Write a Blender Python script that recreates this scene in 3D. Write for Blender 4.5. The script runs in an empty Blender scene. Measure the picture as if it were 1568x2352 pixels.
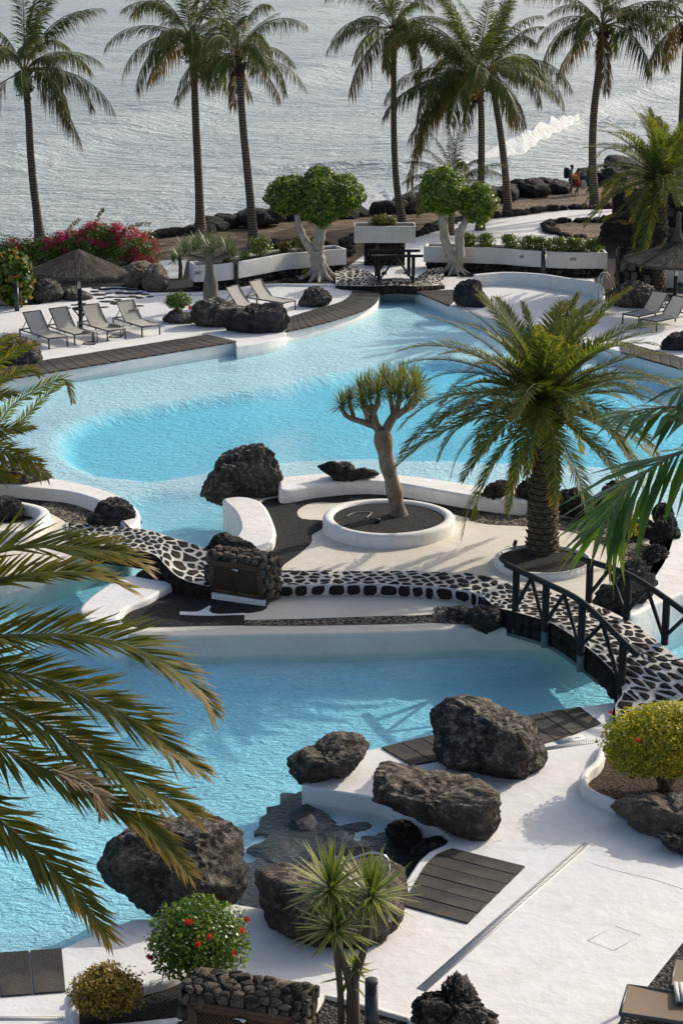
import bpy, bmesh, math, random
import numpy as np
from mathutils import Vector, Matrix, noise
R = math.radians
rnd = random.Random(7)
nr = np.random.RandomState(11)
scene = bpy.context.scene
COL = scene.collection

# ---------------------------------------------------------------- camera, sky, sun, exposure
CW, CH, CF = 1568.0, 2352.0, 4578.0
CAMZ = 14.3
PITCH = math.atan((1176 + 180) / CF)
cam_d = bpy.data.cameras.new('camera')
cam_d.sensor_fit = 'VERTICAL'; cam_d.sensor_height = 36.0
cam_d.lens = 36.0 * CF / CH
cam_d.clip_start = 0.5; cam_d.clip_end = 20000
cam = bpy.data.objects.new('camera', cam_d); COL.objects.link(cam)
cam.location = (0, 0, CAMZ); cam.rotation_euler = (math.pi / 2 - PITCH, 0, 0)
scene.camera = cam

SUN_AZ = math.atan2(0.74, 0.67)      # clockwise from +Y
SUN_EL = R(29)
world = bpy.data.worlds.new('World'); scene.world = world; world.use_nodes = True
wn = world.node_tree; wn.nodes.clear()
sky = wn.nodes.new('ShaderNodeTexSky'); sky.sky_type = 'NISHITA'; sky.sun_disc = False
sky.sun_elevation = SUN_EL; sky.sun_rotation = SUN_AZ
sky.air_density = 0.85; sky.dust_density = 3.6; sky.ozone_density = 1.0
bg = wn.nodes.new('ShaderNodeBackground'); bg.inputs['Strength'].default_value = 0.15
wo = wn.nodes.new('ShaderNodeOutputWorld')
wn.links.new(sky.outputs[0], bg.inputs[0]); wn.links.new(bg.outputs[0], wo.inputs[0])
sun_d = bpy.data.lights.new('sun', 'SUN'); sun_d.energy = 3.05; sun_d.angle = R(0.53)
sun_d.color = (1.0, 0.93, 0.82)
sun = bpy.data.objects.new('sun', sun_d); COL.objects.link(sun)
tosun = Vector((math.sin(SUN_AZ) * math.cos(SUN_EL), math.cos(SUN_AZ) * math.cos(SUN_EL), math.sin(SUN_EL)))
sun.rotation_euler = tosun.to_track_quat('Z', 'Y').to_euler()
sun.location = tosun * 60
vs = scene.view_settings
vs.view_transform = 'Standard'; vs.look = 'None'; vs.gamma = 1.0; vs.use_curve_mapping = False
vs.exposure = 0.13

# ---------------------------------------------------------------- placing helpers
cP, sP = math.cos(PITCH), math.sin(PITCH)
def ray(u, v):
    x = (u - 784) / CF; y = -(v - 1176) / CF
    return np.array([x, cP + y * sP, -sP + y * cP])
def P(u, v, z=0.0):
    """ground position seen at a picture position, on the level z"""
    d = ray(u, v); t = (z - CAMZ) / d[2]
    return np.array([d[0] * t, d[1] * t, z])
def Q(u, v, Y):
    """position in the vertical plane y = Y"""
    d = ray(u, v); t = Y / d[1]
    return np.array([d[0] * t, Y, CAMZ + d[2] * t])
def D(u, v, dep):
    d = ray(u, v) * dep
    return np.array([d[0], d[1], CAMZ + d[2]])
def depth(p): return p[1] * cP + (CAMZ - p[2]) * sP
def S(p): return CF / depth(p)
def PL(pts, z):
    return [P(a[0], a[1], a[2] if len(a) > 2 else z)[:2] for a in pts]
def cr(pts, n=6, closed=False):
    p = np.array(pts, float); m = len(p); out = []
    rng = range(m) if closed else range(m - 1)
    for i in rng:
        if closed: a, b, c, d = p[(i - 1) % m], p[i], p[(i + 1) % m], p[(i + 2) % m]
        else: a, b, c, d = p[max(i - 1, 0)], p[i], p[i + 1], p[min(i + 2, m - 1)]
        if np.linalg.norm(b - c) < 1e-6: continue
        for k in range(n):
            t = k / n
            out.append(0.5 * ((2 * b) + (c - a) * t + (2 * a - 5 * b + 4 * c - d) * t * t + (3 * b - a - 3 * c + d) * t ** 3))
    if not closed: out.append(p[-1])
    return np.array(out)
def inpoly(x, y, poly):
    x = np.asarray(x); y = np.asarray(y); ins = np.zeros(x.shape, bool); j = len(poly) - 1
    for i in range(len(poly)):
        xi, yi = poly[i][:2]; xj, yj = poly[j][:2]
        if yi != yj:
            ins ^= ((yi > y) != (yj > y)) & (x < (xj - xi) * (y - yi) / (yj - yi) + xi)
        j = i
    return ins
def nz(x, y, z=0.0): return noise.noise(Vector((x, y, z)))

# ---------------------------------------------------------------- object helpers
def tag(o, label=None, cat=None, group=None, kind=None):
    if label: o['label'] = label
    if cat: o['category'] = cat
    if group: o['group'] = group
    if kind: o['kind'] = kind
    return o
def thing(name, label, cat, loc=(0, 0, 0), rz=0.0, group=None):
    o = bpy.data.objects.new(name, None); COL.objects.link(o)
    o.location = [float(c) for c in loc]; o.rotation_euler = (0, 0, rz); o.empty_display_size = 0.2
    return tag(o, label, cat, group)
def link(name, me, m=None, parent=None):
    if m is not None and not me.materials: me.materials.append(m)
    o = bpy.data.objects.new(name, me); COL.objects.link(o)
    if parent is not None: o.parent = parent
    return o
def inst(name, me, parent=None, loc=(0, 0, 0), rot=(0, 0, 0), sc=(1, 1, 1)):
    o = bpy.data.objects.new(name, me); COL.objects.link(o)
    o.location = [float(c) for c in loc]; o.rotation_euler = rot; o.scale = sc
    if parent is not None: o.parent = parent
    return o
def copy_tree(o, parent=None):
    c = o.copy(); COL.objects.link(c)
    if parent is not None: c.parent = parent
    for ch in list(o.children): copy_tree(ch, c)
    return c

class MB:
    def __init__(s): s.v = []; s.f = []; s.n = 0; s.a = []; s.at = False
    def add(s, V, F, attr=None):
        V = np.asarray(V, float); s.v.append(V)
        for f in F: s.f.append(tuple(i + s.n for i in f))
        s.n += len(V)
        if attr is not None: s.at = True; s.a.append(np.asarray(attr, float))
        else: s.a.append(np.zeros(len(V)))
        return s
    def box(s, c, d, rz=0.0, M=None):
        x, y, z = d[0] / 2, d[1] / 2, d[2] / 2
        V = np.array([[-x, -y, -z], [x, -y, -z], [x, y, -z], [-x, y, -z], [-x, -y, z], [x, -y, z], [x, y, z], [-x, y, z]])
        if rz:
            ca, sa = math.cos(rz), math.sin(rz); V = np.c_[V[:, 0] * ca - V[:, 1] * sa, V[:, 0] * sa + V[:, 1] * ca, V[:, 2]]
        if M is not None: V = V @ np.array(M).T
        return s.add(V + np.array(c), [(0, 3, 2, 1), (4, 5, 6, 7), (0, 1, 5, 4), (1, 2, 6, 5), (2, 3, 7, 6), (3, 0, 4, 7)])
    def bar(s, a, b, w, h=None, up=(0, 0, 1)):
        """box from a to b, w across and h along up"""
        a = np.array(a, float); b = np.array(b, float); h = h or w
        t = b - a; L = np.linalg.norm(t); t /= L
        n = np.array(up, float)
        if abs(n @ t) > 0.95: n = np.array([1.0, 0, 0])
        sd = np.cross(t, n); sd /= np.linalg.norm(sd); n = np.cross(sd, t)
        M = np.column_stack([t, sd, n])
        return s.box((a + b) / 2, (L, w, h), M=M)
    def tube(s, pts, rad, k=8, cap=True):
        pts = np.array(pts, float); n = len(pts)
        if np.isscalar(rad): rad = [rad] * n
        T = np.gradient(pts, axis=0); T /= np.linalg.norm(T, axis=1)[:, None] + 1e-9
        ref = np.array([0, 0, 1.0]) if abs(T[0][2]) < 0.9 else np.array([1.0, 0, 0])
        V = []
        for i in range(n):
            a = np.cross(T[i], ref); a /= np.linalg.norm(a) + 1e-9; b = np.cross(T[i], a); ref = np.cross(a, T[i])
            for j in range(k):
                th = 2 * math.pi * j / k
                V.append(pts[i] + rad[i] * (math.cos(th) * a + math.sin(th) * b))
        F = [(i * k + j, i * k + (j + 1) % k, (i + 1) * k + (j + 1) % k, (i + 1) * k + j) for i in range(n - 1) for j in range(k)]
        if cap: F += [tuple(range(k)), tuple(range((n - 1) * k + k - 1, (n - 1) * k - 1, -1))]
        return s.add(V, F)
    def lathe(s, prof, k=24, c=(0, 0, 0)):
        V = [(c[0] + r * math.cos(2 * math.pi * j / k), c[1] + r * math.sin(2 * math.pi * j / k), c[2] + z) for r, z in prof for j in range(k)]
        n = len(prof)
        F = [(i * k + j, i * k + (j + 1) % k, (i + 1) * k + (j + 1) % k, (i + 1) * k + j) for i in range(n - 1) for j in range(k)]
        F += [tuple(range(k - 1, -1, -1)), tuple(range((n - 1) * k, n * k))]
        return s.add(V, F)
    def mesh(s, name, m=None, smooth=False):
        me = bpy.data.meshes.new(name)
        V = np.concatenate(s.v) if s.v else np.zeros((0, 3))
        nf = len(s.f); lens = np.fromiter((len(f) for f in s.f), np.int32, nf)
        idx = np.fromiter((i for f in s.f for i in f), np.int32)
        me.vertices.add(len(V)); me.vertices.foreach_set('co', V.astype(np.float32).ravel())
        me.loops.add(len(idx)); me.loops.foreach_set('vertex_index', idx)
        me.polygons.add(nf); st = np.r_[0, np.cumsum(lens)[:-1]].astype(np.int32) if nf else np.zeros(0, np.int32)
        me.polygons.foreach_set('loop_start', st); me.polygons.foreach_set('loop_total', lens)
        if smooth: me.polygons.foreach_set('use_smooth', np.ones(nf, bool))
        if s.at:
            at = me.attributes.new('tip', 'FLOAT', 'POINT'); at.data.foreach_set('value', np.concatenate(s.a).astype(np.float32))
        me.update(calc_edges=True); me.validate()
        if m is not None: me.materials.append(m)
        return me
    def build(s, name, m, parent=None, smooth=False):
        return link(name, s.mesh(name, m, smooth), None, parent)
def autosmooth(me, ang=40):
    bm = bmesh.new(); bm.from_mesh(me)
    for f in bm.faces: f.smooth = True
    for e in bm.edges:
        if len(e.link_faces) == 2 and e.calc_face_angle(0) > R(ang): e.smooth = False
    bm.to_mesh(me); bm.free()

def area2(p):
    x, y = p[:, 0], p[:, 1]; return 0.5 * np.sum(x * np.roll(y, -1) - np.roll(x, -1) * y)
def offset2(p, d):
    """move a closed CCW outline inwards by d"""
    a = np.roll(p, 1, 0); b = np.roll(p, -1, 0)
    t1 = p - a; t2 = b - p
    t1 /= np.linalg.norm(t1, axis=1)[:, None] + 1e-9; t2 /= np.linalg.norm(t2, axis=1)[:, None] + 1e-9
    n = np.c_[-(t1[:, 1] + t2[:, 1]), t1[:, 0] + t2[:, 0]]; n /= np.linalg.norm(n, axis=1)[:, None] + 1e-9
    return p + n * d
def slab(name, pts, zb, zt, m, r=0.05, parent=None, smooth=True):
    p = np.array(pts, float)[:, :2]
    keep = [i for i in range(len(p)) if np.linalg.norm(p[i] - p[i - 1]) > 0.004]; p = p[keep]
    if area2(p) < 0: p = p[::-1]
    n = len(p); mb = MB()
    rings = [(p, zb), (p, zt - r)]
    if r > 0: rings += [(offset2(p, r * 0.3), zt - 0.3 * r), (offset2(p, r), zt)]
    V = np.concatenate([np.c_[q, np.full(n, z)] for q, z in rings]); k = len(rings)
    F = [(i * n + j, i * n + (j + 1) % n, (i + 1) * n + (j + 1) % n, (i + 1) * n + j) for i in range(k - 1) for j in range(n)]
    mb.add(V, F); mb.add(V[(k - 1) * n:], [tuple(range(n))]); me = mb.mesh(name, m, smooth)
    if smooth: autosmooth(me, 50)
    o = link(name, me, None, parent); return o
def sheet(name, pts, z, m, parent=None, zoff=0.0):
    p = np.array(pts, float)[:, :2]
    if area2(p) < 0: p = p[::-1]
    mb = MB().add(np.c_[p, np.full(len(p), z)], [tuple(range(len(p)))])
    return mb.build(name, m, parent)
def ribbon(name, pts, w, zb, zt, m, closed=False, r=0.05, parent=None):
    p = np.array(pts, float)[:, :2]; n = len(p)
    if closed: a = np.roll(p, 1, 0); b = np.roll(p, -1, 0)
    else: a = np.r_[p[:1], p[:-1]]; b = np.r_[p[1:], p[-1:]]
    t = b - a; t /= np.linalg.norm(t, axis=1)[:, None] + 1e-9; nn = np.c_[-t[:, 1], t[:, 0]]
    W = np.full(n, w) if np.isscalar(w) else np.array(w); ZT = np.full(n, zt) if np.isscalar(zt) else np.array(zt)
    prof = [(-1, 0, 'b'), (-1, 0, 1.0), (-1, .3, .3), (-1, 1, 0), (1, 1, 0), (1, .3, .3), (1, 0, 1.0), (1, 0, 'b')]
    V = []
    for i in range(n):
        for sg, ins, dz in prof:
            off = sg * (W[i] / 2 - r * ins); z = zb if dz == 'b' else ZT[i] - r * dz
            q = p[i] + nn[i] * off; V.append((q[0], q[1], z))
    k = len(prof); N = n if closed else n - 1
    F = [(i * k + j, i * k + j + 1, ((i + 1) % n) * k + j + 1, ((i + 1) % n) * k + j) for i in range(N) for j in range(k - 1)]
    if not closed: F += [tuple(range(k)), tuple(range((n - 1) * k + k - 1, (n - 1) * k - 1, -1))]
    me = MB().add(V, F).mesh(name, m, True)
    bm = bmesh.new(); bm.from_mesh(me); bmesh.ops.recalc_face_normals(bm, faces=bm.faces); bm.to_mesh(me); bm.free()
    autosmooth(me, 50)
    return link(name, me, None, parent)

# ---------------------------------------------------------------- materials
MATS = {}
class NT:
    def __init__(s, name):
        s.m = bpy.data.materials.new(name); s.m.use_nodes = True; s.t = s.m.node_tree; s.t.nodes.clear()
        s.out = s.n('ShaderNodeOutputMaterial'); MATS[name] = s.m
    def n(s, ty, **kw):
        o = s.t.nodes.new(ty)
        for k, v in kw.items():
            if k.startswith('i_'):
                o.inputs[k[2:].replace('_', ' ')].default_value = v
            else: setattr(o, k, v)
        return o
    def l(s, a, b): s.t.links.new(a, b)
    def coord(s, kind='Object', sc=(1, 1, 1), rot=(0, 0, 0)):
        tc = s.n('ShaderNodeTexCoord'); mp = s.n('ShaderNodeMapping'); mp.inputs['Scale'].default_value = sc
        mp.inputs['Rotation'].default_value = rot
        s.l(tc.outputs[kind], mp.inputs[0]); return mp.outputs[0]
    def noise(s, co, scale, detail=4, rough=.55, dist=0.0):
        o = s.n('ShaderNodeTexNoise'); o.inputs['Scale'].default_value = scale; o.inputs['Detail'].default_value = detail
        o.inputs['Roughness'].default_value = rough; o.inputs['Distortion'].default_value = dist
        s.l(co, o.inputs['Vector']); return o.outputs['Fac']
    def vor(s, co, scale, feature='F1', rand=1.0, out='Distance'):
        o = s.n('ShaderNodeTexVoronoi'); o.feature = feature; o.inputs['Scale'].default_value = scale
        o.inputs['Randomness'].default_value = rand; s.l(co, o.inputs['Vector']); return o.outputs[out]
    def ramp(s, fac, stops, interp='LINEAR'):
        o = s.n('ShaderNodeValToRGB'); o.color_ramp.interpolation = interp; e = o.color_ramp.elements
        while len(e) < len(stops): e.new(0.5)
        for i, (p, c) in enumerate(stops):
            e[i].position = p; e[i].color = (c, c, c, 1) if np.isscalar(c) else (*c, 1)
        s.l(fac, o.inputs[0]); return o.outputs[0]
    def mix(s, fac, a, b, mode='MIX'):
        o = s.n('ShaderNodeMix'); o.data_type = 'RGBA'; o.blend_type = mode
        for sock, val in ((o.inputs[0], fac), (o.inputs[6], a), (o.inputs[7], b)):
            if hasattr(val, 'is_output'): s.l(val, sock)
            elif np.isscalar(val): sock.default_value = val if sock == o.inputs[0] else (val, val, val, 1)
            else: sock.default_value = (*val, 1)
        return o.outputs[2]
    def math(s, op, a, b=0.0):
        o = s.n('ShaderNodeMath'); o.operation = op
        for sock, val in ((o.inputs[0], a), (o.inputs[1], b)):
            if hasattr(val, 'is_output'): s.l(val, sock)
            else: sock.default_value = val
        return o.outputs[0]
    def bump(s, h, strength, dist=0.02, prev=None):
        o = s.n('ShaderNodeBump'); o.inputs['Strength'].default_value = strength; o.inputs['Distance'].default_value = dist
        s.l(h, o.inputs['Height'])
        if prev is not None: s.l(prev, o.inputs['Normal'])
        return o.outputs[0]
    def pr(s, col, rough=.6, nrm=None, spec=.5, metal=0.0, **kw):
        o = s.n('ShaderNodeBsdfPrincipled')
        if hasattr(col, 'is_output'): s.l(col, o.inputs['Base Color'])
        else: o.inputs['Base Color'].default_value = (*col, 1)
        if hasattr(rough, 'is_output'): s.l(rough, o.inputs['Roughness'])
        else: o.inputs['Roughness'].default_value = rough
        o.inputs['Specular IOR Level'].default_value = spec; o.inputs['Metallic'].default_value = metal
        if nrm is not None: s.l(nrm, o.inputs['Normal'])
        return o
    def fin(s, sh): s.l(sh.outputs[0] if hasattr(sh, 'outputs') else sh, s.out.inputs['Surface']); return s.m

def m_plaster(name, c, stain, amt=.5, sc=1.0):
    t = NT(name); co = t.coord()
    a = t.noise(co, .55 * sc, 6, .6); b = t.noise(co, 3.1 * sc, 6, .65); f = t.noise(co, 40, 3)
    k = t.ramp(a, [(.38, 0.0), (.72, amt)]); col = t.mix(k, c, stain)
    col = t.mix(t.ramp(b, [(.3, .28), (.6, 0.0)]), col, tuple(x * .80 for x in c))
    pt_ = t.noise(t.coord(rot=(0, 0, .6), sc=(1, 2.2, 1)), 1.1 * sc, 9, .72, 1.2); col = t.mix(t.ramp(pt_, [(.50, 0.0), (.68, .42)]), col, tuple(x * .80 for x in stain))
    sp = t.vor(co, 2.3); col = t.mix(t.ramp(sp, [(.0, .35), (.035, 0.0)]), col, (.25, .2, .15))
    nrm = t.bump(f, .2, .008, t.bump(b, .5, .035, t.bump(a, .4, .10)))
    return t.fin(t.pr(col, .62, nrm, .3))
m_plaster('white_deck', (.80, .785, .755), (.74, .70, .62), .4)
m_plaster('cream_deck', (.74, .685, .585), (.66, .58, .44), .8)
m_plaster('white_wall', (.85, .83, .79), (.68, .62, .52), .5, 1.6)
m_plaster('planter_wall', (.76, .74, .69), (.62, .56, .46), .6, 1.6)

def m_soil(name, c1, c2, sc, bs, extra=None):
    t = NT(name); co = t.coord()
    v = t.vor(co, sc); n = t.noise(co, sc * .35, 5); g = t.vor(co, sc, 'F1', 1, 'Color')
    sep = t.n('ShaderNodeSeparateColor'); t.l(g, sep.inputs[0])
    col = t.mix(t.ramp(sep.outputs[0], [(.35, 0.0), (1.0, 1.0)]), c1, c2)
    if extra: col = t.mix(t.ramp(t.noise(co, 1.3, 5), [(.5, 0.0), (.75, .8)]), col, extra)
    nrm = t.bump(v, .9, bs, t.bump(n, .6, bs * 2))
    return t.fin(t.pr(col, .9, nrm, .25))
m_soil('lava_soil', (.014, .013, .012), (.045, .041, .038), 42, .02)
m_soil('warm_soil', (.022, .018, .015), (.10, .06, .028), 30, .02)
m_soil('pebble', (.030, .027, .024), (.33, .27, .20), 19, .05)
m_soil('dark_pebble', (.018, .017, .016), (.13, .115, .095), 22, .05)
t = NT('beach_sand'); co = t.coord(sc=(.45, 1.3, 1))
a = t.noise(co, .5, 8, .6); b = t.noise(co, 5, 5, .7); c = t.noise(t.coord(sc=(.25, 1, 1)), 2.2, 6, .75)
col = t.mix(t.ramp(a, [(.35, 0.0), (.6, 1.0)]), (.20, .145, .095), (.36, .265, .165))
col = t.mix(t.ramp(c, [(.42, 0.0), (.62, 1.0)]), (.13, .098, .07), col)
col = t.mix(t.ramp(b, [(.3, .6), (.55, 0.0)]), col, (.09, .07, .055))
t.fin(t.pr(col, .95, t.bump(c, 1.0, .25, t.bump(b, .8, .1)), .2))
t = NT('scree'); co = t.coord(sc=(.6, 1.2, 1)); v = t.vor(co, 7, 'F1', 1, 'Color'); sp = t.n('ShaderNodeSeparateColor'); t.l(v, sp.inputs[0])
col = t.mix(sp.outputs[0], (.06, .052, .046), (.21, .165, .12)); col = t.mix(t.ramp(t.noise(co, .8, 5), [(.4, 0.0), (.65, .8)]), col, (.27, .20, .13))
t.fin(t.pr(col, .95, t.bump(t.vor(co, 7), 1.0, .08), .2))

def m_rock(name, dark, mid, light, lt=.5, pit=9.0, bs=1.0, sc=1.0):
    t = NT(name); co = t.coord(sc=(sc, sc, sc))
    a = t.noise(co, 1.6, 9, .62); b = t.noise(co, 7, 8, .7); c = t.vor(co, pit); d = t.noise(co, 28, 5, .7)
    col = t.mix(t.ramp(a, [(.38, 0.0), (.62, 1.0)]), dark, mid); col = t.mix(t.ramp(d, [(.42, .55), (.58, 0.0)]), col, tuple(x * .45 for x in dark)); col = t.mix(t.ramp(t.noise(co, 60, 4, .8), [(.58, 0.0), (.72, .5)]), col, light)
    g = t.n('ShaderNodeNewGeometry'); sx = t.n('ShaderNodeSeparateXYZ'); t.l(g.outputs['Normal'], sx.inputs[0])
    up = t.ramp(sx.outputs[2], [(.15, .25), (.85, 1.0)])          # dust on top, and sunlit tops put into the colour
    bp2 = t.noise(co, 2.4, 7, .75, .6); col = t.mix(t.ramp(bp2, [(.54, 0.0), (.66, lt * .55)]), col, light); col = t.mix(t.ramp(bp2, [(.30, .7), (.42, 0.0)]), col, tuple(x * .6 for x in dark))
    k = t.math('MULTIPLY', t.ramp(b, [(.48, 0.0), (.62, min(1, lt * 1.3))]), up)
    col = t.mix(k, col, light)
    col = t.mix(t.ramp(t.noise(co, 3.3, 8, .8), [(.6, 0.0), (.74, lt * .8)]), col, light)
    col = t.mix(t.ramp(c, [(.05, .6), (.22, 0.0)]), col, tuple(x * .4 for x in dark))
    n1 = t.bump(a, .4, .14); n2 = t.bump(b, .95, .11 * bs, n1)
    n3 = t.bump(t.ramp(c, [(.0, 0.0), (.3, 1.0)]), .6 * bs, .04, n2); n4 = t.bump(d, .8, .03 * bs, n3)
    return t.fin(t.pr(col, .88, n4, .25))
m_rock('basalt', (.048, .044, .040), (.150, .130, .106), (.44, .385, .31), .85, 9, .9)
m_rock('basalt_brown', (.085, .070, .056), (.235, .195, .148), (.52, .44, .34), .7, 16, 1.0)
m_rock('basalt_black', (.036, .036, .036), (.095, .088, .082), (.22, .19, .16), .55, 8, 1.0)
m_rock('tan_rock', (.17, .135, .10), (.33, .265, .20), (.42, .34, .26), .5, 3, .8)
m_rock('rust_rock', (.060, .040, .028), (.115, .08, .055), (.27, .20, .15), .5, 8, 1.1)
m_rock('paver_stone', (.020, .019, .018), (.060, .052, .045), (.11, .085, .065), .35, 22, .9)
m_rock('paver_rust', (.035, .022, .017), (.075, .045, .034), (.14, .10, .075), .35, 22, .9)
m_rock('wall_stone', (.17, .135, .10), (.34, .275, .20), (.52, .43, .32), .6, 20, .9)
m_rock('wall_stone_dark', (.075, .062, .050), (.17, .14, .11), (.28, .23, .18), .5, 20, .9)
m_rock('dark_wall', (.020, .017, .015), (.050, .041, .034), (.14, .11, .085), .5, 5, 1.0)

t = NT('mortar'); co = t.coord(); a = t.noise(co, 6, 6, .7)
t.fin(t.pr(t.mix(t.ramp(a, [(.35, 1.0), (.6, 0.0)]), (.72, .69, .62), (.52, .47, .39)), .8, t.bump(a, .6, .03), .2))
t = NT('earth_mortar'); co = t.coord(); a = t.noise(co, 9, 6, .7)
t.fin(t.pr(t.mix(a, (.05, .04, .03), (.22, .17, .12)), .95, t.bump(a, .8, .03), .2))

def m_plank(name, c1, c2):
    t = NT(name); co = t.coord(); g = t.n('ShaderNodeObjectInfo')
    a = t.noise(co, 1.3, 6, .7); b = t.noise(co, 34, 3, .8); v = t.vor(co, 30)
    col = t.mix(t.ramp(a, [(.38, 0.0), (.62, 1.0)]), c1, c2)
    col = t.mix(t.ramp(b, [(.56, 0.0), (.72, .65)]), col, (.20, .18, .155))
    col = t.mix(t.math('MULTIPLY', g.outputs['Random'], .7), col, (.020, .020, .021)); col = t.mix(t.ramp(t.noise(t.coord(sc=(1, 1, 1)), .5, 6, .7), [(.5, 0.0), (.7, .5)]), col, (.15, .125, .10))
    return t.fin(t.pr(col, .8, t.bump(b, .9, .012, t.bump(v, .4, .01)), .3))
m_plank('lava_plank', (.030, .027, .024), (.070, .058, .046))

def m_simple(name, c, rough=.5, metal=0.0, ns=0.0, c2=None, spec=.5):
    t = NT(name); co = t.coord()
    a = t.noise(co, ns or 8, 5, .6); col = t.mix(a, c, c2 or tuple(x * .75 for x in c))
    return t.fin(t.pr(col, rough, t.bump(a, .15, .004), spec, metal))
m_simple('black_paint', (.012, .016, .020), .42, 0, 20, (.03, .034, .038))
m_simple('worn_black', (.011, .013, .016), .65, 0, 45, (.030, .032, .033), .2)
m_simple('steel', (.62, .62, .60), .22, 1.0)
m_simple('grey_metal', (.10, .098, .09), .5, .3)
m_simple('tan_sling', (.23, .165, .10), .8, 0, 60, (.19, .135, .085))
m_simple('brown_wood', (.085, .046, .024), .6, 0, 14, (.12, .066, .035), .3)
m_simple('dark_wood', (.030, .026, .022), .7, 0, 14, (.06, .05, .04))
m_simple('shade_glass_black', (.006, .005, .004), .9)
m_simple('galv', (.14, .19, .18), .6, .3)
m_simple('paper', (.55, .62, .58), .6)
m_simple('grate_white', (.70, .69, .65), .5)
m_simple('slot_dark', (.16, .155, .145), .8)
m_simple('hatch_line', (.55, .53, .49), .9, 0, 0, (.55, .53, .49))
m_simple('ink', (.05, .14, .10), .7)
m_simple('sign_grey', (.52, .50, .46), .6)
m_simple('green_plastic', (.012, .05, .05), .4)
m_simple('grey_pvc', (.25, .25, .25), .5)
m_simple('table_grey', (.19, .185, .17), .5)
m_simple('cable', (.02, .02, .02), .6)
m_simple('skin', (.20, .10, .06), .6, 0, 3, (.18, .09, .055)); m_simple('hair', (.01, .01, .014), .6)
m_simple('orange_cloth', (.75, .22, .05), .8); m_simple('red_cloth', (.55, .07, .07), .8); m_simple('navy_cloth', (.012, .03, .05), .8)
m_simple('denim', (.04, .10, .15), .8); m_simple('white_cloth', (.60, .58, .53), .8); m_simple('teal_cloth', (.10, .38, .36), .7)
m_simple('blue_cloth', (.01, .09, .16), .8)

def m_thatch(name, c1, c2):
    t = NT(name); tc = t.n('ShaderNodeTexCoord'); mp = t.n('ShaderNodeMapping'); mp.inputs['Scale'].default_value = (90, 2.5, 1)
    t.l(tc.outputs['UV'], mp.inputs[0]); a = t.noise(mp.outputs[0], 1.0, 5, .75)
    col = t.mix(t.ramp(a, [(.35, 0.0), (.68, 1.0)]), c1, c2)
    return t.fin(t.pr(col, .95, t.bump(a, 1.0, .05), .1))
m_thatch('thatch', (.040, .033, .026), (.17, .145, .115))

def m_leaf(name, cols, tipc=None, rough=.42, trans=.35, tipr=(.55, 1.0), spec=.5):
    """cols: a few leaf colours taken at random for each leaf; tipc: colour of old tips"""
    t = NT(name); g = t.n('ShaderNodeNewGeometry'); n = len(cols)
    col = t.ramp(g.outputs['Random Per Island'], [(i / max(n - 1, 1), c) for i, c in enumerate(cols)])
    if tipc:
        at = t.n('ShaderNodeAttribute'); at.attribute_name = 'tip'
        r2 = t.math('ADD', at.outputs['Fac'], t.math('MULTIPLY', t.math('SUBTRACT', g.outputs['Random Per Island'], .5), .35))
        col = t.mix(t.ramp(r2, [(tipr[0], 0.0), (tipr[1], 1.0)]), col, tipc)
    p = t.pr(col, rough, None, spec)
    if trans <= 0: return t.fin(p)
    tr = t.n('ShaderNodeBsdfTranslucent')
    tcol = t.mix(.5, col, (.5, .55, .05), 'MULTIPLY'); tc2 = t.mix(1.0, col, (1.9, 1.8, .6), 'MULTIPLY'); t.l(tc2, tr.inputs[0])
    mx = t.n('ShaderNodeMixShader'); mx.inputs[0].default_value = trans
    t.l(p.outputs[0], mx.inputs[1]); t.l(tr.outputs[0], mx.inputs[2]); return t.fin(mx)
m_leaf('phoenix_leaf', [(0.054, 0.089, 0.027), (0.092, 0.136, 0.037), (0.135, 0.166, 0.044), (0.216, 0.214, 0.055)], (.34, .19, .03), .5, .42, (.60, 1.0), .25)
m_leaf('phoenix_near', [(0.066, 0.086, 0.013), (0.127, 0.134, 0.021), (0.209, 0.182, 0.029)], (.30, .17, .025), .5, .38, (.58, 1.0), .25)
m_leaf('dry_leaf', [(.17, .11, .06), (.24, .165, .09), (.30, .22, .14)], None, .7, .3)
m_leaf('coco_leaf', [(0.039, 0.062, 0.02), (0.076, 0.108, 0.028), (0.119, 0.137, 0.035)], (.19, .10, .03), .5, .3, (.60, 1.0), .25)
m_leaf('coco_old', [(.07, .05, .022), (.13, .085, .028), (.20, .115, .03)], (.16, .10, .05), .5, .3)
m_leaf('kentia_leaf', [(0.046, 0.115, 0.024), (0.074, 0.157, 0.03), (0.115, 0.187, 0.034)], (.20, .16, .03), .38, .35, (.85, 1.1))
m_leaf('bush_leaf', [(0.026, 0.072, 0.01), (0.058, 0.13, 0.015), (0.117, 0.195, 0.019), (0.208, 0.26, 0.031)], None, .35, .3)
m_leaf('gold_bush_leaf', [(.09, .13, .010), (.20, .23, .014), (.42, .38, .02), (.52, .45, .03)], None, .45, .4)
m_leaf('ficus_leaf', [(.03, .055, .010), (.07, .13, .016), (.16, .24, .025), (.28, .35, .045)], None, .4, .3)
m_leaf('brown_leaf', [(0.116, 0.071, 0.02), (0.281, 0.167, 0.024), (0.433, 0.306, 0.031), (0.153, 0.167, 0.024)], None, .4, .3)
m_leaf('hedge_leaf', [(0.048, 0.096, 0.013), (0.108, 0.168, 0.019), (0.18, 0.216, 0.029)], None, .4, .3)
m_leaf('dull_leaf', [(0.065, 0.065, 0.015), (0.13, 0.13, 0.021), (0.195, 0.169, 0.031)], None, .5, .3)
m_leaf('grape_leaf', [(.03, .075, .012), (.06, .12, .018), (.12, .17, .025), (.24, .11, .025)], None, .35, .35)
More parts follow.
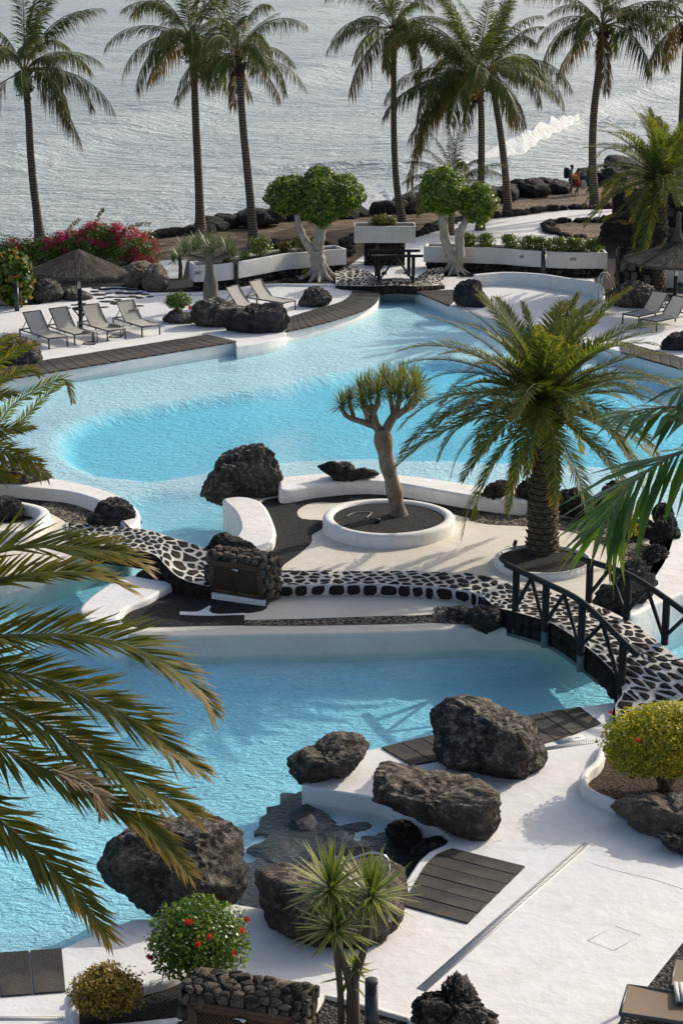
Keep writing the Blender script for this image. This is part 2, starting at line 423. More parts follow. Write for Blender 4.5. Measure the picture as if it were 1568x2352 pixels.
t = NT('sling'); co = t.coord(); a = t.noise(co, 70, 3); pb_ = t.pr(t.mix(a, (.60, .57, .50), (.50, .47, .41)), .75); tr_ = t.n('ShaderNodeBsdfTranslucent'); tr_.inputs[0].default_value = (.50, .47, .41, 1)
mx_ = t.n('ShaderNodeMixShader'); mx_.inputs[0].default_value = .35; t.l(pb_.outputs[0], mx_.inputs[1]); t.l(tr_.outputs[0], mx_.inputs[2]); t.fin(mx_)
m_leaf('bract', [(.35, .012, .10), (.50, .02, .17), (.42, .01, .08)], None, .6, .4)
m_leaf('flower_red', [(.42, .02, .015), (.50, .04, .02)], None, .5, .3)
m_leaf('dragon_leaf', [(0.091, 0.135, 0.056), (0.143, 0.189, 0.07), (0.273, 0.27, 0.098)], (.26, .19, .07), .5, .25, (.85, 1.15), .3)
m_leaf('dragon_leaf_blue', [(0.063, 0.099, 0.059), (0.099, 0.144, 0.081), (0.153, 0.189, 0.108)], None, .45, .2)
m_leaf('yucca_leaf', [(.06, .11, .024), (.10, .15, .03)], None, .4, .25)
m_leaf('yucca_edge', [(.52, .50, .14), (.60, .58, .22)], None, .45, .25)
m_leaf('sedum', [(.30, .20, .03), (.42, .30, .05), (.24, .19, .04)], None, .6, .2)
def m_trunk(name, c1, c2, band, bs=.5, sq=1.0):
    t = NT(name); co = t.coord(); a = t.noise(co, 5, 6, .7)
    w = t.n('ShaderNodeTexWave'); w.bands_direction = 'Z'; w.inputs['Scale'].default_value = band; w.inputs['Distortion'].default_value = 2.2
    w.inputs['Detail'].default_value = 3; w.inputs['Detail Scale'].default_value = 2.0; t.l(co, w.inputs['Vector'])
    k = t.math('MULTIPLY', t.math('ADD', a, .25), w.outputs['Fac'])
    col = t.mix(t.ramp(k, [(.15, 0.0), (.6, 1.0)]), c1, c2)
    return t.fin(t.pr(col, .9, t.bump(w.outputs['Fac'], bs, .03, t.bump(a, .6, .02)), .2))
m_trunk('coco_trunk', (.075, .058, .044), (.22, .175, .13), 2.6, .5)
m_trunk('date_trunk', (.055, .040, .026), (.15, .11, .065), 4.5, .9)
m_simple('scar', (.20, .145, .088), .9, 0, 9, (.050, .036, .022))
m_simple('fibre', (.10, .058, .025), .9, 0, 9, (.045, .028, .016))
m_simple('stalk', (.16, .15, .05), .6, 0, 4, (.20, .15, .05))
m_simple('pale_stalk', (.33, .31, .20), .6)
t = NT('pale_bark'); co = t.coord(); a = t.noise(co, 3, 7, .7); b = t.noise(co, 26, 4, .7)
col = t.mix(t.ramp(a, [(.4, 0.0), (.6, 1.0)]), (.30, .255, .195), (.48, .43, .35)); col = t.mix(t.ramp(b, [(.62, 0.0), (.70, .8)]), col, (.07, .055, .04))
t.fin(t.pr(col, .85, t.bump(a, .6, .05, t.bump(b, .4, .01)), .2))
t = NT('dragon_bark'); co = t.coord(); a = t.noise(co, 4, 7, .7); v = t.vor(co, 16)
col = t.mix(t.ramp(a, [(.35, 0.0), (.65, 1.0)]), (.16, .115, .08), (.33, .265, .20)); col = t.mix(t.ramp(v, [(.03, .8), (.10, 0.0)]), col, (.05, .035, .025))
t.fin(t.pr(col, .85, t.bump(a, .7, .04, t.bump(v, .5, .02)), .2))
m_simple('bush_bark', (.14, .105, .07), .9, 0, 12, (.07, .052, .036))
m_simple('grey_bark', (.20, .185, .15), .9, 0, 12, (.12, .11, .09))
# ================================================================ SETTING: water, sea, ground
# ---- pool floor: a sheet with shallow shelves and deep basins
DEEP1 = PL([(147, 1030), (152, 995), (190, 968), (260, 948), (400, 925), (600, 895), (760, 864), (880, 835), (990, 826), (1080, 832), (1250, 842), (1450, 862),
            (1620, 900), (1700, 1050), (1500, 1075), (1300, 1062), (1100, 1056), (900, 1050), (760, 1050), (640, 1056), (560, 1066), (493, 1072), (432, 1086), (345, 1100), (229, 1086), (165, 1058)], -.15)
DEEP2 = PL([(285, 1150), (330, 1136), (457, 1130), (560, 1126), (600, 1300), (420, 1290), (300, 1230)], -.15)
DEEP3 = PL([(-300, 1330), (200, 1290), (420, 1250), (420, 1330), (150, 1420), (150, 1520), (400, 1545), (900, 1535), (1250, 1512), (1380, 1480), (1450, 1440), (1640, 1500), (1480, 1600), (1250, 1640), (950, 1700), (860, 1830),
            (760, 1840), (650, 1850), (560, 1900), (520, 2080), (150, 2180), (-300, 2250)], -.15)
DEEP4 = PL([(1440, 1440), (1700, 1300), (1800, 1500), (1550, 1600)], -.15)
gx = np.arange(-26, 30, .2); gy = np.arange(17, 84, .2); GX, GY = np.meshgrid(gx, gy)
def blur(a, k):
    for _ in range(k):
        p = np.pad(a, 1, mode='edge'); a = (p[1:-1, 1:-1] * 2 + p[:-2, 1:-1] + p[2:, 1:-1] + p[1:-1, :-2] + p[1:-1, 2:]) / 6
    return a
dz = blur(inpoly(GX, GY, DEEP1).astype(float), 2) * 1.45
dz = np.maximum(dz, blur(inpoly(GX, GY, DEEP2).astype(float), 3) * .85)
near = np.clip((GY - 26) / 14, 0, 1)
dz = np.maximum(dz, blur(np.maximum(inpoly(GX, GY, DEEP3), inpoly(GX, GY, DEEP4)).astype(float), 6) * (.95 + .30 * near))
GZ = -.15 - dz * .25
ny_, nx_ = GX.shape
V = np.c_[GX.ravel(), GY.ravel(), GZ.ravel()]
F = [(j * nx_ + i, j * nx_ + i + 1, (j + 1) * nx_ + i + 1, (j + 1) * nx_ + i) for j in range(ny_ - 1) for i in range(nx_ - 1)]
t = NT('pool_floor'); co = t.coord(); a = t.noise(co, 2, 4)
cr_ = t.coord(sc=(1.0, 1.6, 1.0), rot=(0, 0, R(-20))); f1 = t.noise(cr_, 3.2, 3, .6, .8); f2 = t.noise(cr_, 8, 3, .6, .8)
t.fin(t.pr(t.mix(t.ramp(a, [(.3, 0.0), (.7, 1.0)]), (.88, .93, .94), (.80, .89, .93)), .7, t.bump(f2, .8, .05, t.bump(f1, .9, .12))))
tag(MB().add(V, F).build('pool_floor', MATS['pool_floor'], None, True), kind='structure')

# ---- pool water: one clear body with a rippled top and a blue tint that grows with depth
t = NT('pool_water'); co = t.coord(sc=(1.0, 1.7, 1.0), rot=(0, 0, R(-22)))
w1 = t.noise(co, 4.5, 3, .6, .6); w2 = t.noise(co, 12, 3, .6, .8)
big = t.noise(t.coord(), .16, 3); amp = t.ramp(big, [(.35, .35), (.62, 1.0)])
h = t.math('ADD', w1, t.math('MULTIPLY', w2, .45))
bp = t.n('ShaderNodeBump'); bp.inputs['Distance'].default_value = .26; t.l(h, bp.inputs['Height']); t.l(amp, bp.inputs['Strength'])
lw = t.n('ShaderNodeLayerWeight'); lw.inputs['Blend'].default_value = .5; t.l(bp.outputs[0], lw.inputs['Normal'])
fres = t.math('ADD', t.math('MULTIPLY', t.math('POWER', lw.outputs['Facing'], 5.0), .95), .02)
gl = t.n('ShaderNodeBsdfGlossy'); gl.inputs['Roughness'].default_value = .02; t.l(bp.outputs[0], gl.inputs['Normal'])
tp = t.n('ShaderNodeBsdfTransparent'); tp.inputs[0].default_value = (1, 1, 1, 1)
mx = t.n('ShaderNodeMixShader'); t.l(fres, mx.inputs[0]); t.l(tp.outputs[0], mx.inputs[1]); t.l(gl.outputs[0], mx.inputs[2])
t.l(mx.outputs[0], t.out.inputs['Surface'])
va = t.n('ShaderNodeVolumeAbsorption'); va.inputs['Color'].default_value = (.0, .80, .940, 1); va.inputs['Density'].default_value = .52
t.l(va.outputs[0], t.out.inputs['Volume'])
tag(MB().box((2, 50, -1.5), (58, 68, 3.0)).build('pool_water', MATS['pool_water']), kind='structure')

# ---- sea
SEAZ = -1.2
ys = np.r_[np.arange(95, 260, 1.1), 260 + np.cumsum(1.1 * 1.012 ** np.arange(1, 190)), [1500, 3000, 7000]]
xs = np.arange(-75, 90, 1.1); xs = np.r_[[-6000, -1500, -500, -200, -110, -90], xs, [100, 120, 200, 500, 1500, 6000]]
SX, SY = np.meshgrid(xs, ys)
crest = [(-60, 392), (0, 376), (81, 350), (152, 330), (229, 310), (356, 274), (422, 254), (508, 229), (610, 203), (762, 160), (900, 130), (1100, 85), (1400, 40)]
crest2 = [(900, 395), (1060, 372), (1110, 356), (1170, 338), (1230, 315), (1290, 290), (1330, 272), (1400, 240), (1600, 190)]
crest3 = [(-100, 120), (200, 95), (500, 60), (800, 20), (1000, -20)]
def ridge(pl, w, hgt):
    c = np.array([P(u, v, SEAZ)[:2] for u, v in pl]); d = np.full(SX.shape, 1e9); sg = np.zeros(SX.shape)
    for a, b in zip(c[:-1], c[1:]):
        ab = b - a; L2 = ab @ ab
        tt = np.clip(((SX - a[0]) * ab[0] + (SY - a[1]) * ab[1]) / L2, 0, 1)
        ex = SX - a[0] - tt * ab[0]; ey = SY - a[1] - tt * ab[1]; dd = np.hypot(ex, ey)
        k = dd < d; d = np.where(k, dd, d); sg = np.where(k, ey, sg)
    front = sg < 0
    return hgt * np.exp(-(d / np.where(front, w * .45, w * 1.6)) ** 2)
SZ = ridge(crest, 8, .85) + ridge(crest2, 4.0, .75) + ridge(crest3, 12, .8)
sr = np.random.RandomState(3); amp_k = np.clip((SY - 90) / 60, .5, 1)
for k in range(26):
    lam = 2.4 * 1.13 ** k * (1 if k < 16 else .9); th = sr.normal(0.25, .55) + math.pi / 2
    kx, ky = math.cos(th) * 2 * math.pi / lam, math.sin(th) * 2 * math.pi / lam
    SZ += .0058 * lam ** .72 * np.sin(kx * SX + ky * SY + sr.rand() * 6.28) * amp_k * np.clip(2 - lam / 20, .2, 1) * (np.abs(SX) < 100)
SZ[np.abs(SX) > 105] = 0; SZ = SZ * np.clip((1400 - SY) / 600, 0, 1)
m_, n_ = SX.shape
V = np.c_[SX.ravel(), SY.ravel(), (SZ + SEAZ).ravel()]
F = [(j * n_ + i, j * n_ + i + 1, (j + 1) * n_ + i + 1, (j + 1) * n_ + i) for j in range(m_ - 1) for i in range(n_ - 1)]
t = NT('sea_water'); co = t.coord(sc=(.5, 1.0, 1.0), rot=(0, 0, R(8)))
w1 = t.noise(co, 1.5, 4, .7, .5); w2 = t.noise(co, 3.6, 3, .6, .4); w3 = t.noise(co, .35, 4, .55, .3)
h = t.math('ADD', t.math('ADD', w1, t.math('MULTIPLY', w2, .25)), t.math('MULTIPLY', w3, 1.6))
nrm = t.bump(h, 1.0, .7)
g = t.noise(t.coord(sc=(.4, 1, 1)), .03, 3)
pb = t.pr(t.mix(t.ramp(g, [(.4, 0.0), (.6, 1.0)]), (.40, .455, .45), (.46, .51, .49)), .28, nrm, .5)  # pale base colour stands in for bright hazy sky mirrored by the sea
pb.inputs['IOR'].default_value = 1.33
t.fin(pb)
tag(MB().add(V, F).build('sea', MATS['sea_water'], None, True), kind='structure')

# ---- sea bed under the shore and land under everything
SHORE = [(-400, 620), (-100, 595), (0, 585), (150, 570), (250, 560), (340, 549), (430, 536), (480, 528), (560, 510), (620, 500), (700, 500), (820, 497), (860, 490), (930, 478),
         (1000, 465), (1130, 452), (1200, 441), (1300, 426), (1400, 405), (1568, 372), (1900, 315), (2300, 250)]
shore = np.array(PL(SHORE, .0)); shore_s = cr(shore, 5)
base = np.array(PL([(2300, 645), (-500, 645)], .0))
sheet('beach', np.r_[shore_s, base], .16, MATS['beach_sand']); bpy.data.objects['beach']['kind'] = 'structure'
# the bank that drops to the water
mb = MB(); out = shore_s.copy(); d = np.gradient(shore_s, axis=0); nn = np.c_[-d[:, 1], d[:, 0]]; nn /= np.linalg.norm(nn, axis=1)[:, None]
V = np.r_[np.c_[shore_s, np.full(len(out), .16)], np.c_[out + nn * 4.5, np.full(len(out), -2.2)]]; n = len(out)
mb.add(V, [(i, i + 1, n + i + 1, n + i) for i in range(n - 1)]).build('shore_bank', MATS['dark_wall'])['kind'] = 'structure'
sheet('scree', PL([(1010, 480), (1130, 458), (1290, 432), (1420, 410), (1430, 478), (1300, 482), (1180, 490), (1060, 505), (1000, 503)], .0), .168, MATS['scree'])['kind'] = 'structure'

# ---- far terrace
FAR = .3
fd = PL([(-350, 935), (-100, 893), (50, 866), (300, 827), (540, 786.5), (544, 797), (600, 787), (656, 774), (657, 763), (727, 746.5), (788, 728.5), (841, 709), (866, 690), (871, 676), (873, 668),
         (877, 663), (950, 663), (953, 669), (990, 684), (1030, 703), (1100, 725), (1200, 752), (1300, 777), (1424, 808), (1482, 826), (1568, 851), (1750, 905),
         (1900, 640), (1568, 600), (1100, 600), (800, 600), (500, 600), (200, 620), (-200, 680)], FAR)
slab('far_terrace', fd, -2.0, FAR, MATS['white_deck'], .03)['kind'] = 'structure'
# inlet ramp below the far bridge
a, b, c_, d_ = P(868, 661, FAR), P(960, 661, FAR), P(985, 712, -.6), P(845, 712, -.6)
tag(MB().add([a - [0, 0, .1], b - [0, 0, .1], c_, d_], [(0, 3, 2, 1)]).build('pool_ramp', MATS['white_wall']), kind='structure')
# soil bed behind the terrace kerb
bed = PL([(-60, 705), (90, 700), (180, 662), (300, 657), (343, 672), (450, 671), (520, 666), (593, 653), (689, 651.5), (782, 652), (800, 640), (1012, 636), (1096, 636), (1161, 629), (1240, 631), (1300, 638),
          (1363, 640), (1375, 690), (1428, 700), (1504, 692), (1700, 700), (1700, 560), (1390, 560), (1000, 585), (960, 600), (800, 600), (480, 590), (370, 615), (300, 560), (-60, 560)], FAR)
sheet('garden_soil', bed, FAR + .006, MATS['lava_soil'])['kind'] = 'structure'
# white path behind, on the beach
path = cr(PL([(700, 612), (830, 590), (905, 563), (960, 545), (1000, 527), (1035, 512), (1100, 505), (1180, 497), (1240, 487), (1310, 482), (1400, 481), (1560, 484), (1620, 560), (1500, 556), (1400, 548),
                 (1345, 545), (1300, 541), (1262, 533), (1252, 522), (1275, 513), (1400, 512), (1400, 508), (1240, 520), (1245, 532), (1330, 556), (1420, 575), (1300, 592), (1000, 592), (960, 612), (850, 640), (740, 622)], .3), 3, True)
sheet('white_path', PL([(360, 640), (365, 600), (430, 596), (420, 640)], .3), .312, MATS['white_deck'])['kind'] = 'structure'
slab('garden_path', PL([(800, 612), (830, 590), (905, 563), (960, 545), (1000, 527), (1035, 512), (1100, 506), (1180, 498), (1240, 488), (1310, 483), (1420, 481), (1420, 512), (1300, 512), (1262, 516), (1251, 523), (1262, 533), (1300, 543), (1345, 549),
                     (1345, 575), (1000, 600), (985, 640), (780, 640)], .3), .1, .318, MATS['white_deck'], .01)['kind'] = 'structure'

# ---- island
IS = .45
isl = PL([(520, 1126, .72), (560, 1118, .72), (600, 1108, .72), (645, 1100, .72), (711, 1092, .75), (800, 1086, .75), (912, 1092, .75), (1051, 1110, .75), (1174, 1130, .75), (1290, 1130, .6), (1400, 1142, .6),
          (1480, 1160, .6), (1560, 1205, .6), (1640, 1260, .6), (1680, 1320, .6), (1600, 1362), (1568, 1374), (1500, 1400), (1440, 1424), (1330, 1440), (1250, 1446), (1180, 1444), (1087, 1443), (994, 1448), (877, 1453), (750, 1456),
          (598, 1457.5), (480, 1460), (381, 1461), (300, 1457), (245, 1445), (205, 1428), (184, 1409), (186, 1391), (212, 1366), (254, 1339), (296, 1322), (350, 1320), (400, 1310), (480, 1270), (533, 1236), (549, 1210),
          (538, 1184), (514, 1160)], IS)
slab('island_deck', cr(isl, 4, True), -2.2, IS, MATS['cream_deck'], .05)['kind'] = 'structure'
def rim(name, pts, z, zb=IS, m='white_wall', r=.07, n=5):
    o = slab(name, cr(PL(pts, z), n, True), zb - .05, z, MATS[m], r); o['kind'] = 'structure'; return o
rim('island_rim', [(645, 1096), (711, 1089), (800, 1083), (912, 1089), (980, 1097), (1051, 1107), (1174, 1127), (1210, 1133), (1205, 1152), (1150, 1148), (1070, 1137), (990, 1123), (900, 1108), (820, 1105), (730, 1113), (650, 1126), (640, 1110)], .80)
rim('island_arc', [(511, 1147), (530, 1165), (543, 1182), (551, 1208), (545, 1226), (534, 1243), (560, 1258), (592, 1267), (622, 1250), (633, 1225), (628, 1198), (612, 1165), (590, 1147), (560, 1140), (530, 1141)], .66, -1.5)
rim('island_end_rim', [(182, 1408), (186, 1391), (212, 1366), (254, 1338), (296, 1321), (345, 1328), (398, 1336), (399, 1342), (365, 1360), (339, 1375), (296, 1392), (278, 1412), (276, 1424), (300, 1436), (270, 1447), (225, 1437), (195, 1424)], .60, -1.5)
rim('island_side_rim', [(1545, 1214), (1570, 1225), (1640, 1262), (1670, 1310), (1620, 1345), (1568, 1362), (1500, 1388), (1452, 1412), (1432, 1408), (1452, 1372), (1482, 1340), (1512, 1300), (1530, 1262)], .72, -1.5)
def soil(name, pts, z, m, n=3, kind='structure'):
    o = sheet(name, cr(PL(pts, z), n, True), z, MATS[m]); o['kind'] = kind; return o
soil('island_soil', [(600, 1155), (645, 1142), (730, 1134), (800, 1122), (890, 1126), (997, 1147), (1075, 1163), (1166, 1173), (1200, 1190), (1212, 1203), (1156, 1200), (1082, 1190), (1036, 1180), (980, 1160), (870, 1146), (790, 1153), (770, 1154.5), (718, 1154.6), (684, 1172), (693, 1191), (745, 1196),
               (738, 1215), (716, 1229), (716, 1245), (690, 1270), (653, 1296), (640, 1308), (590, 1300), (594, 1272), (633, 1242), (628, 1203)], IS + .006, 'lava_soil')
soil('gravel_bed', [(1075, 1190), (1160, 1176), (1283, 1188), (1376, 1203), (1439, 1232), (1493, 1252), (1540, 1262), (1536, 1290), (1505, 1330), (1470, 1378), (1430, 1405), (1400, 1395), (1425, 1340), (1436, 1291), (1400, 1259), (1340, 1229), (1283, 1216), (1200, 1207), (1120, 1203)], IS + .012, 'pebble')
soil('lower_soil', [(398, 1345), (440, 1345), (487, 1352), (540, 1370), (608, 1388), (604, 1402), (561, 1409), (561, 1409), (562, 1436), (562, 1436), (440, 1438), (313, 1440), (278, 1428), (296, 1400), (339, 1379)], IS + .006, 'lava_soil')
soil('soil_divider', [(413, 1404), (413, 1404), (455, 1404), (480, 1391), (484, 1394), (481, 1403), (500, 1410), (562, 1408), (562, 1412), (562, 1412), (480, 1414), (413, 1412), (413, 1412)], IS + .012, 'white_wall')
soil('pebble_strip', [(562, 1436), (562, 1436), (562, 1424), (562, 1424), (700, 1421), (880, 1414.5), (990, 1411), (997, 1394), (1040, 1394), (1090, 1400), (1090, 1432), (1000, 1430), (877, 1433), (700, 1436)], IS + .012, 'pebble')

# ---- left bank
soil_l = PL([(-350, 1075), (-100, 1092), (50, 1096, .75), (118, 1099, .75), (178, 1109, .75), (237, 1125, .75), (287, 1147, .75), (318, 1176, .75), (318, 1196), (292, 1217), (240, 1246), (180, 1272), (100, 1300), (-100, 1345), (-350, 1400)], IS)
slab('left_bank', cr(soil_l, 4, True), -2.2, IS, MATS['cream_deck'], .05)['kind'] = 'structure'
rim('left_bank_rim', [(-150, 1092), (0, 1092), (118, 1097.6), (178, 1107.5), (237, 1123), (287, 1145), (319, 1172), (320, 1195), (298, 1213), (285, 1206), (262, 1180), (235, 1156), (200, 1140), (150, 1128), (80, 1121), (0, 1114), (-150, 1110)], .76, -1.5)
soil('left_soil', [(-150, 1128), (0, 1132), (79, 1144), (158, 1156), (217, 1177), (240, 1195), (170, 1204), (120, 1180), (70, 1166), (0, 1160), (-150, 1160)], IS + .006, 'lava_soil')
soil('left_gravel', [(95, 1160), (130, 1153), (180, 1162), (222, 1182), (248, 1200), (170, 1206), (145, 1192), (120, 1178)], IS + .012, 'pebble')
rm = cr(PL([(-60, 1205), (30, 1215), (75, 1203), (97, 1184), (100, 1168), (70, 1156), (20, 1150), (-60, 1150)], .75), 5)
ribbon('rock_kerb', rm, .28, IS - .05, .72, MATS['white_wall'], r=.08)['kind'] = 'structure'
soil('rock_bed', [(-60, 1195), (30, 1200), (75, 1190), (85, 1175), (60, 1163), (-60, 1160)], IS + .018, 'lava_soil')

# ---- near terrace
ND = .3
nt = PL([(3600, 1900), (1900, 1740), (1568, 1600), (1393, 1614), (1332, 1622.8), (1187, 1647), (994, 1687), (875, 1716), (800, 1728), (730, 1752), (697, 1785), (693, 1802), (720, 1811), (801, 1822), (862, 1832), (895, 1842), (925, 1858), (960, 1880), (1000, 1900), (1030, 1925),
         (1022, 1938), (985, 1955), (962, 1975), (945, 2000), (925, 2030), (900, 2060), (860, 2080), (760, 2090), (650, 2092), (603, 2087), (570, 2080), (538, 2075), (490, 2084), (420, 2100), (360, 2110), (302, 2111), (261, 2128), (184, 2159), (144, 2177), (144, 2177), (0, 2187), (-300, 2215),
         (-900, 2900), (3600, 2900)], ND)
slab('near_terrace', nt, -2.2, ND, MATS['white_deck'], .04)['kind'] = 'structure'
soil('planter_soil', [(1377, 1735), (1362, 1760), (1342, 1785), (1345, 1800), (1365, 1815), (1400, 1830), (1440, 1840), (1600, 1830), (1680, 1700), (1500, 1680)], ND + .006, 'warm_soil')
ribbon('planter_kerb', cr(PL([(1400, 1690), (1383, 1715), (1377, 1738), (1365, 1755), (1348, 1768), (1339, 1783), (1342, 1802), (1358, 1817), (1385, 1830), (1410, 1838), (1440, 1842)], .5), 6), .13, .2, .5, MATS['white_wall'], r=.04)['kind'] = 'structure'
sheet('corner_soil', PL([(176, 2288), (240, 2282), (326, 2272), (400, 2252), (440, 2230), (560, 2300), (600, 2500), (190, 2500)], ND), ND + .006, MATS['lava_soil'])['kind'] = 'structure'
ribbon('corner_kerb', cr(PL([(182, 2520), (176, 2400), (170, 2290), (172, 2283)], .34), 4), .12, .2, .36, MATS['white_wall'], r=.03)['kind'] = 'structure'
ribbon('back_kerb', cr(PL([(172, 2284), (250, 2276), (330, 2262), (390, 2244), (440, 2215)], .42), 6), .16, .2, .44, MATS['white_wall'], r=.05)['kind'] = 'structure'
ribbon('front_kerb', PL([(180, 2362), (300, 2354), (430, 2340)], .36), .16, .2, .36, MATS['white_wall'], r=.03)['kind'] = 'structure'
sheet('yucca_bed', PL([(742, 2288), (790, 2298), (840, 2312), (935, 2338), (975, 2420), (960, 2520), (640, 2520), (705, 2345)], ND), ND + .006, MATS['dark_pebble'])['kind'] = 'structure'
ribbon('yucca_bed_kerb', PL([(655, 2460), (708, 2338), (742, 2284), (790, 2294), (845, 2311), (940, 2338), (980, 2420)], .36), .09, .2, .37, MATS['white_wall'], r=.02)['kind'] = 'structure'
sheet('pebble_border', PL([(1640, 2060), (1700, 2110), (1620, 2260), (1500, 2440), (1340, 2440), (1417, 2352), (1478, 2277), (1568, 2164)], ND), ND + .006, MATS['dark_pebble'])['kind'] = 'structure'
# dark rock basin in the corner of the near pool
t = NT('wet_basalt'); co = t.coord(); a = t.noise(co, 3, 6, .7)
t.fin(t.pr(t.mix(a, (.006, .009, .012), (.018, .023, .028)), .6, t.bump(a, .6, .1)))
for nm_, pl_ in (('rock_basin', [(696, 1803), (644, 1822), (606, 1853), (602, 1892), (609, 1930), (583, 1955), (561, 1981), (558, 2044), (565, 2088), (700, 2110), (860, 2100), (905, 2040), (880, 2000), (860, 1982), (819, 1962), (806, 1930), (815, 1909), (787, 1904), (755, 1911), (733, 1902), (738, 1870), (698, 1853)]),
                 ('rock_basin_edge', [(819, 1932), (838, 1911), (862, 1905), (905, 1915), (960, 1935), (1000, 1950), (960, 1990), (925, 2030), (905, 2020), (882, 1995), (850, 1966), (830, 1950)])):
    lb = cr(PL(pl_, 0), 7, True); lb = np.array([p + np.array([nz(p[0] * 3.1, p[1] * 3.1), nz(p[0] * 3.1 + 9, p[1] * 3.1)]) * .22 + np.array([nz(p[0] * 9, p[1] * 9), nz(p[0] * 9 + 9, p[1] * 9)]) * .07 for p in lb])
    slab(nm_, lb, -2.0, -.10, MATS['wet_basalt'], .0)['kind'] = 'structure'

# ---- foam
t = NT('foam'); co = t.coord(); a = t.noise(co, 1.2, 8, .7)
t.fin(t.pr(t.mix(a, (.50, .53, .53), (.86, .86, .84)), .9, t.bump(a, 1.0, .35), .2))
mb = MB(); fp = cr([P(u, v, SEAZ + .2)[:2] for u, v in [(1100, 366), (1150, 351), (1190, 337), (1228, 322), (1262, 306), (1290, 294), (1312, 284), (1334, 270)]], 14)
k = 26; n = len(fp); V = []
for i, p in enumerate(fp):
    e = math.sin(math.pi * min(1, (i + 2) / (n + 1.5))) ** .5; g_ = np.array([noise.fractal(Vector((p[0] * .35, p[1] * .35, j * .16)), .8, 2.1, 4) for j in range(k + 1)])
    wv = (5.0 + 1.6 * nz(i * .12, 3)) * e; hh = (1.25 + .4 * nz(i * .15, 7)) * e
    for j in range(k + 1):
        s_ = j / k; V.append((p[0] + g_[j] * .2, p[1] + (s_ - .75) * wv + g_[j] * .35, SEAZ + .02 + hh * math.sin(math.pi * s_ ** 1.6) + .13 * g_[j] * e * math.sin(math.pi * s_) ** .5 - (.35 if j in (0, k) else 0)))
mb.add(V, [(i * (k + 1) + j, (i + 1) * (k + 1) + j, (i + 1) * (k + 1) + j + 1, i * (k + 1) + j + 1) for i in range(n - 1) for j in range(k)])
tag(mb.build('wave_foam', MATS['foam'], None, True), 'white foam of the breaking wave behind the palm trunks', 'wave', kind='stuff')
mb = MB()
for (u0, v0, u1, v1, wd, cnt) in [(828, 494, 900, 480, 3.0, 90), (830, 478, 880, 466, 3.0, 40), (900, 478, 1010, 452, 2.4, 60), (1290, 283, 1390, 262, 5, 50)]:
    for i in range(cnt):
        f_ = rnd.random(); p = P(u0 + (u1 - u0) * f_, v0 + (v1 - v0) * f_, SEAZ); p[1] += rnd.uniform(-wd, wd) * 1.2; p[0] += rnd.uniform(-.5, .5)
        rx, ry = rnd.uniform(.25, .9), rnd.uniform(.15, .6); m8 = 9
        ring = [(p[0] + rx * math.cos(a_ * 6.283 / m8) * rnd.uniform(.6, 1.2), p[1] + ry * math.sin(a_ * 6.283 / m8) * rnd.uniform(.6, 1.2), SEAZ + .08) for a_ in range(m8)]
        mb.add(ring + [(p[0], p[1], SEAZ + .34)], [(a_, (a_ + 1) % m8, m8) for a_ in range(m8)])
tag(mb.build('shore_foam', MATS['foam'], None, True), 'thin white wash of foam along the shore rocks', 'foam', kind='stuff')

# ================================================================ PAVING
def seg_len(p): return np.r_[0, np.cumsum(np.linalg.norm(np.diff(p, axis=0), axis=1))]
def lerp_poly(p, L, s):
    return np.array([np.interp(s, L, p[:, k]) for k in range(p.shape[1])])
def plank_strip(name, A, B, n, z, label, m='lava_plank', th=.05, gap=.02, sub=1, split=1):
    """planks across a strip between edge A and edge B (picture points)"""
    root = thing(name, None, None); root['kind'] = 'structure'
    a = np.array([P(u, v, z) for u, v in A]); b = np.array([P(u, v, z) for u, v in B])
    a = cr(a, 6); b = cr(b, 6); LA = seg_len(a); LB_ = seg_len(b)
    for i in range(n):
        for q in range(split):
            f0, f1 = i / n, (i + 1) / n; g = gap / (LA[-1] / n) / n / 2
            f0 += g; f1 -= g
            a0, a1 = lerp_poly(a, LA, f0 * LA[-1]), lerp_poly(a, LA, f1 * LA[-1]); b0, b1 = lerp_poly(b, LB_, f0 * LB_[-1]), lerp_poly(b, LB_, f1 * LB_[-1])
            o_ = rnd.uniform(-.004, .004)
            pts = [a0, a1, b1, b0]; cen = sum(pts) / 4
            me_o = slab('plank', [p - cen for p in pts], -th, o_, MATS[m], .006, root, False)
            me_o.location = cen
    return root
plank_strip('boardwalk_far', [(-60, 858), (76, 831), (476, 768)], [(-60, 884), (50, 865), (544, 783)], 26, FAR + .05, '')
plank_strip('boardwalk_curve', [(808.7, 665.7), (803, 678), (780, 693.5), (726.7, 708.8), (662, 727.8)], [(872.5, 665.7), (866, 690), (841, 709), (788, 728), (727, 745), (656.2, 760.5)], 24, FAR + .05, '')
plank_strip('boardwalk_inlet', [(951.6, 668.7), (990, 684), (1030, 701)], [(1041, 665), (1046, 672), (1052, 680)], 8, FAR + .05, '')
plank_strip('boardwalk_right', [(1424, 783), (1568, 821.5), (1700, 858)], [(1424, 808), (1568, 848), (1700, 890)], 12, FAR + .05, '')
plank_strip('boardwalk_near', [(875, 1716), (994, 1687), (1187, 1647), (1332, 1622.8)], [(943, 1756), (1004, 1746), (1250, 1705), (1380, 1659)], 10, ND + .03, '', th=.03)
plank_strip('deck_square', [(1038, 1946.8), (985, 1975), (925, 2078)], [(1205, 1988), (1140, 2052), (1072.4, 2119)], 6, ND + .03, '', th=.03)
plank_strip('deck_corner', [(-160, 2200), (0, 2187), (143.8, 2177)], [(-150, 2297), (0, 2286.7), (152.7, 2274.8)], 4, ND + .03, '', th=.03)

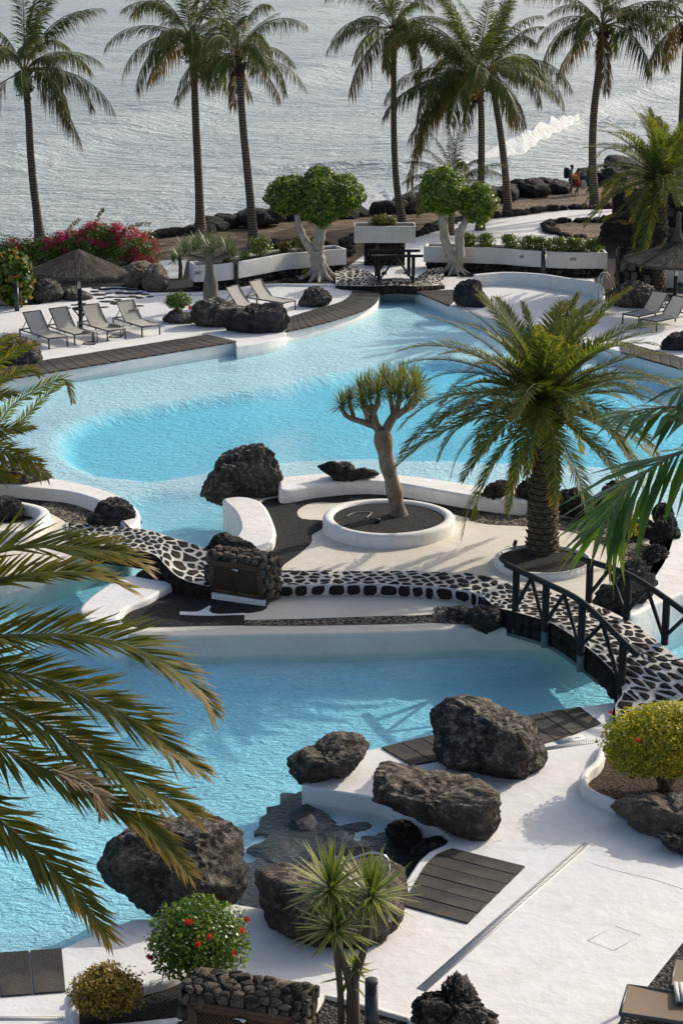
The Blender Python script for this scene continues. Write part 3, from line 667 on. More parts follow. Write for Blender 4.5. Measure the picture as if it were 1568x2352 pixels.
def clip_half(poly, p, n):
    out = []; m = len(poly)
    for i in range(m):
        a, b = poly[i], poly[(i + 1) % m]; da, db = (a - p) @ n, (b - p) @ n
        if da <= 0: out.append(a)
        if da * db < 0: out.append(a + (b - a) * (da / (da - db)))
    return out
def vor_cells(w, h, cell, rg, ax=1.0, jit=.47):
    """Voronoi cells over a w x h rectangle; ax stretches cells along x"""
    cx, cy = cell * ax, cell; pts = []
    for j in range(-1, int(h / cy) + 2):
        for i in range(-1, int(w / cx) + 2):
            pts.append(((i + .5 * (j % 2) + .5 + rg.uniform(-jit, jit)) * cx, (j + .5 + rg.uniform(-jit, jit)) * cy))
    pts = np.array(pts); res = []
    for q in pts:
        if q[0] < 0 or q[0] > w or q[1] < 0 or q[1] > h: continue
        poly = [np.array(c, float) for c in ((0, 0), (w, 0), (w, h), (0, h))]
        d = np.hypot((pts[:, 0] - q[0]), (pts[:, 1] - q[1]))
        for o in pts[(d > 1e-6) & (d < 3.2 * cx)]:
            poly = clip_half(poly, (q + o) / 2, o - q)
            if len(poly) < 3: break
        if len(poly) >= 3: res.append(np.array(poly))
    return res
def stone_mesh(c, f, gap, hgt, rg, name='stone', mat='paver_stone', sink=.03, rough=.12):
    """c: cell in strip units; f(x,y,h)->position; returns mesh about its centroid"""
    cen = c.mean(0); q = []
    m = len(c)
    for i in range(m):                       # cut corners once
        a, b = c[i], c[(i + 1) % m]
        q.append(a * .78 + b * .22 + rg.normal(0, .008, 2)); q.append(a * .25 + b * .75)
    q = np.array(q); d = q - cen; r = np.linalg.norm(d, axis=1)[:, None] + 1e-6
    q = cen + d * np.clip((r - gap) / r, .3, 1) * (1 + rg.uniform(-rough, rough * .4, (len(q), 1)))
    n = len(q); ins = cen + (q - cen) * .88
    V = [f(x, y, -sink) for x, y in q] + [f(x, y, hgt * .55) for x, y in q] + [f(x, y, hgt + rg.uniform(-.003, .004)) for x, y in ins] + [f(cen[0], cen[1], hgt)]
    V = np.array(V); o = V[:n].mean(0)
    F = [(k * n + j, k * n + (j + 1) % n, (k + 1) * n + (j + 1) % n, (k + 1) * n + j) for k in (0, 1) for j in range(n)] + [(2 * n + j, 2 * n + (j + 1) % n, 3 * n) for j in range(n)]
    mb = MB(); mb.add(V - o, F); me = mb.mesh(name, MATS[mat])
    return me, o
class StoneSet:
    """adds stones to a parent: the first 300 as parts, the rest joined"""
    def __init__(s, root, cap=290): s.root = root; s.c = 0; s.cap = cap; s.rest = []
    def add(s, me, o, name='stone'):
        s.c += 1
        if s.c <= s.cap: inst(name, me, s.root, o)
        else: s.rest.append((me, o))
    def done(s, name='small_stones'):
        if not s.rest: return
        mb = MB()
        for me, o in s.rest:
            V = np.empty(len(me.vertices) * 3, np.float32); me.vertices.foreach_get('co', V)
            mb.add(V.reshape(-1, 3) + o, [tuple(p.vertices) for p in me.polygons])
        mb.build(name, s.rest[0][0].materials[0], s.root)['kind'] = 'stuff'

def paved_strip(name, label, cat, pairs, thick, cell, ax=1.25, near_stones=True, far_stones=False, seed=1, gap=.036, zbot=None, n=8, kind=None, rust=.12, side_m='dark_wall'):
    root = thing(name, None if kind else label, None if kind else cat)
    if kind: root['kind'] = kind
    A = cr([P(a[0], a[1], z) for a, b, z in pairs], n); B = cr([P(b[0], b[1], z) for a, b, z in pairs], n)   # A far edge, B near edge
    L = seg_len((A + B) / 2); W = np.linalg.norm(A - B, axis=1); wm = W.mean(); N = len(A)
    bot = (lambda z: zbot) if zbot is not None else (lambda z: z - thick)
    mb = MB(); V = []
    for i in range(N):
        a, b = A[i], B[i]; V += [(a[0], a[1], a[2]), (b[0], b[1], b[2]), (b[0], b[1], bot(b[2])), (a[0], a[1], bot(a[2]))]
    F = [(i * 4 + j, i * 4 + (j + 1) % 4, (i + 1) * 4 + (j + 1) % 4, (i + 1) * 4 + j) for i in range(N - 1) for j in range(4)] + [(0, 3, 2, 1), tuple((N - 1) * 4 + k for k in range(4))]
    mb.add(V, F); mb.build('body', MATS[side_m], root)
    top = MB().add([p + [0, 0, .004] for i in range(N) for p in (A[i], B[i])], [(i * 2, i * 2 + 1, i * 2 + 3, i * 2 + 2) for i in range(N - 1)]); top.build('mortar_bed', MATS['mortar'], root)
    rg = np.random.RandomState(seed); ss = StoneSet(root)
    def f(x, y, h):
        a = lerp_poly(A, L, x); b = lerp_poly(B, L, x); p = b + (a - b) * (y / wm); p[2] += h; return p
    # near-side stones first (they show largest)
    def side(E, O, sgn):
        LE = seg_len(E); x = .04
        while x < LE[-1] - .15:
            wd = rg.uniform(.16, .34); x1 = min(x + wd, LE[-1] - .02)
            e0 = lerp_poly(E, LE, x); e1 = lerp_poly(E, LE, x1); q = lerp_poly(O, seg_len(O), min((x + x1) / 2 / LE[-1], 1) * seg_len(O)[-1])
            out = (e0 + e1) / 2 - q; out[2] = 0; out /= np.linalg.norm(out)
            zt0, zt1 = e0[2] - .03, e1[2] - .03; zb0, zb1 = bot(e0[2]) + .05, bot(e1[2]) + .05
            if zt0 - zb0 < .06: x = x1 + .04; continue
            zb_ = min(zb0, zb1); hh_ = min(zt0, zt1) - zb_; dx = e1 - e0; ln = np.linalg.norm(dx[:2]); dx = dx / ln
            parts_ = [(0, hh_)] if hh_ < .3 or rg.rand() < .45 else [(0, hh_ * rg.uniform(.4, .55))]
            if len(parts_) == 1 and parts_[0][1] < hh_: parts_.append((parts_[0][1] + .035, hh_))
            for y0_, y1_ in parts_:
                j = lambda: rg.uniform(-.022, .022)
                c = np.array([(j(), y0_ + j()), (ln + j(), y0_ + j()), (ln + j(), y1_ + j() * .6), (ln * .5 + j(), y1_ + abs(j())), (j(), y1_ + j() * .6)])
                me_, o = stone_mesh(c, lambda x_, y_, h_: e0 + dx * x_ + np.array([0, 0, zb_ - e0[2] + y_]) + out * h_, .0, rg.uniform(.02, .06), rg, 'side_stone', rough=.08)
                ss.add(me_, o, 'side_stone')
            x = x1 + rg.uniform(.05, .085)
    if near_stones: side(B, A, 1)
    cells = vor_cells(L[-1], wm, cell, rg, ax)
    cells.sort(key=lambda c: -abs(area2(c)))
    for c in cells:
        me, o = stone_mesh(c, f, gap * rg.uniform(.5, 1.9), rg.uniform(.008, .026), rg, 'stone', 'paver_rust' if rg.rand() < rust else 'paver_stone')
        ss.add(me, o)
    if far_stones: side(A, B, -1)
    ss.done()
    return root, A, B

paved_strip('cobbled_bridge', 'arched footbridge of black stones in white mortar without handrails, left of the island', 'bridge',
            [((150, 1200), (160, 1240), .5), ((271, 1210), (222, 1252), .74), ((339, 1217), (300, 1262), .95), ((381, 1230), (352, 1273), 1.02), ((432, 1246), (378, 1296), .97), ((471, 1260), (405, 1322), .84), ((525, 1280), (440, 1338), .76), ((600, 1300), (478, 1347), .72)],
            .42, .27, 1.3, seed=3)
mid_pairs = [((600, 1309), (600, 1346), .72), ((648, 1310), (641, 1345), .72), ((740, 1311), (736, 1343), .72), ((831, 1312), (831, 1342), .72), ((900, 1312), (900, 1343), .72), ((971, 1313), (960, 1346), .72),
             ((1040, 1315), (1025, 1351), .72), ((1100, 1321), (1075, 1358), .74), ((1157, 1334), (1108, 1370), .76)]
paved_strip('cobbled_path', '', 'path', mid_pairs, .3, .22, 1.35, seed=5, zbot=IS - .02, kind='structure', side_m='mortar')
BR = [((1157, 1334), (1108, 1370), .76), ((1235, 1354), (1139, 1394), .80), ((1352, 1384), (1180, 1405), .88), ((1434, 1421), (1252, 1426), 1.0), ((1481, 1449), (1293, 1447), 1.04), ((1525, 1486), (1333, 1476), 1.02), ((1590, 1540), (1380, 1515), .92), ((1640, 1590), (1415, 1555), .75),
      ((1690, 1640), (1428, 1592), .58), ((1740, 1700), (1412, 1625), .45), ((1780, 1780), (1420, 1700), .36)]
brroot, BA, BB = paved_strip('arched_bridge', 'arched footbridge of black stones in white mortar with dark round log handrails', 'bridge', BR, .5, .25, 1.25, seed=8, gap=.038)
paved_strip('stone_platform', 'low bridge platform of black stones in white mortar before the raised white planter box', 'bridge',
            [((770, 616), (771, 655), .42), ((790, 614), (785, 656), .45), ((830, 614), (826, 657), .5), ((872, 640), (872, 657), .58), ((912, 638), (912, 655), .62), ((950, 640), (950, 657), .58), ((985, 619), (985, 656), .5), ((1016, 614), (1021, 655), .45)], .34, .24, 1.4, seed=11, gap=.038)
# ================================================================ ROCKS
ICO = {}
def ico(n):
    if n not in ICO:
        bm = bmesh.new(); bmesh.ops.create_icosphere(bm, subdivisions=n, radius=1.0)
        ICO[n] = (np.array([v.co[:] for v in bm.verts]), [tuple(v.index for v in f.verts) for f in bm.faces]); bm.free()
    return ICO[n]
def rock_shape(seed, sub=4, p=2.5, cuts=9, cd=(.68, .93), amp=.16, fine=.05, planes=()):
    V, F = ico(sub); V = V.copy(); rg = np.random.RandomState(seed)
    V /= (np.sum(np.abs(V) ** p, axis=1) ** (1 / p))[:, None]
    N = V / np.linalg.norm(V, axis=1)[:, None]
    o = Vector((seed * 3.7, seed * 1.3, 0))
    for i in range(len(V)):
        q = Vector(N[i]); k = 1 + amp * noise.noise(q * 1.3 + o) * 1.6
        V[i] *= k
    pl = [(np.array(n, float) / np.linalg.norm(n), d) for n, d in planes]
    for _ in range(cuts):
        n = rg.normal(size=3); pl.append((n / np.linalg.norm(n), rg.uniform(*cd)))
    for n, d in pl:
        e = V @ n - d; k = e > 0; V[k] -= np.outer(e[k] * .92, n)
    for i in range(len(V)):
        q = Vector(V[i]) * 3.2 + o
        k = noise.fractal(q, .75, 2.1, 5) * fine * 2.0 + abs(noise.noise(q * .8)) * fine * 1.4 - max(0, abs(noise.noise(q * 1.7 + o)) - .28) * fine * 2.5
        if sub >= 5: k += fine * .5 * noise.noise(q * 5.5) + fine * .3 * noise.noise(q * 12)
        V[i] += N[i] * k
    return V, F
def rock_mesh(name, V, F, m):
    me = MB().add(V, F).mesh(name, MATS[m], True); autosmooth(me, 48); return me
def rock_out(name, label, pts, zb, dep, mat, seed, sub=5, p=2.6, cuts=10, amp=.09, fine=.05, planes=((.15, -.38, 1), .62), base=None, cat='rock', group=None, lean=0.0, grow=1.03):
    """boulder whose outline from the camera follows pts; zb: level of the ground it sits on; dep: half thickness (m)"""
    pts = np.array(pts, float); um, vm = (pts[:, 0].min() + pts[:, 0].max()) / 2, (pts[:, 1].min() + pts[:, 1].max()) / 2
    bv = base if base is not None else pts[:, 1].max() - 6
    g = P(um, bv, zb); Y = g[1] + dep * .75
    c = Q(um, vm, Y); rv = c - np.array([0, 0, CAMZ]); rv /= np.linalg.norm(rv)
    X = np.array([1.0, 0, 0]); X -= rv * (X @ rv); X /= np.linalg.norm(X); Z = np.cross(X, rv)
    sc = S(c); a = (pts[:, 0] - um) / sc; b = -(pts[:, 1] - vm) / sc
    an = np.arctan2(b, a); rr = np.hypot(a, b); o = np.argsort(an); an, rr = an[o], rr[o]
    an = np.r_[an[-1] - 2 * math.pi, an, an[0] + 2 * math.pi]; rr = np.r_[rr[-1], rr, rr[0]]
    pl = [planes] if planes and not isinstance(planes[0][0], (tuple, list)) else list(planes or [])
    V, F = rock_shape(seed, sub, p, cuts, (.70, .95), amp, fine * 1.25, pl)
    # per-direction gain so the outline matches after shaping
    ang = np.arctan2(V[:, 2], V[:, 0]); rad = np.hypot(V[:, 0], V[:, 2])
    bins = np.linspace(-math.pi, math.pi, 73); mx_ = np.array([rad[(ang >= bins[i]) & (ang < bins[i + 1])].max(initial=.2) for i in range(72)])
    mx_ = (mx_ + np.roll(mx_, 1) + np.roll(mx_, -1)) / 3; cb = (bins[:-1] + bins[1:]) / 2
    k = np.interp(ang, an, rr) / np.interp(ang, np.r_[cb[-1] - 2 * math.pi, cb, cb[0] + 2 * math.pi], np.r_[mx_[-1], mx_, mx_[0]]) * grow
    W = np.outer(V[:, 0] * k, X) + np.outer(V[:, 2] * k, Z) + np.outer(V[:, 1] * dep, rv)
    me = rock_mesh(name, W, F, mat); ob = inst(name, me, None, c)
    return tag(ob, label, cat, group)
ro = rock_out
# near boulders
ro('boulder', 'largest dark rounded boulder, at the edge of the near pool on the left', [(228, 2000), (232, 1965), (260, 1930), (300, 1905), (335, 1890), (362, 1875), (400, 1878), (440, 1870), (490, 1875), (530, 1893), (553, 1915), (558, 1960), (565, 2010), (556, 2050), (530, 2085), (480, 2103), (425, 2114), (375, 2110), (330, 2085), (290, 2055), (255, 2035)],
   .25, 1.0, 'basalt', 3, 6, planes=((.15, -.42, 1), .74), fine=.03)
ro('boulder', 'tall rounded dark boulder with pale patches on the terrace below the arched bridge', [(988, 1650), (995, 1632), (1025, 1607), (1060, 1600), (1110, 1602), (1150, 1625), (1190, 1640), (1225, 1658), (1240, 1690), (1252, 1720), (1254, 1745), (1230, 1775), (1190, 1797), (1130, 1797), (1080, 1782), (1030, 1765), (1008, 1745), (995, 1715), (1002, 1690)],
   .3, .85, 'basalt', 8, 6, planes=((.32, -.38, 1), .58), fine=.035)
ro('boulder', 'long flat-topped brown boulder with pitted sides on the white terrace', [(860, 1830), (866, 1762), (880, 1750), (930, 1757), (985, 1772), (1040, 1778), (1100, 1792), (1144, 1822), (1146, 1850), (1135, 1910), (1110, 1928), (1060, 1920), (1010, 1895), (950, 1875), (900, 1855), (858, 1840)],
   .3, .6, 'basalt_brown', 14, 6, 3.6, 4, .05, .03, planes=((.10, -.40, 1), .34))
ro('boulder', 'flat-topped brown boulder hanging over the pool at the tip of the white ledge', [(659, 1745), (690, 1722), (720, 1712), (740, 1695), (800, 1682), (822, 1683), (847, 1712), (840, 1730), (822, 1755), (760, 1783), (715, 1805), (690, 1800), (668, 1775)],
   .3, .45, 'basalt_brown', 21, 6, 3.4, 4, .05, .035, planes=((.05, -.42, 1), .30))
ro('boulder', 'brown pitted boulder behind the bottom yucca at the pool edge', [(585, 2010), (590, 1998), (625, 1990), (680, 1985), (740, 1980), (830, 1972), (890, 1975), (925, 1990), (935, 2030), (925, 2100), (870, 2160), (800, 2175), (735, 2180), (700, 2165), (650, 2145), (615, 2120), (600, 2075)],
   .28, .8, 'basalt_brown', 27, 6, 3.2, 4, .05, .03, planes=((.05, -.40, 1), .40))
ro('boulder', 'tan and dark flat boulder at the right edge beside the gold hibiscus bush', [(1404, 1850), (1425, 1832), (1470, 1825), (1530, 1830), (1580, 1818), (1660, 1825), (1700, 1870), (1660, 1940), (1560, 1935), (1500, 1918), (1460, 1908), (1440, 1880), (1415, 1868)],
   .3, .6, 'tan_rock', 31, 5, 3.0, 5, .08, .05, planes=((.1, -.4, 1), .45))
ro('rock', 'small dark rock under the tan boulder at the right edge', [(1513, 1920), (1550, 1912), (1600, 1920), (1620, 1950), (1590, 1975), (1555, 1955), (1525, 1940)], .3, .3, 'basalt', 33, 4)
ro('boulder', 'jagged black lava rock with a tall peak at the bottom edge', [(945, 2335), (950, 2300), (975, 2282), (1010, 2278), (1025, 2250), (1045, 2235), (1068, 2240), (1085, 2262), (1098, 2290), (1110, 2310), (1120, 2318), (1140, 2330), (1142, 2350), (1090, 2380), (1020, 2400), (960, 2390), (940, 2362)],
   .3, .5, 'basalt', 37, 6, 2.2, 12, .16, .09, planes=((.6, -.4, 1), .75))
ro('rock', 'black wet rock in the corner pool, beside the square plank deck', [(885, 1905), (900, 1888), (935, 1885), (962, 1893), (968, 1915), (950, 1945), (930, 1958), (905, 1935)], -.1, .4, 'basalt_black', 41, 5, amp=.15, fine=.06)
ro('rock', 'rounded black rock against the corner of the square plank deck', [(940, 1960), (955, 1940), (985, 1925), (1015, 1922), (1034, 1935), (1028, 1952), (1000, 1958), (975, 1985), (955, 1985)], .0, .35, 'basalt_black', 43, 5, fine=.05)
ro('rock', 'small black rock at the foot of the white ledge in the corner pool', [(862, 1856), (880, 1847), (897, 1855), (897, 1872), (870, 1873)], -.1, .2, 'basalt_black', 45, 4)
for k_, (u_, v_, r_) in enumerate([(700, 1890, 1), (770, 1925, .7), (815, 1905, .5), (830, 1970, .9), (740, 1985, .8), (650, 1960, 1.0)]):
    V_, F_ = rock_shape(50 + k_, 4); me_ = rock_mesh('rock', V_ * [.55 * r_, .5 * r_, .22 * r_], F_, 'wet_basalt'); g_ = P(u_, v_, -.18)
    tag(inst('sunken_rock', me_, None, g_ - [0, 0, .02]), ['large black rock under the water below the white ledge', 'black rock under the water left of the steel handrail', 'small black rock under water near the ledge wall', 'black rock under water right behind the handrail',
                                                    'black rock under water behind the yucca boulder', 'leftmost black rock sunk in the corner pool'][k_], 'rock')
# island rocks
ro('boulder', 'big dark boulder at the left end of the island rim beside the bay', [(460, 1135), (468, 1115), (490, 1080), (500, 1055), (540, 1030), (575, 1022), (608, 1021), (625, 1040), (640, 1075), (649, 1105), (648, 1130), (630, 1148), (605, 1155), (585, 1143), (545, 1142), (510, 1162), (480, 1150)],
   .6, .8, 'basalt', 61, 6, planes=((-.5, -.35, 1), .62), base=1135)
ro('rock', 'low jagged black rock on the island rim left of the dragon tree', [(730, 1072), (745, 1064), (780, 1062), (815, 1077), (850, 1078), (868, 1082), (870, 1090), (830, 1098), (800, 1110), (785, 1112), (760, 1095), (745, 1085)], .8, .4, 'basalt_black', 63, 5, amp=.2, fine=.08)
ro('rock', 'rusty brown lava rock on the island rim, its upper half', [(1100, 1150), (1110, 1128), (1135, 1108), (1158, 1102), (1176, 1118), (1165, 1130), (1140, 1145), (1120, 1155)], .75, .3, 'rust_rock', 65, 5, amp=.2, fine=.08)
ro('rock', 'rusty brown lava rock at the foot of the island rim', [(1075, 1155), (1080, 1135), (1105, 1130), (1135, 1142), (1145, 1165), (1125, 1175), (1085, 1172)], .45, .3, 'rust_rock', 66, 5, amp=.2, fine=.08)
for (nm, pt, d_, m_, sd, lb_) in [
    ('rock', [(1190, 1160), (1195, 1110), (1215, 1095), (1235, 1105), (1240, 1170), (1215, 1178)], .3, 'basalt_black', 71, 'black lava rock immediately left of the big date palm trunk'),
    ('rock', [(1280, 1180), (1283, 1130), (1310, 1122), (1345, 1128), (1360, 1150), (1345, 1178), (1310, 1192)], .4, 'basalt_black', 72, 'craggy black lava rock immediately right of the big date palm trunk'),
    ('rock', [(1325, 1190), (1330, 1165), (1370, 1140), (1420, 1145), (1440, 1180), (1400, 1205), (1350, 1205)], .4, 'basalt_black', 73, 'wide black lava rock on the island rim behind the broad palm frond'),
    ('rock', [(1380, 1145), (1388, 1115), (1430, 1108), (1440, 1130), (1425, 1160)], .35, 'basalt_black', 74, 'upright black rock at the water side of the island rim'),
    ('rock', [(1405, 1225), (1415, 1200), (1460, 1195), (1500, 1200), (1520, 1225), (1490, 1240), (1430, 1240)], .4, 'basalt_black', 75, 'black lava rock half hidden by the broad palm frond tips'),
    ('rock', [(1500, 1195), (1505, 1160), (1530, 1155), (1545, 1175), (1540, 1205), (1515, 1215)], .3, 'basalt_black', 76, 'black lava rock standing in the pool side of the island rim at the right'),
    ('rock', [(1500, 1260), (1505, 1200), (1540, 1180), (1555, 1210), (1558, 1245), (1540, 1265)], .35, 'basalt_black', 77, 'tall black lava rock at the right end of the island rim'),
    ('rock', [(1478, 1300), (1480, 1262), (1510, 1250), (1535, 1268), (1530, 1300), (1500, 1312)], .35, 'basalt_black', 78, 'black lava rock on the gravel at the right end of the island')]:
    ro(nm, lb_, pt, .5, d_, m_, sd, 5, amp=.22, fine=.09, cuts=12)
ro('boulder', 'tall pointed grey rock behind the arched bridge, next to the gravel bed', [(1355, 1400), (1368, 1365), (1385, 1340), (1410, 1345), (1420, 1310), (1445, 1285), (1465, 1282), (1490, 1305), (1506, 1335), (1480, 1385), (1455, 1412), (1420, 1418), (1380, 1410)], .5, .45, 'basalt', 81, 5, 2.2, 14, .2, .08)
ro('rock', 'black rock hanging over the island front wall by the bridge', [(1062, 1425), (1080, 1400), (1120, 1392), (1155, 1398), (1158, 1415), (1150, 1440), (1125, 1455), (1100, 1450), (1080, 1432)], .45, .4, 'basalt_black', 83, 5)
ro('rock', 'flat black rock left of the one hanging over the island front wall', [(1022, 1422), (1026, 1400), (1045, 1392), (1075, 1398), (1085, 1420), (1060, 1432)], .45, .3, 'basalt', 84, 5)
ro('rock', 'black rock behind the stone cabinet on the island, at the bay', [(470, 1262), (480, 1250), (515, 1222), (535, 1232), (560, 1240), (592, 1265), (590, 1285), (520, 1290), (480, 1285)], .45, .5, 'basalt_black', 86, 5, amp=.15)
ro('rock', 'dark rounded rock under the cobbled bridge at its right end', [(308, 1330), (330, 1308), (352, 1290), (375, 1300), (405, 1305), (408, 1340), (380, 1345), (330, 1342)], .45, .4, 'basalt_black', 88, 5)
ro('rock', 'dark rounded rock on the left bank kerb at the left end of the cobbled bridge', [(217, 1180), (225, 1158), (245, 1146), (285, 1147), (305, 1165), (312, 1192), (290, 1212), (255, 1205), (228, 1195)], .6, .4, 'basalt_black', 90, 5)
ro('rock', 'black craggy rock in the corner of the cobbled bridge on the left bank', [(205, 1200), (215, 1182), (245, 1188), (290, 1210), (298, 1225), (270, 1228), (225, 1215)], .5, .3, 'basalt_black', 91, 4, amp=.2, fine=.08)
ro('rock', 'brown and black rock on the left bank kerb under the palm fronds', [(-30, 1090), (0, 1072), (60, 1065), (100, 1075), (118, 1097), (80, 1118), (40, 1130), (15, 1120), (-20, 1110)], .6, .5, 'basalt', 93, 5)
ro('rock', 'black holed lava rock in the round white kerb at the left edge', [(-30, 1180), (-20, 1150), (20, 1140), (35, 1142), (55, 1165), (50, 1188), (20, 1200), (-20, 1198)], .5, .35, 'basalt_black', 95, 5, amp=.15, fine=.07)
# far terrace rocks
ro('boulder', 'greenish black pitted boulder overhanging the pool between the two far boardwalks', [(510, 735), (520, 718), (560, 708), (600, 700), (640, 697), (655, 710), (662, 735), (655, 758), (620, 768), (560, 770), (525, 762)], .3, .6, 'basalt_black', 101, 5, 3.2, 5, planes=((.1, -.32, 1), .48))
ro('boulder', 'rounded brown-grey boulder at the foot of the bottle-shaped dragon tree', [(438, 725), (445, 700), (475, 688), (520, 692), (548, 705), (560, 725), (535, 750), (490, 757), (450, 745)], .3, .5, 'basalt', 103, 5)
ro('rock', 'low dark rock under the small red-flowered shrub on the far terrace', [(374, 735), (385, 722), (420, 718), (442, 722), (445, 742), (410, 749), (382, 745)], .3, .4, 'basalt', 104, 4)
ro('rock', 'pointed black rock alone on the far terrace beside the two cream loungers', [(684, 700), (695, 680), (722, 657), (745, 665), (763, 685), (755, 698), (730, 705), (725, 712), (705, 705)], .3, .4, 'basalt', 106, 5, 2.2, 14, .15, .06)
ro('boulder', 'black boulder at the end of the plank deck on the right of the pool inlet', [(1040, 685), (1045, 660), (1075, 642), (1100, 645), (1106, 668), (1120, 700), (1100, 712), (1060, 708)], .3, .45, 'basalt_black', 108, 5)
ro('boulder', 'left of the two tan split boulders behind the big thatched parasol', [(285, 650), (290, 618), (320, 600), (345, 603), (352, 640), (335, 668), (300, 665)], .3, .6, 'tan_rock', 110, 5, 2.6, 12, amp=.12)
ro('boulder', 'right of the two tan split boulders behind the big thatched parasol', [(330, 660), (335, 625), (345, 608), (362, 605), (385, 632), (388, 655), (370, 670), (345, 675)], .3, .5, 'tan_rock', 111, 5, 2.4, 14, amp=.14)
ro('rock', 'dark cracked rock behind the leftmost lounger by the sea grape bush', [(72, 690), (80, 660), (105, 640), (125, 640), (140, 660), (145, 680), (120, 698), (85, 700)], .3, .5, 'basalt', 113, 5, amp=.15)
ro('rock', 'flat dark rock right of the cracked rock behind the loungers', [(140, 690), (150, 672), (190, 668), (208, 680), (200, 692), (160, 696)], .3, .4, 'basalt', 115, 4)
ro('rock', 'dark brown low rock at the foot of the far right date palm', [(1400, 700), (1405, 670), (1440, 650), (1480, 652), (1510, 675), (1515, 698), (1470, 712), (1420, 710)], .3, .6, 'basalt', 117, 5)
ro('rock', 'black rock on the terrace at the right edge by the pool', [(1515, 795), (1530, 775), (1560, 763), (1600, 770), (1610, 800), (1560, 812)], .3, .4, 'basalt_black', 119, 5)
ro('rock', 'dark lava block behind the palm fronds at the left end of the far boardwalk', [(-30, 800), (0, 778), (50, 775), (80, 782), (92, 800), (95, 830), (60, 845), (-20, 845)], .3, .6, 'basalt', 121, 5)
# shared small rocks
LIB = [rock_mesh('rock', *rock_shape(200 + i, 3, cuts=9, amp=.2, fine=.05), 'basalt_black') for i in range(7)]
LIB2 = [rock_mesh('rock', *rock_shape(220 + i, 2, cuts=7, amp=.2, fine=.03), 'basalt_black') for i in range(6)]
ORD = 'first second third fourth fifth sixth seventh eighth ninth tenth eleventh twelfth thirteenth fourteenth fifteenth sixteenth seventeenth eighteenth nineteenth'.split()
TENS = {2: 'twenty', 3: 'thirty', 4: 'forty', 5: 'fifty'}; TENO = {20: 'twentieth', 30: 'thirtieth', 40: 'fortieth', 50: 'fiftieth'}
def ordi(i): return ORD[i - 1] if i < 20 else (TENO[i] if i % 10 == 0 else TENS[i // 10] + '-' + ORD[i % 10 - 1])
def rocks_along(pts, z, n, size, label, group, lib=LIB, spread=.3, zs=.7, sink=.25, k0=0):
    p = np.array([P(u, v, z) for u, v in pts]); L = seg_len(p)
    for i in range(n):
        q = lerp_poly(p, L, (i + rnd.uniform(.1, .9)) / n * L[-1]); s = rnd.uniform(*size) * .62
        q = q + [rnd.uniform(-.2, .2) * spread, rnd.uniform(-1, 1) * spread, s * (zs - sink * 2 * zs)]
        tag(inst('rock', rnd.choice(lib), None, q, (rnd.uniform(-.3, .3), rnd.uniform(-.3, .3), rnd.uniform(0, 6.3)), (s * rnd.uniform(.9, 1.4), s * rnd.uniform(.8, 1.1), s * zs * rnd.uniform(.8, 1.2))), ordi(i + 1) + ' ' + label, 'rock', group)
SH = 'rocks along the shoreline'
rocks_along([(345, 549), (430, 538), (480, 530)], .1, 22, (.4, .75), 'black rock from the left in the low row at the left of the shore', SH + ', low left row', spread=.3)
rocks_along([(480, 532), (520, 522), (560, 516), (640, 508)], .1, 30, (.5, 1.0), 'black rock from the left in the shore heap left of the big ficus', SH + ', left heap', spread=.9)
rocks_along([(560, 512), (600, 505), (640, 503)], .45, 8, (.7, 1.1), 'large rock from the left on top of the shore heap left of the ficus', SH + ', top of the left heap', spread=.4)
rocks_along([(640, 506), (700, 504), (830, 500)], .1, 14, (.7, 1.1), 'black shore rock from the left behind the big ficus trunks', SH + ', behind the ficus', spread=.5)
rocks_along([(860, 497), (940, 488), (1010, 474), (1070, 466)], .1, 12, (.9, 1.5), 'black shore rock from the left between box planter and small coconut palm', SH + ', middle', spread=.6)
rocks_along([(1090, 465), (1160, 456), (1300, 438)], .1, 13, (.8, 1.3), 'black rock from the left at the foot of the big shore boulders', SH + ', foot of the big boulders', spread=.5)
rocks_along([(1320, 430), (1420, 405), (1568, 372), (1700, 345)], .1, 14, (1.0, 2.0), 'dark shore rock from the left behind the far right date palm', SH + ', right', spread=.8)
for (pt, sd, lb_) in [([(1140, 460), (1150, 430), (1180, 425), (1190, 445), (1180, 465), (1155, 470)], 131, 'black shore boulder just left of the widest one'), ([(1188, 440), (1190, 418), (1215, 412), (1250, 422), (1262, 440), (1245, 458), (1205, 456)], 132, 'widest rounded black boulder on the shore, left of the people'),
                      ([(1255, 440), (1262, 425), (1285, 416), (1305, 425), (1308, 440), (1280, 450)], 133, 'rounded black boulder on the shore just left of the people'), ([(1370, 415), (1385, 395), (1410, 380), (1435, 400), (1440, 425), (1400, 430)], 134, 'reddish black boulder on the shore right of the people')]:
    ro('boulder', lb_, pt, .2, .7, 'basalt_black', sd, 4)
PB = 'small stones edging the white path'
rocks_along([(960, 543), (1010, 524), (1050, 508), (1100, 503), (1180, 496), (1250, 486), (1320, 480), (1420, 478)], .3, 46, (.28, .55), 'small black stone from the left edging the far side of the white path', PB + ', far side', LIB2, .12)
rocks_along([(1262, 535), (1252, 523), (1265, 514), (1310, 511), (1400, 511)], .3, 20, (.3, .5), 'small black stone along the far edge of the gravel island in the path', PB + ', gravel island', LIB2, .1)
rocks_along([(1262, 535), (1300, 545), (1345, 550)], .3, 7, (.3, .5), 'small black stone from the left on the near edge of the gravel island', PB + ', gravel island front', LIB2, .1)
rocks_along([(790, 570), (800, 556), (812, 545), (800, 590)], .3, 7, (.3, .6), 'small black stone from the back in the heap left of the box planter', 'small stones left of the box planter', LIB2, .3)
rocks_along([(590, 575), (650, 560), (760, 566)], .3, 9, (.3, .55), 'small dark stone from the left on the sand behind the left trough', 'small stones behind the left planter', LIB2, .8)
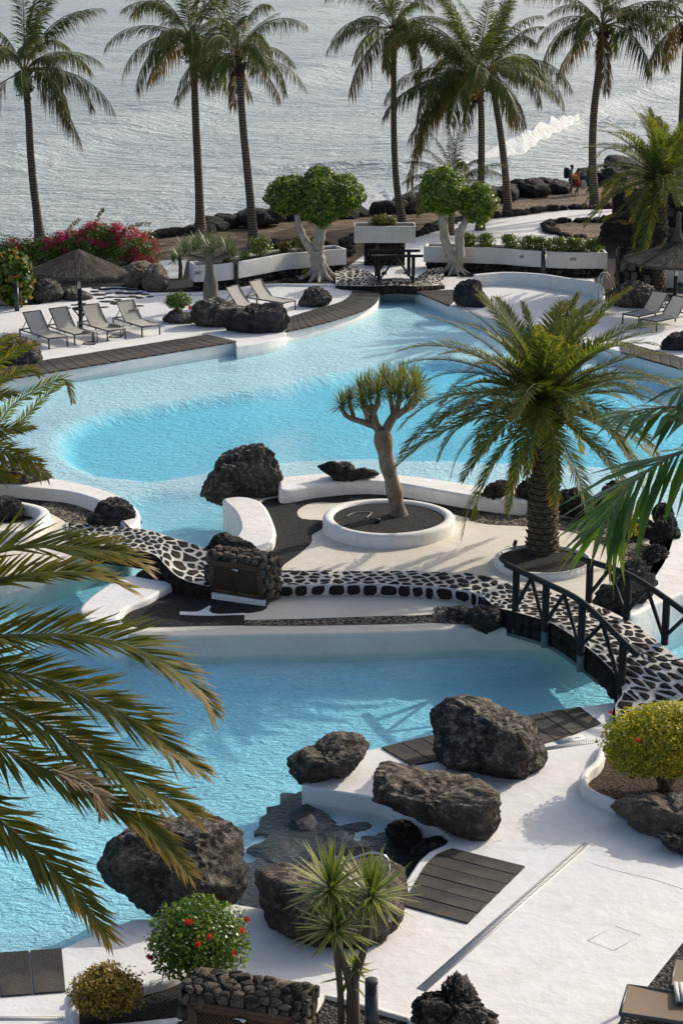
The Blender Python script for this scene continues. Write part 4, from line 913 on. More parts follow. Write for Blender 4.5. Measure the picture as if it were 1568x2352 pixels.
rocks_along([(450, 666), (700, 640), (1000, 632), (1250, 618)], .3, 14, (.15, .3), 'fist-sized stone from the left on the black soil behind the terrace kerb', 'loose stones on the soil', LIB2, .5)
sheet('gravel_patch', cr(PL([(1262, 533), (1254, 523), (1268, 515), (1310, 512), (1400, 512), (1420, 545), (1350, 552), (1300, 543)], .3), 4, True), .330, MATS['scree'])['kind'] = 'structure'
# flat stones set in the white terrace behind the loungers
root = thing('stepping_stones', None, None); root['kind'] = 'structure'; rg = np.random.RandomState(31); ss = StoneSet(root)
for (u_, v_, w_) in [(218, 670, .3), (240, 665, .35), (262, 663, .3), (285, 664, .3), (306, 666, .3), (228, 677, .35), (252, 674, .3), (275, 673, .35), (297, 674, .3), (318, 674, .3), (335, 677, .25), (205, 685, .35), (232, 686, .25), (256, 683, .3), (246, 693, .3), (282, 683, .3), (305, 682, .28), (321, 684, .25), (270, 697, .4), (282, 699, .3), (188, 698, .35), (172, 701, .25), (153, 708, .25), (240, 706, .25), (321, 703, .22), (345, 682, .25), (222, 662, .28), (290, 658, .3), (330, 664, .25), (270, 689, .25), (200, 675, .25)]:
    g = P(u_, v_, FAR); a_ = np.linspace(0, 6.283, 7)[:-1]; c = np.c_[np.cos(a_) * w_ * rg.uniform(.7, 1.4), np.sin(a_) * w_ * rg.uniform(.6, 1.1)] * .8
    me, o = stone_mesh(c, lambda x, y, h: np.array([g[0] + x, g[1] + y, g[2] + h]), .0, .02, rg); ss.add(me, o)
# ================================================================ VEGETATION
UPV = np.array([0, 0, 1.0])
def unit(a): return a / (np.linalg.norm(a) + 1e-9)
def add_leaflets(mb, C, t0, n, length, width, ang=(62, 28), vee=22, droop=.15, rg=None, seg=2, N0=None, jit=.12, twist=0.0, prof=None):
    """two rows of leaflets along the curve C (n x 3)"""
    rg = rg or np.random.RandomState(1); L = seg_len(C)
    T_ = np.gradient(C, axis=0); T_ /= np.linalg.norm(T_, axis=1)[:, None]
    for i in range(n):
        t = t0 + (1 - t0) * (i + .5) / n; s = t * L[-1]
        p = lerp_poly(C, L, s); T = unit(lerp_poly(T_, L, s))
        up = UPV if N0 is None else N0
        Sd = np.cross(T, up)
        if np.linalg.norm(Sd) < .15: Sd = np.cross(T, np.array([0.3, 1, 0]))
        Sd = unit(Sd); N = np.cross(Sd, T)
        pr = prof(t) if prof else (math.sin(math.pi * min(1, .12 + .83 * t)) ** .55)
        for sg in (-1, 1):
            a = R(ang[0] + (ang[1] - ang[0]) * t + rg.normal(0, 5)); v = R(vee + rg.normal(0, 9))
            d = unit(T * math.cos(a) + (sg * Sd * math.cos(v) + N * math.sin(v)) * math.sin(a))
            l = length * pr * (1 + rg.normal(0, jit)); w = width * (.5 + .5 * pr)
            wd = unit(np.cross(d, N) + N * twist * sg * rg.uniform(-1, 1)) * w / 2
            dr = droop * (1 + rg.normal(0, .3))
            m1 = p + d * l * .45 - UPV * l * dr * .22; e = p + d * l * (1 - .3 * abs(dr)) - UPV * l * dr
            if seg == 1: mb.add([p - wd * .4, p + wd * .4, m1 + wd, e, m1 - wd], [(0, 1, 2, 3, 4)], [t * .55, t * .55, t * .7, t * .75 + .25, t * .7])
            else: mb.add([p - wd * .35, p + wd * .35, m1 + wd, m1 - wd, e], [(0, 1, 2, 3), (3, 2, 4)], [t * .5, t * .5, t * .7, t * .7, t * .75 + .28])
def arc(L, e0, bend, n=14, pw=1.4, side=0.0):
    """frond midrib in local space: leaves along +X rising at e0 degrees, bending down by bend degrees"""
    p = np.zeros(3); out = [p.copy()]
    for i in range(n):
        t = (i + .5) / n; e = R(e0 - bend * t ** pw); az = side * t
        p = p + np.array([math.cos(e) * math.cos(az), math.cos(e) * math.sin(az), math.sin(e)]) * L / n; out.append(p.copy())
    return np.array(out)
def frond_mesh(name, C, n, ll, lw, rib=.018, leaf='phoenix_leaf', stem='stalk', t0=.12, **kw):
    mb = MB(); add_leaflets(mb, C, t0, n, ll, lw, **kw); nf = len(mb.f)
    rb = MB(); m = len(C); mb.tube(C, [rib * (1 - .85 * i / (m - 1)) for i in range(m)], 4, False)
    me = mb.mesh(name); me.materials.append(MATS[leaf]); me.materials.append(MATS[stem])
    mi = np.zeros(len(me.polygons), np.int32); mi[nf:] = 1; me.polygons.foreach_set('material_index', mi); return me

rg = np.random.RandomState(5)
# --- date palm frond kinds, by how high they start
DATE = [(e0, [frond_mesh('frond', arc(3.3, e0, bd, 12, 1.5, sd), 84, .45, .038, .028, rg=rg, ang=(56, 26), vee=22, droop=.12) for bd, sd in ((b0, .15), (b0 * 1.25, -.2), (b0 * .8, .05))])
        for e0, b0 in ((74, 40), (58, 52), (40, 64), (18, 70), (-6, 58), (-38, 40))]
COCO = [(e0, [frond_mesh('frond', arc(4.6, e0, bd, 12, 1.25, sd), 84, .88, .046, .035, leaf=lf, rg=rg, ang=(62, 30), vee=-18, droop=dr, t0=.2, twist=.4) for bd, sd in ((b0, .2), (b0 * 1.2, -.25), (b0 * .85, .1))])
        for e0, b0, lf, dr in ((78, 45, 'coco_leaf', .35), (55, 75, 'coco_leaf', .55), (35, 90, 'coco_leaf', .65), (12, 85, 'coco_leaf', .75), (-15, 62, 'coco_old', .8))]
def crown(root, c, kinds, plan, scale, seed, wind=None, mat_old=None):
    """plan: list of (kind, count)"""
    r = random.Random(seed); gold = 2.399963; a0 = r.uniform(0, 6.28); k = 0
    for kind, cnt in plan:
        for i in range(cnt):
            az = a0 + k * gold + r.uniform(-.15, .15); k += 1
            if wind is not None and math.cos(az - wind) < -.35 and r.random() < .45: az = wind + r.uniform(-1.0, 1.0)
            me = r.choice(kinds[kind][1]); s = scale * r.uniform(.84, 1.10) * (.86 if kinds is DATE and kind == 0 else 1)
            inst('frond', me, root, c, (r.uniform(-.12, .12), r.uniform(-.16, .12), az), (s, s * r.uniform(.85, 1.15), s * (r.uniform(.75, 1.3) if kinds is COCO else r.uniform(.9, 1.1))))
def trunk_mesh(pts, r0, r1, base=1.0, k=12, n=5, flare=None):
    C = cr(pts, n); L = seg_len(C); L /= L[-1]
    rr = [r0 + (r1 - r0) * t + (base - 1) * r0 * math.exp(-t * 18) for t in L]
    if flare: rr = [r * (1 + flare * math.exp(-((t - 1) / .05) ** 2)) for r, t in zip(rr, L)]
    return MB().tube(C, rr, k).mesh('trunk', None, True), C
def coco_palm(label, base, pts, cc, rt, seed, scale=1.0, plan=((0, 4), (1, 6), (2, 6), (3, 5), (4, 2)), wind=None, zb=.16):
    b = P(base[0], base[1], zb); root = thing('coconut_palm', label, 'palm tree', b, 0, 'tall coconut palms along the shore')
    W = [b] + [Q(u, v, b[1]) for u, v in pts] + [Q(cc[0], cc[1], b[1])]
    me, C = trunk_mesh([w - b for w in W], rt, rt * .72, 1.7, flare=0)
    me.materials.append(MATS['coco_trunk']); inst('trunk', me, root)
    c = W[-1] - b
    # fibre and old leaf bases under the crown
    mb = MB(); r = np.random.RandomState(seed)
    for i in range(34):
        th = r.uniform(0, 6.28); z = -r.uniform(.05, 1.0); q = c + [math.cos(th) * rt * .9, math.sin(th) * rt * .9, z * scale]
        o = np.array([math.cos(th), math.sin(th), 0]); mb.bar(q - UPV * .1, q + o * r.uniform(.12, .34) + UPV * r.uniform(.12, .4) * (1 if r.rand() < .6 else -1.2), .10, .03)
    mb.build('crown_base', MATS['fibre'], root)
    for i in range(5):
        th = r.uniform(0, 6.28); me = MB(); q = c + [math.cos(th) * .26, math.sin(th) * .26, -.32 - r.uniform(0, .25)]
        me.lathe([(0, -.13), (.08, -.09), (.115, 0), (.08, .09), (0, .12)], 8, q); me.build('coconut', MATS['fibre'], root, True)
    crown(root, c, COCO, plan, scale, seed, wind)
    return root
WEST = math.pi
coco_palm('leftmost tall coconut palm with a fat fibrous crown base, behind the bougainvillea', (94, 556), [(78, 430), (70, 340), (66, 260)], (56, 165), .20, 1, .92, ((0, 5), (1, 6), (2, 6), (3, 5), (4, 2)), 0.3)
coco_palm('tall coconut palm with a straight dark trunk, second from the left', (461, 536), [(456, 406), (450, 280), (446, 180)], (438, 92), .21, 2, 1.0)
coco_palm('coconut palm with a ringed trunk, third from the left, just right of the straight one', (584, 568), [(572, 430), (558, 290), (552, 200)], (546, 128), .20, 3, .78, ((0, 4), (1, 5), (2, 5), (3, 5), (4, 3)))
coco_palm('tall slender coconut palm rising from behind the white box planter', (924, 512), [(910, 420), (904, 300), (904, 180)], (904, 68), .17, 4, .85)
coco_palm('bushy coconut palm at the centre of the right-hand palm cluster', (1102, 536), [(1104, 440), (1105, 340), (1104, 250)], (1096, 180), .19, 5, 1.08, ((0, 6), (1, 9), (2, 8), (3, 7), (4, 3)), WEST)
coco_palm('coconut palm with a leaning trunk right of the bushy one', (1166, 490), [(1160, 400), (1148, 300), (1138, 240)], (1128, 165), .20, 6, .95, ((0, 4), (1, 6), (2, 6), (3, 5), (4, 2)))
coco_palm('tall coconut palm whose trunk stands in front of the walking people', (1366, 480), [(1360, 380), (1362, 270), (1374, 160)], (1382, 60), .22, 7, .98)
coco_palm('coconut palm at the top right corner behind the date palm', (1556, 470), [(1562, 330), (1568, 200), (1572, 120)], (1576, 45), .20, 8, .95)
coco_palm('short young coconut palm behind the twin ball-shaped ficus trees', (1036, 548), [(1036, 500)], (1042, 425), .16, 9, .62, ((0, 4), (1, 4), (2, 5), (3, 4), (4, 1)))

def date_palm(label, base, pts, cc, rt, seed, scale, plan, zb, group=None, scars=280):
    b = P(base[0], base[1], zb); root = thing('date_palm', label, 'palm tree', b, 0, group)
    W = [b] + [Q(u, v, b[1]) for u, v in pts] + [Q(cc[0], cc[1], b[1])]
    me, C = trunk_mesh([w - b for w in W], rt, rt * .82, 1.12, 18, 6); me.materials.append(MATS['date_trunk']); inst('trunk', me, root)
    c = W[-1] - b; r = np.random.RandomState(seed); L = seg_len(C); mb = MB(); k = 0
    # spiral of old leaf scars
    rows = int(L[-1] * .93 / .15); per = 10
    for j in range(rows):
        s = .05 + j * .15; p = lerp_poly(C, L, s); rad = rt * (1 - .18 * s / L[-1]) * (1 + .12 * math.exp(-s / L[-1] * 18))
        for i in range(per):
            th = (i + .5 * (j % 2)) * 2 * math.pi / per + r.normal(0, .03); o = np.array([math.cos(th), math.sin(th), 0]); sd = np.array([-math.sin(th), math.cos(th), 0])
            w = rad * math.pi / per * .92; h = .085 * r.uniform(.8, 1.15); q = p + o * rad * .97; d = r.uniform(.045, .09)
            mb.add([q - sd * w, q - UPV * h * .9, q + sd * w, q + UPV * h * .5, q + o * d + UPV * h * .75 - sd * w * .55, q + o * d + UPV * h * .75 + sd * w * .55], [(0, 1, 4), (1, 2, 5), (1, 5, 4), (0, 4, 3), (3, 4, 5), (3, 5, 2)])
    sc_ = mb.build('leaf_scars', MATS['scar'], root); sc_['kind'] = 'stuff'
    mb = MB()
    for i in range(70):
        th = r.uniform(0, 6.28); q = c + [math.cos(th) * rt * .7, math.sin(th) * rt * .7, -r.uniform(-.15, .55)]; o = np.array([math.cos(th), math.sin(th), 0])
        mb.bar(q, q + o * r.uniform(.2, .45) + UPV * r.uniform(.05, .35), .10, .035)
    mb.build('frond_stubs', MATS['fibre'], root)
    crown(root, c, DATE, plan, scale, seed)
    return root
date_palm('big date palm in the round white planter on the island', (1245, 1272), [(1246, 1180), (1252, 1080), (1250, 1000)], (1246, 935), .34, 21, 1.02, ((0, 12), (1, 18), (2, 26), (3, 26), (4, 13), (5, 5)), IS, 'full-crowned date palms')
date_palm('far right date palm rising behind the right thatched parasol', (1504, 668), [(1505, 600), (1510, 520), (1512, 460)], (1514, 410), .36, 22, 1.12, ((0, 9), (1, 13), (2, 13), (3, 12), (4, 10), (5, 7)), FAR, 'full-crowned date palms')

# --- near fronds that reach into the picture from palms standing beside the camera
def traced(root, b0, pts, dep, ll, lw, leaf='phoenix_near', n=52, **kw):
    """frond along picture points; dep: distances of its two ends"""
    m = len(pts); C = np.array([D(u, v, dep[0] + (dep[1] - dep[0]) * i / (m - 1)) for i, (u, v) in enumerate(pts)]); C = cr(C, 5) - b0
    me = frond_mesh('frond', C, n, ll, lw, .022, leaf, kw.pop('stem', 'stalk'), t0=kw.pop('t0', .02), rg=rg, **kw); inst('frond', me, root)
pf = lambda t: (1.0 if t < .7 else (1 - (t - .7) / .3 * .62))
b0 = np.array([-5.6, 17.5, ND]); near_palm = thing('date_palm', 'date palm off the left edge whose long fronds sweep over the near pool', 'palm tree', b0)
cc_ = D(-260, 1560, 17.2)
me, C = trunk_mesh([np.zeros(3), (cc_ - b0) * [.9, .9, .5], cc_ - b0], .3, .25, 1.1, 14); me.materials.append(MATS['date_trunk']); inst('trunk', me, near_palm)
NC = unit(np.array([0, -.60, .8])); N3 = unit(np.array([0, -.30, .95])); kw = dict(ang=(46, 22), vee=22, droop=.10, prof=pf, jit=.08, N0=N3)
for pts, dp, ll in [([(-230, 1540), (-120, 1350), (0, 1262), (150, 1256), (270, 1270), (330, 1300)], (17.2, 17.6), .46),
                    ([(-230, 1540), (-120, 1400), (-20, 1335), (130, 1315), (220, 1320), (298, 1350)], (17.2, 17.9), .36),
                    ([(-230, 1540), (-130, 1450), (0, 1460), (150, 1458), (270, 1475), (360, 1515), (440, 1570), (482, 1630)], (17.2, 17.6), .50),
                    ([(-230, 1540), (-120, 1510), (0, 1540), (120, 1565), (250, 1622), (330, 1670), (400, 1725), (465, 1770)], (17.2, 17.4), .46),
                    ([(-230, 1540), (-130, 1560), (0, 1620), (100, 1665), (220, 1735), (330, 1805), (400, 1840), (448, 1872)], (17.2, 17.0), .50),
                    ([(-230, 1540), (-150, 1600), (0, 1715), (110, 1770), (215, 1825), (300, 1870), (370, 1930), (430, 2000)], (17.2, 16.8), .44),
                    ([(-230, 1540), (-180, 1680), (-90, 1820), (0, 1885), (70, 1945), (140, 2010), (200, 2080), (248, 2150)], (17.2, 16.4), .46)]:
    traced(near_palm, b0, pts, dp, ll * 1.15, .038, 'phoenix_near', 96, **kw)
traced(near_palm, b0, [(-230, 1540), (-80, 1575), (30, 1600), (130, 1655), (210, 1720)], (17.6, 18.0),   .40, .03, 'dry_leaf', 34, **kw)
traced(near_palm, b0, [(120, 1770), (200, 1800), (228, 1835), (235, 1870)], (16.6, 16.6), .24, .022, 'dry_leaf', 30, **kw)
# palm on the left bank
b1 = P(-85, 1150, IS); mid_palm = thing('date_palm', 'date palm off the left edge standing on the left bank, fronds over the far pool', 'palm tree', b1)
c1 = Q(-120, 960, b1[1] + .2)
me, C = trunk_mesh([np.zeros(3), c1 - b1], .3, .26, 1.1, 12); me.materials.append(MATS['date_trunk']); inst('trunk', me, mid_palm)
kw2 = dict(ang=(52, 26), vee=8, droop=.08, prof=pf, N0=NC)
dd = depth(c1)
for pts, ll, lf in [([(-110, 960), (-40, 870), (20, 820), (70, 795), (92, 790)], .40, 'phoenix_near'), ([(-110, 960), (-60, 850), (-10, 800), (30, 775), (50, 790)], .40, 'phoenix_near'), ([(-110, 960), (-20, 890), (40, 855), (75, 850), (92, 862)], .34, 'phoenix_near'),
                    ([(-110, 960), (-20, 985), (30, 930), (90, 893), (140, 870), (160, 885), (168, 925)], .34, 'phoenix_leaf'), ([(-110, 960), (10, 1000), (70, 945), (110, 905), (150, 880), (160, 900)], .30, 'phoenix_leaf'),
                    ([(-110, 960), (-40, 990), (20, 985), (80, 982)], .40, 'phoenix_near'), ([(-110, 960), (-60, 1010), (0, 1030), (60, 1060), (110, 1095)], .55, 'phoenix_near'), ([(-110, 960), (-60, 1030), (0, 1090), (40, 1100)], .45, 'phoenix_near'),
                    ([(-110, 960), (-50, 920), (0, 905), (40, 905)], .4, 'phoenix_near'), ([(-110, 960), (-60, 1000), (10, 1040), (50, 1048), (95, 1062)], .5, 'phoenix_near')]:
    traced(mid_palm, b1, pts, (dd, dd - .6), ll * 1.15, .046, lf, 56, **kw2)
# broad-leaved palm at the right edge
b2 = np.array([4.2, 16.0, ND]); rp = thing('broad_leaved_palm', 'palm off the right edge with broad glossy leaflets hanging into the picture', 'palm tree', b2)
c2 = D(1750, 1000, 15.5)
me, C = trunk_mesh([np.zeros(3), c2 - b2], .2, .16, 1.2, 12); me.materials.append(MATS['coco_trunk']); inst('trunk', me, rp)
pk = lambda t: .75 + .35 * math.sin(math.pi * t) if t < .85 else .8 - (t - .85) * 1.2
for pts, ll, nn_ in [([(1720, 1010), (1640, 1020), (1560, 1040), (1500, 1072), (1450, 1110), (1415, 1150), (1395, 1190), (1385, 1200)], .72, 26), ([(1720, 1000), (1660, 960), (1600, 940), (1540, 935), (1480, 940), (1430, 950)], .55, 22), ([(1720, 1010), (1650, 900), (1600, 880), (1560, 890)], .5, 14)]:
    traced(rp, b2, pts, (15.5, 15.2), ll, .060, 'kentia_leaf', nn_, ang=(66, 22), vee=-12, droop=.22, prof=pk, jit=.1, stem='pale_stalk', t0=.05, twist=.3)

# --- rosettes and dragon trees, yucca
def rosette(mb, c, r, n, w, rg, up=.35, axis=None, spread=1.15, fold=.25, edge=None):
    """stiff leaves radiating from c"""
    ax = unit(np.array(axis if axis is not None else (0, 0, 1.0)))
    a = unit(np.cross(ax, [0.31, .9, .2])); b = np.cross(ax, a)
    for i in range(n):
        ph = i * 2.399963; k = (i + .5) / n; pol = spread * math.pi / 2 * k ** .75 + rg.normal(0, .06)
        d = ax * math.cos(pol) + (a * math.cos(ph) + b * math.sin(ph)) * math.sin(pol); d = unit(d)
        s = unit(np.cross(d, ax + [.01, .02, 0])); nrm = np.cross(s, d); l = r * rg.uniform(.85, 1.08)
        sag = -UPV * l * rg.uniform(.0, .16) * k
        p0 = c + d * .02; p1 = c + d * l * .45 + sag * .2; p2 = c + d * l + sag
        hw = w / 2
        mb.add([p0 - s * hw * .7, p0 + s * hw * .7, p1 + s * hw + nrm * hw * fold, p1 - s * hw + nrm * hw * fold, p2], [(0, 1, 2, 3), (3, 2, 4)], [0, 0, .45, .45, 1])
        if edge is not None:
            for sg in (-1, 1):
                q1 = p1 + sg * s * hw + nrm * (hw * fold + .002)
                edge.add([p0 + sg * s * hw * .7 + nrm * .003, q1 - sg * s * w * .2, q1 + sg * s * w * .04, p2 + nrm * .003], [(0, 1, 2), (1, 3, 2)])
rg = np.random.RandomState(9)
b = P(921, 1196, IS + .1); dt = thing('dragon_tree', 'dragon tree with a grey leaning trunk and forked branches in the larger round planter', 'tree', b)
Yb = b[1]; q = lambda u, v, dy=0: Q(u, v, Yb + dy) - b
def limb(mb, pts, r0, r1, k=10, n=5):
    C = cr(pts, n); mb.tube(C, [r0 + (r1 - r0) * i / (len(C) - 1) for i in range(len(C))], k)
mb = MB(); C = cr([q(921, 1200), q(915, 1180), q(903, 1120), q(888, 1060), q(880, 1010), q(877, 985)], 6)
L = seg_len(C) / seg_len(C)[-1]; mb.tube(C, [.19 - .02 * t + .05 * math.exp(-t * 20) + .018 * math.sin(t * 23) + .04 * math.exp(-((t - .85) / .12) ** 2) for t in L], 16)
mb.build('trunk', MATS['dragon_bark'], dt, True)
mb = MB()
limb(mb, [q(880, 1000), q(862, 975), q(856, 950), q(850, 930)], .12, .085); limb(mb, [q(880, 1000), q(895, 970), q(905, 955), q(915, 945)], .12, .09)
limb(mb, [q(862, 980), q(835, 970, -.1), q(800, 958, -.2), q(785, 940, -.3)], .085, .05); limb(mb, [q(812, 962, -.1), q(808, 945), q(802, 930)], .06, .045)
limb(mb, [q(852, 945), q(838, 930, .2), q(830, 910, .3)], .075, .05); limb(mb, [q(855, 950), q(866, 930, -.2), q(868, 910, -.3)], .075, .05); limb(mb, [q(845, 965), q(838, 945, -.4), q(832, 935, -.5)], .065, .045)
limb(mb, [q(905, 960), q(900, 930, .3), q(893, 900, .4)], .08, .055); limb(mb, [q(905, 958), q(915, 925), q(918, 895, .1)], .08, .055); limb(mb, [q(910, 955), q(935, 935, -.2), q(955, 905, -.2)], .085, .055); limb(mb, [q(925, 945, -.1), q(945, 935, .4), q(962, 915, .5)], .075, .05)
mb.build('branches', MATS['dragon_bark'], dt, True)
for (u_, v_, dy, r_) in [(785, 932, -.3, .34), (802, 922, 0, .34), (828, 902, .3, .40), (832, 926, -.5, .34), (850, 912, 0, .42), (868, 902, -.3, .42), (892, 890, .4, .46), (918, 886, .1, .46), (905, 905, -.4, .42), (955, 896, -.2, .46), (964, 906, .5, .38), (935, 912, -.4, .40), (880, 872, .5, .40), (925, 872, .5, .42), (950, 880, .3, .4), (845, 890, .4, .38)]:
    mb = MB(); rosette(mb, q(u_, v_, dy), r_ * 1.4, 84, .030, rg, spread=1.3); mb.build('leaf_rosette', MATS['dragon_leaf'], dt)
# bottle-shaped dragon tree on the far terrace
b = P(484, 692, .55); dt = thing('dragon_tree', 'bottle-trunked dragon tree with blue-green spiky heads on the far terrace', 'tree', b); Yb = b[1]
mb = MB(); C = cr([q(484, 700), q(484, 680), q(484, 650), q(482, 620), q(481, 595), q(480, 580)], 6); L = seg_len(C) / seg_len(C)[-1]
mb.tube(C, [np.interp(t, [0, .2, .45, .62, .8, 1], [.27, .29, .26, .18, .15, .17]) for t in L], 16); mb.build('trunk', MATS['grey_bark'], dt, True)
mb = MB()
for (u_, v_) in [(432, 585), (450, 592), (470, 575), (492, 572), (508, 590), (528, 582)]: limb(mb, [q(481, 600), q((u_ + 481) / 2, 595), q(u_, v_)], .10, .07, 8)
mb.build('branches', MATS['grey_bark'], dt, True)
for (u_, v_, dy, r_) in [(425, 580, 0, .95), (448, 572, -.4, .8), (455, 565, .5, .85), (478, 565, .3, .95), (488, 575, -.5, .8), (505, 568, .5, .8), (525, 575, 0, .95), (535, 588, -.3, .7)]:
    mb = MB(); rosette(mb, q(u_, v_, dy), r_ * .82, 70, .045, rg, spread=1.2); mb.build('leaf_rosette', MATS['dragon_leaf_blue'], dt)
# small fan palm left of the planter
b = P(415, 640, FAR); Yb = b[1]; t_ = thing('spiky_shrub', 'small dark spiky yucca on a thin stem left of the white trough planter', 'shrub', b)
MB().tube([q(415, 642), q(415, 612), q(412, 590)], [.10, .08, .07], 8).build('stem', MATS['bush_bark'], t_, True)
mb = MB(); rosette(mb, q(412, 592), .62, 70, .04, rg, spread=1.3); rosette(mb, q(398, 600), .5, 40, .04, rg, spread=1.3); mb.build('leaf_rosette', MATS['yucca_leaf'], t_)
# bottom yucca
b = P(800, 2372, ND); Yb = b[1]; yt = thing('variegated_yucca', 'three-headed yucca with yellow-edged sword leaves at the bottom edge', 'plant', b)
mb = MB(); limb(mb, [q(812, 2400), q(812, 2350), q(810, 2290), q(812, 2258)], .105, .075, 12); limb(mb, [q(808, 2290), q(795, 2230), q(780, 2180), q(778, 2120)], .055, .04); limb(mb, [q(812, 2262), q(830, 2200), q(845, 2150), q(848, 2110)], .055, .04)
limb(mb, [q(782, 2380), q(782, 2290), q(776, 2220), q(768, 2160)], .048, .042); limb(mb, [q(778, 2125), q(770, 2080), q(760, 2050)], .05, .045)
mb.build('trunk', MATS['bush_bark'], yt, True)
for (u_, v_, dy, r_, n_) in [(760, 2040, -.1, .70, 84), (852, 2058, 0, .68, 84), (768, 2132, -.3, .62, 70), (815, 2222, .05, .26, 26), (800, 2245, .25, .42, 24)]:
    mb = MB(); eg = MB(); rosette(mb, q(u_, v_, dy), r_, n_, .048, rg, spread=1.3, edge=eg)
    o = mb.build('leaf_rosette', MATS['yucca_leaf'], yt); eg.build('leaf_margins', MATS['yucca_edge'], o)

# --- leaf clouds
def leaf_cloud(mb, c, r, n, s, rg, shell=.55, flat=1.0, noise_amp=.22, up=.35, asp=.5, clip=None):
    c = np.array(c, float); r = np.array(r, float) if not np.isscalar(r) else np.array([r] * 3, float)
    N = int(n); d = rg.normal(size=(N, 3)); d /= np.linalg.norm(d, axis=1)[:, None]
    o = Vector(c * 1.7)
    k = np.array([1 + noise_amp * noise.noise(Vector(x) * 2.6 + o) * 2 + noise_amp * .5 * noise.noise(Vector(x) * 7 + o) for x in d])
    rad = (1 - (1 - shell) * rg.rand(N) ** 1.6) * k
    p = c + d * rad[:, None] * r
    nrm = d * .7 + rg.normal(size=(N, 3)) * .55 + [0, 0, up]; nrm /= np.linalg.norm(nrm, axis=1)[:, None]
    a = np.cross(nrm, rg.normal(size=(N, 3))); a /= np.linalg.norm(a, axis=1)[:, None]; b = np.cross(nrm, a)
    ss = s * rg.uniform(.6, 1.3, N)[:, None]
    V = np.stack([p - a * ss, p + b * ss * asp - nrm * ss * .12, p + a * ss, p - b * ss * asp - nrm * ss * .12], 1).reshape(-1, 3)
    if clip is not None:
        ok = np.repeat(p[:, 2] > clip, 4); V = V[ok]; N = len(V) // 4
    mb.add(V, [(4 * i, 4 * i + 1, 4 * i + 2, 4 * i + 3) for i in range(N)])
def bush(name, label, cat, g, h, blobs, n, s, leaf, bark='bush_bark', stems=7, seed=1, group=None, flowers=None, fl_s=.048, core=.75, stem_r=.03, **kw):
    """g: foot on the ground; blobs: (dx, dy, dz, rx, ry, rz)"""
    root = thing(name, label, cat, g, 0, group); rg = np.random.RandomState(seed); mb = MB(); tot = sum(x[3] * x[5] for x in blobs)
    for x in blobs: leaf_cloud(mb, x[:3], x[3:], n * x[3] * x[5] / tot, s, rg, **kw)
    f = mb.build('foliage', MATS[leaf], root)
    if stems:
        mb = MB()
        for i in range(stems):
            x = blobs[i % len(blobs)]; e = np.array(x[:3]) + rg.normal(size=3) * np.array(x[3:]) * .35
            m_ = e * [.45, .45, .5] + rg.normal(0, .05, 3); limb(mb, [np.array([rg.normal(0, .05), rg.normal(0, .05), -.05]), m_, e], stem_r, stem_r * .35, 6, 4)
            for _ in range(2):
                limb(mb, [m_, (m_ + e) / 2 + rg.normal(0, .1, 3), e + rg.normal(size=3) * np.array(x[3:]) * .4], stem_r * .6, stem_r * .2, 5, 3)
        mb.build('branches', MATS[bark], root, True)
    for (u, v, k) in (flowers or []):
        fc = Q(u, v, g[1] + k) - np.array(g); mb = MB()
        ax = unit(np.array([rg.normal(0, .5), -1, .5 + rg.normal(0, .3)])); a = unit(np.cross(ax, UPV)); b_ = np.cross(ax, a)
        for j in range(5):
            th = j * 1.2566 + rg.uniform(0, .3); dd_ = a * math.cos(th) + b_ * math.sin(th); sd = np.cross(ax, dd_)
            mb.add([fc, fc + dd_ * fl_s * .6 + sd * fl_s * .45 + ax * .03, fc + dd_ * fl_s * 1.05 + ax * .02, fc + dd_ * fl_s * .6 - sd * fl_s * .45 + ax * .03], [(0, 1, 2, 3)])
        mb.tube([fc, fc + ax * fl_s * .9], fl_s * .08, 5); mb.build('flower', MATS['flower_red'], root)
    return root
g = P(455, 2262, ND + .1)
bush('hibiscus_bush', 'round green hibiscus with red flowers behind the bottom stone cabinet', 'bush', g, 1.2, [(0, 0, .78, .66, .62, .46), (-.25, -.1, .6, .42, .4, .4), (.3, .0, .62, .42, .4, .42), (0, .1, 1.0, .42, .4, .26)], 9000, .034, 'bush_leaf', seed=3, noise_amp=.12, shell=.5, stem_r=.028,
     flowers=[(482, 2152, -.62), (558, 2137, -.5), (566, 2113, -.4), (435, 2118, -.45), (428, 2064 + 52, -.5), (536, 2190, -.55), (345, 2196, -.3), (455, 2168, -.66), (428, 2286, -.5)])
g = P(1528, 1806, ND + .05)
bush('hibiscus_bush', 'clipped yellow-green hibiscus with a few red flowers in the kerbed bed at the right', 'bush', g, 1.6, [(-.15, 0, .86, .98, .8, .60), (-.5, -.1, .78, .60, .6, .52), (.45, 0, .85, .7, .6, .55), (0, 0, 1.12, .72, .6, .36)], 17000, .036, 'gold_bush_leaf', seed=4, noise_amp=.08, shell=.55, stems=9, stem_r=.055,
     flowers=[(1463, 1700, -.75), (1399, 1638, -.2)])
g = P(243, 2338, ND)
bush('copper_bush', 'brown-gold succulent bush in the black bed at the bottom left', 'bush', g, .9, [(0, 0, .42, .38, .36, .30), (-.22, 0, .36, .26, .26, .24), (.24, 0, .38, .28, .26, .26), (0, .1, .60, .22, .2, .16)], 7000, .028, 'brown_leaf', 'grey_bark', seed=5, noise_amp=.25, stems=12, stem_r=.022)
g = P(412, 724, FAR + .25)
bush('flowering_shrub', 'small green shrub with one red flower among the far boulders', 'bush', g, .8, [(0, 0, .55, .45, .4, .32), (-.2, 0, .5, .3, .3, .25)], 1500, .05, 'bush_leaf', seed=6, flowers=[(437, 706, -.35)], fl_s=.09)
g = P(878, 560, 1.9)
g = Q(880, 527, P(883, 612, .3)[1] + .6)
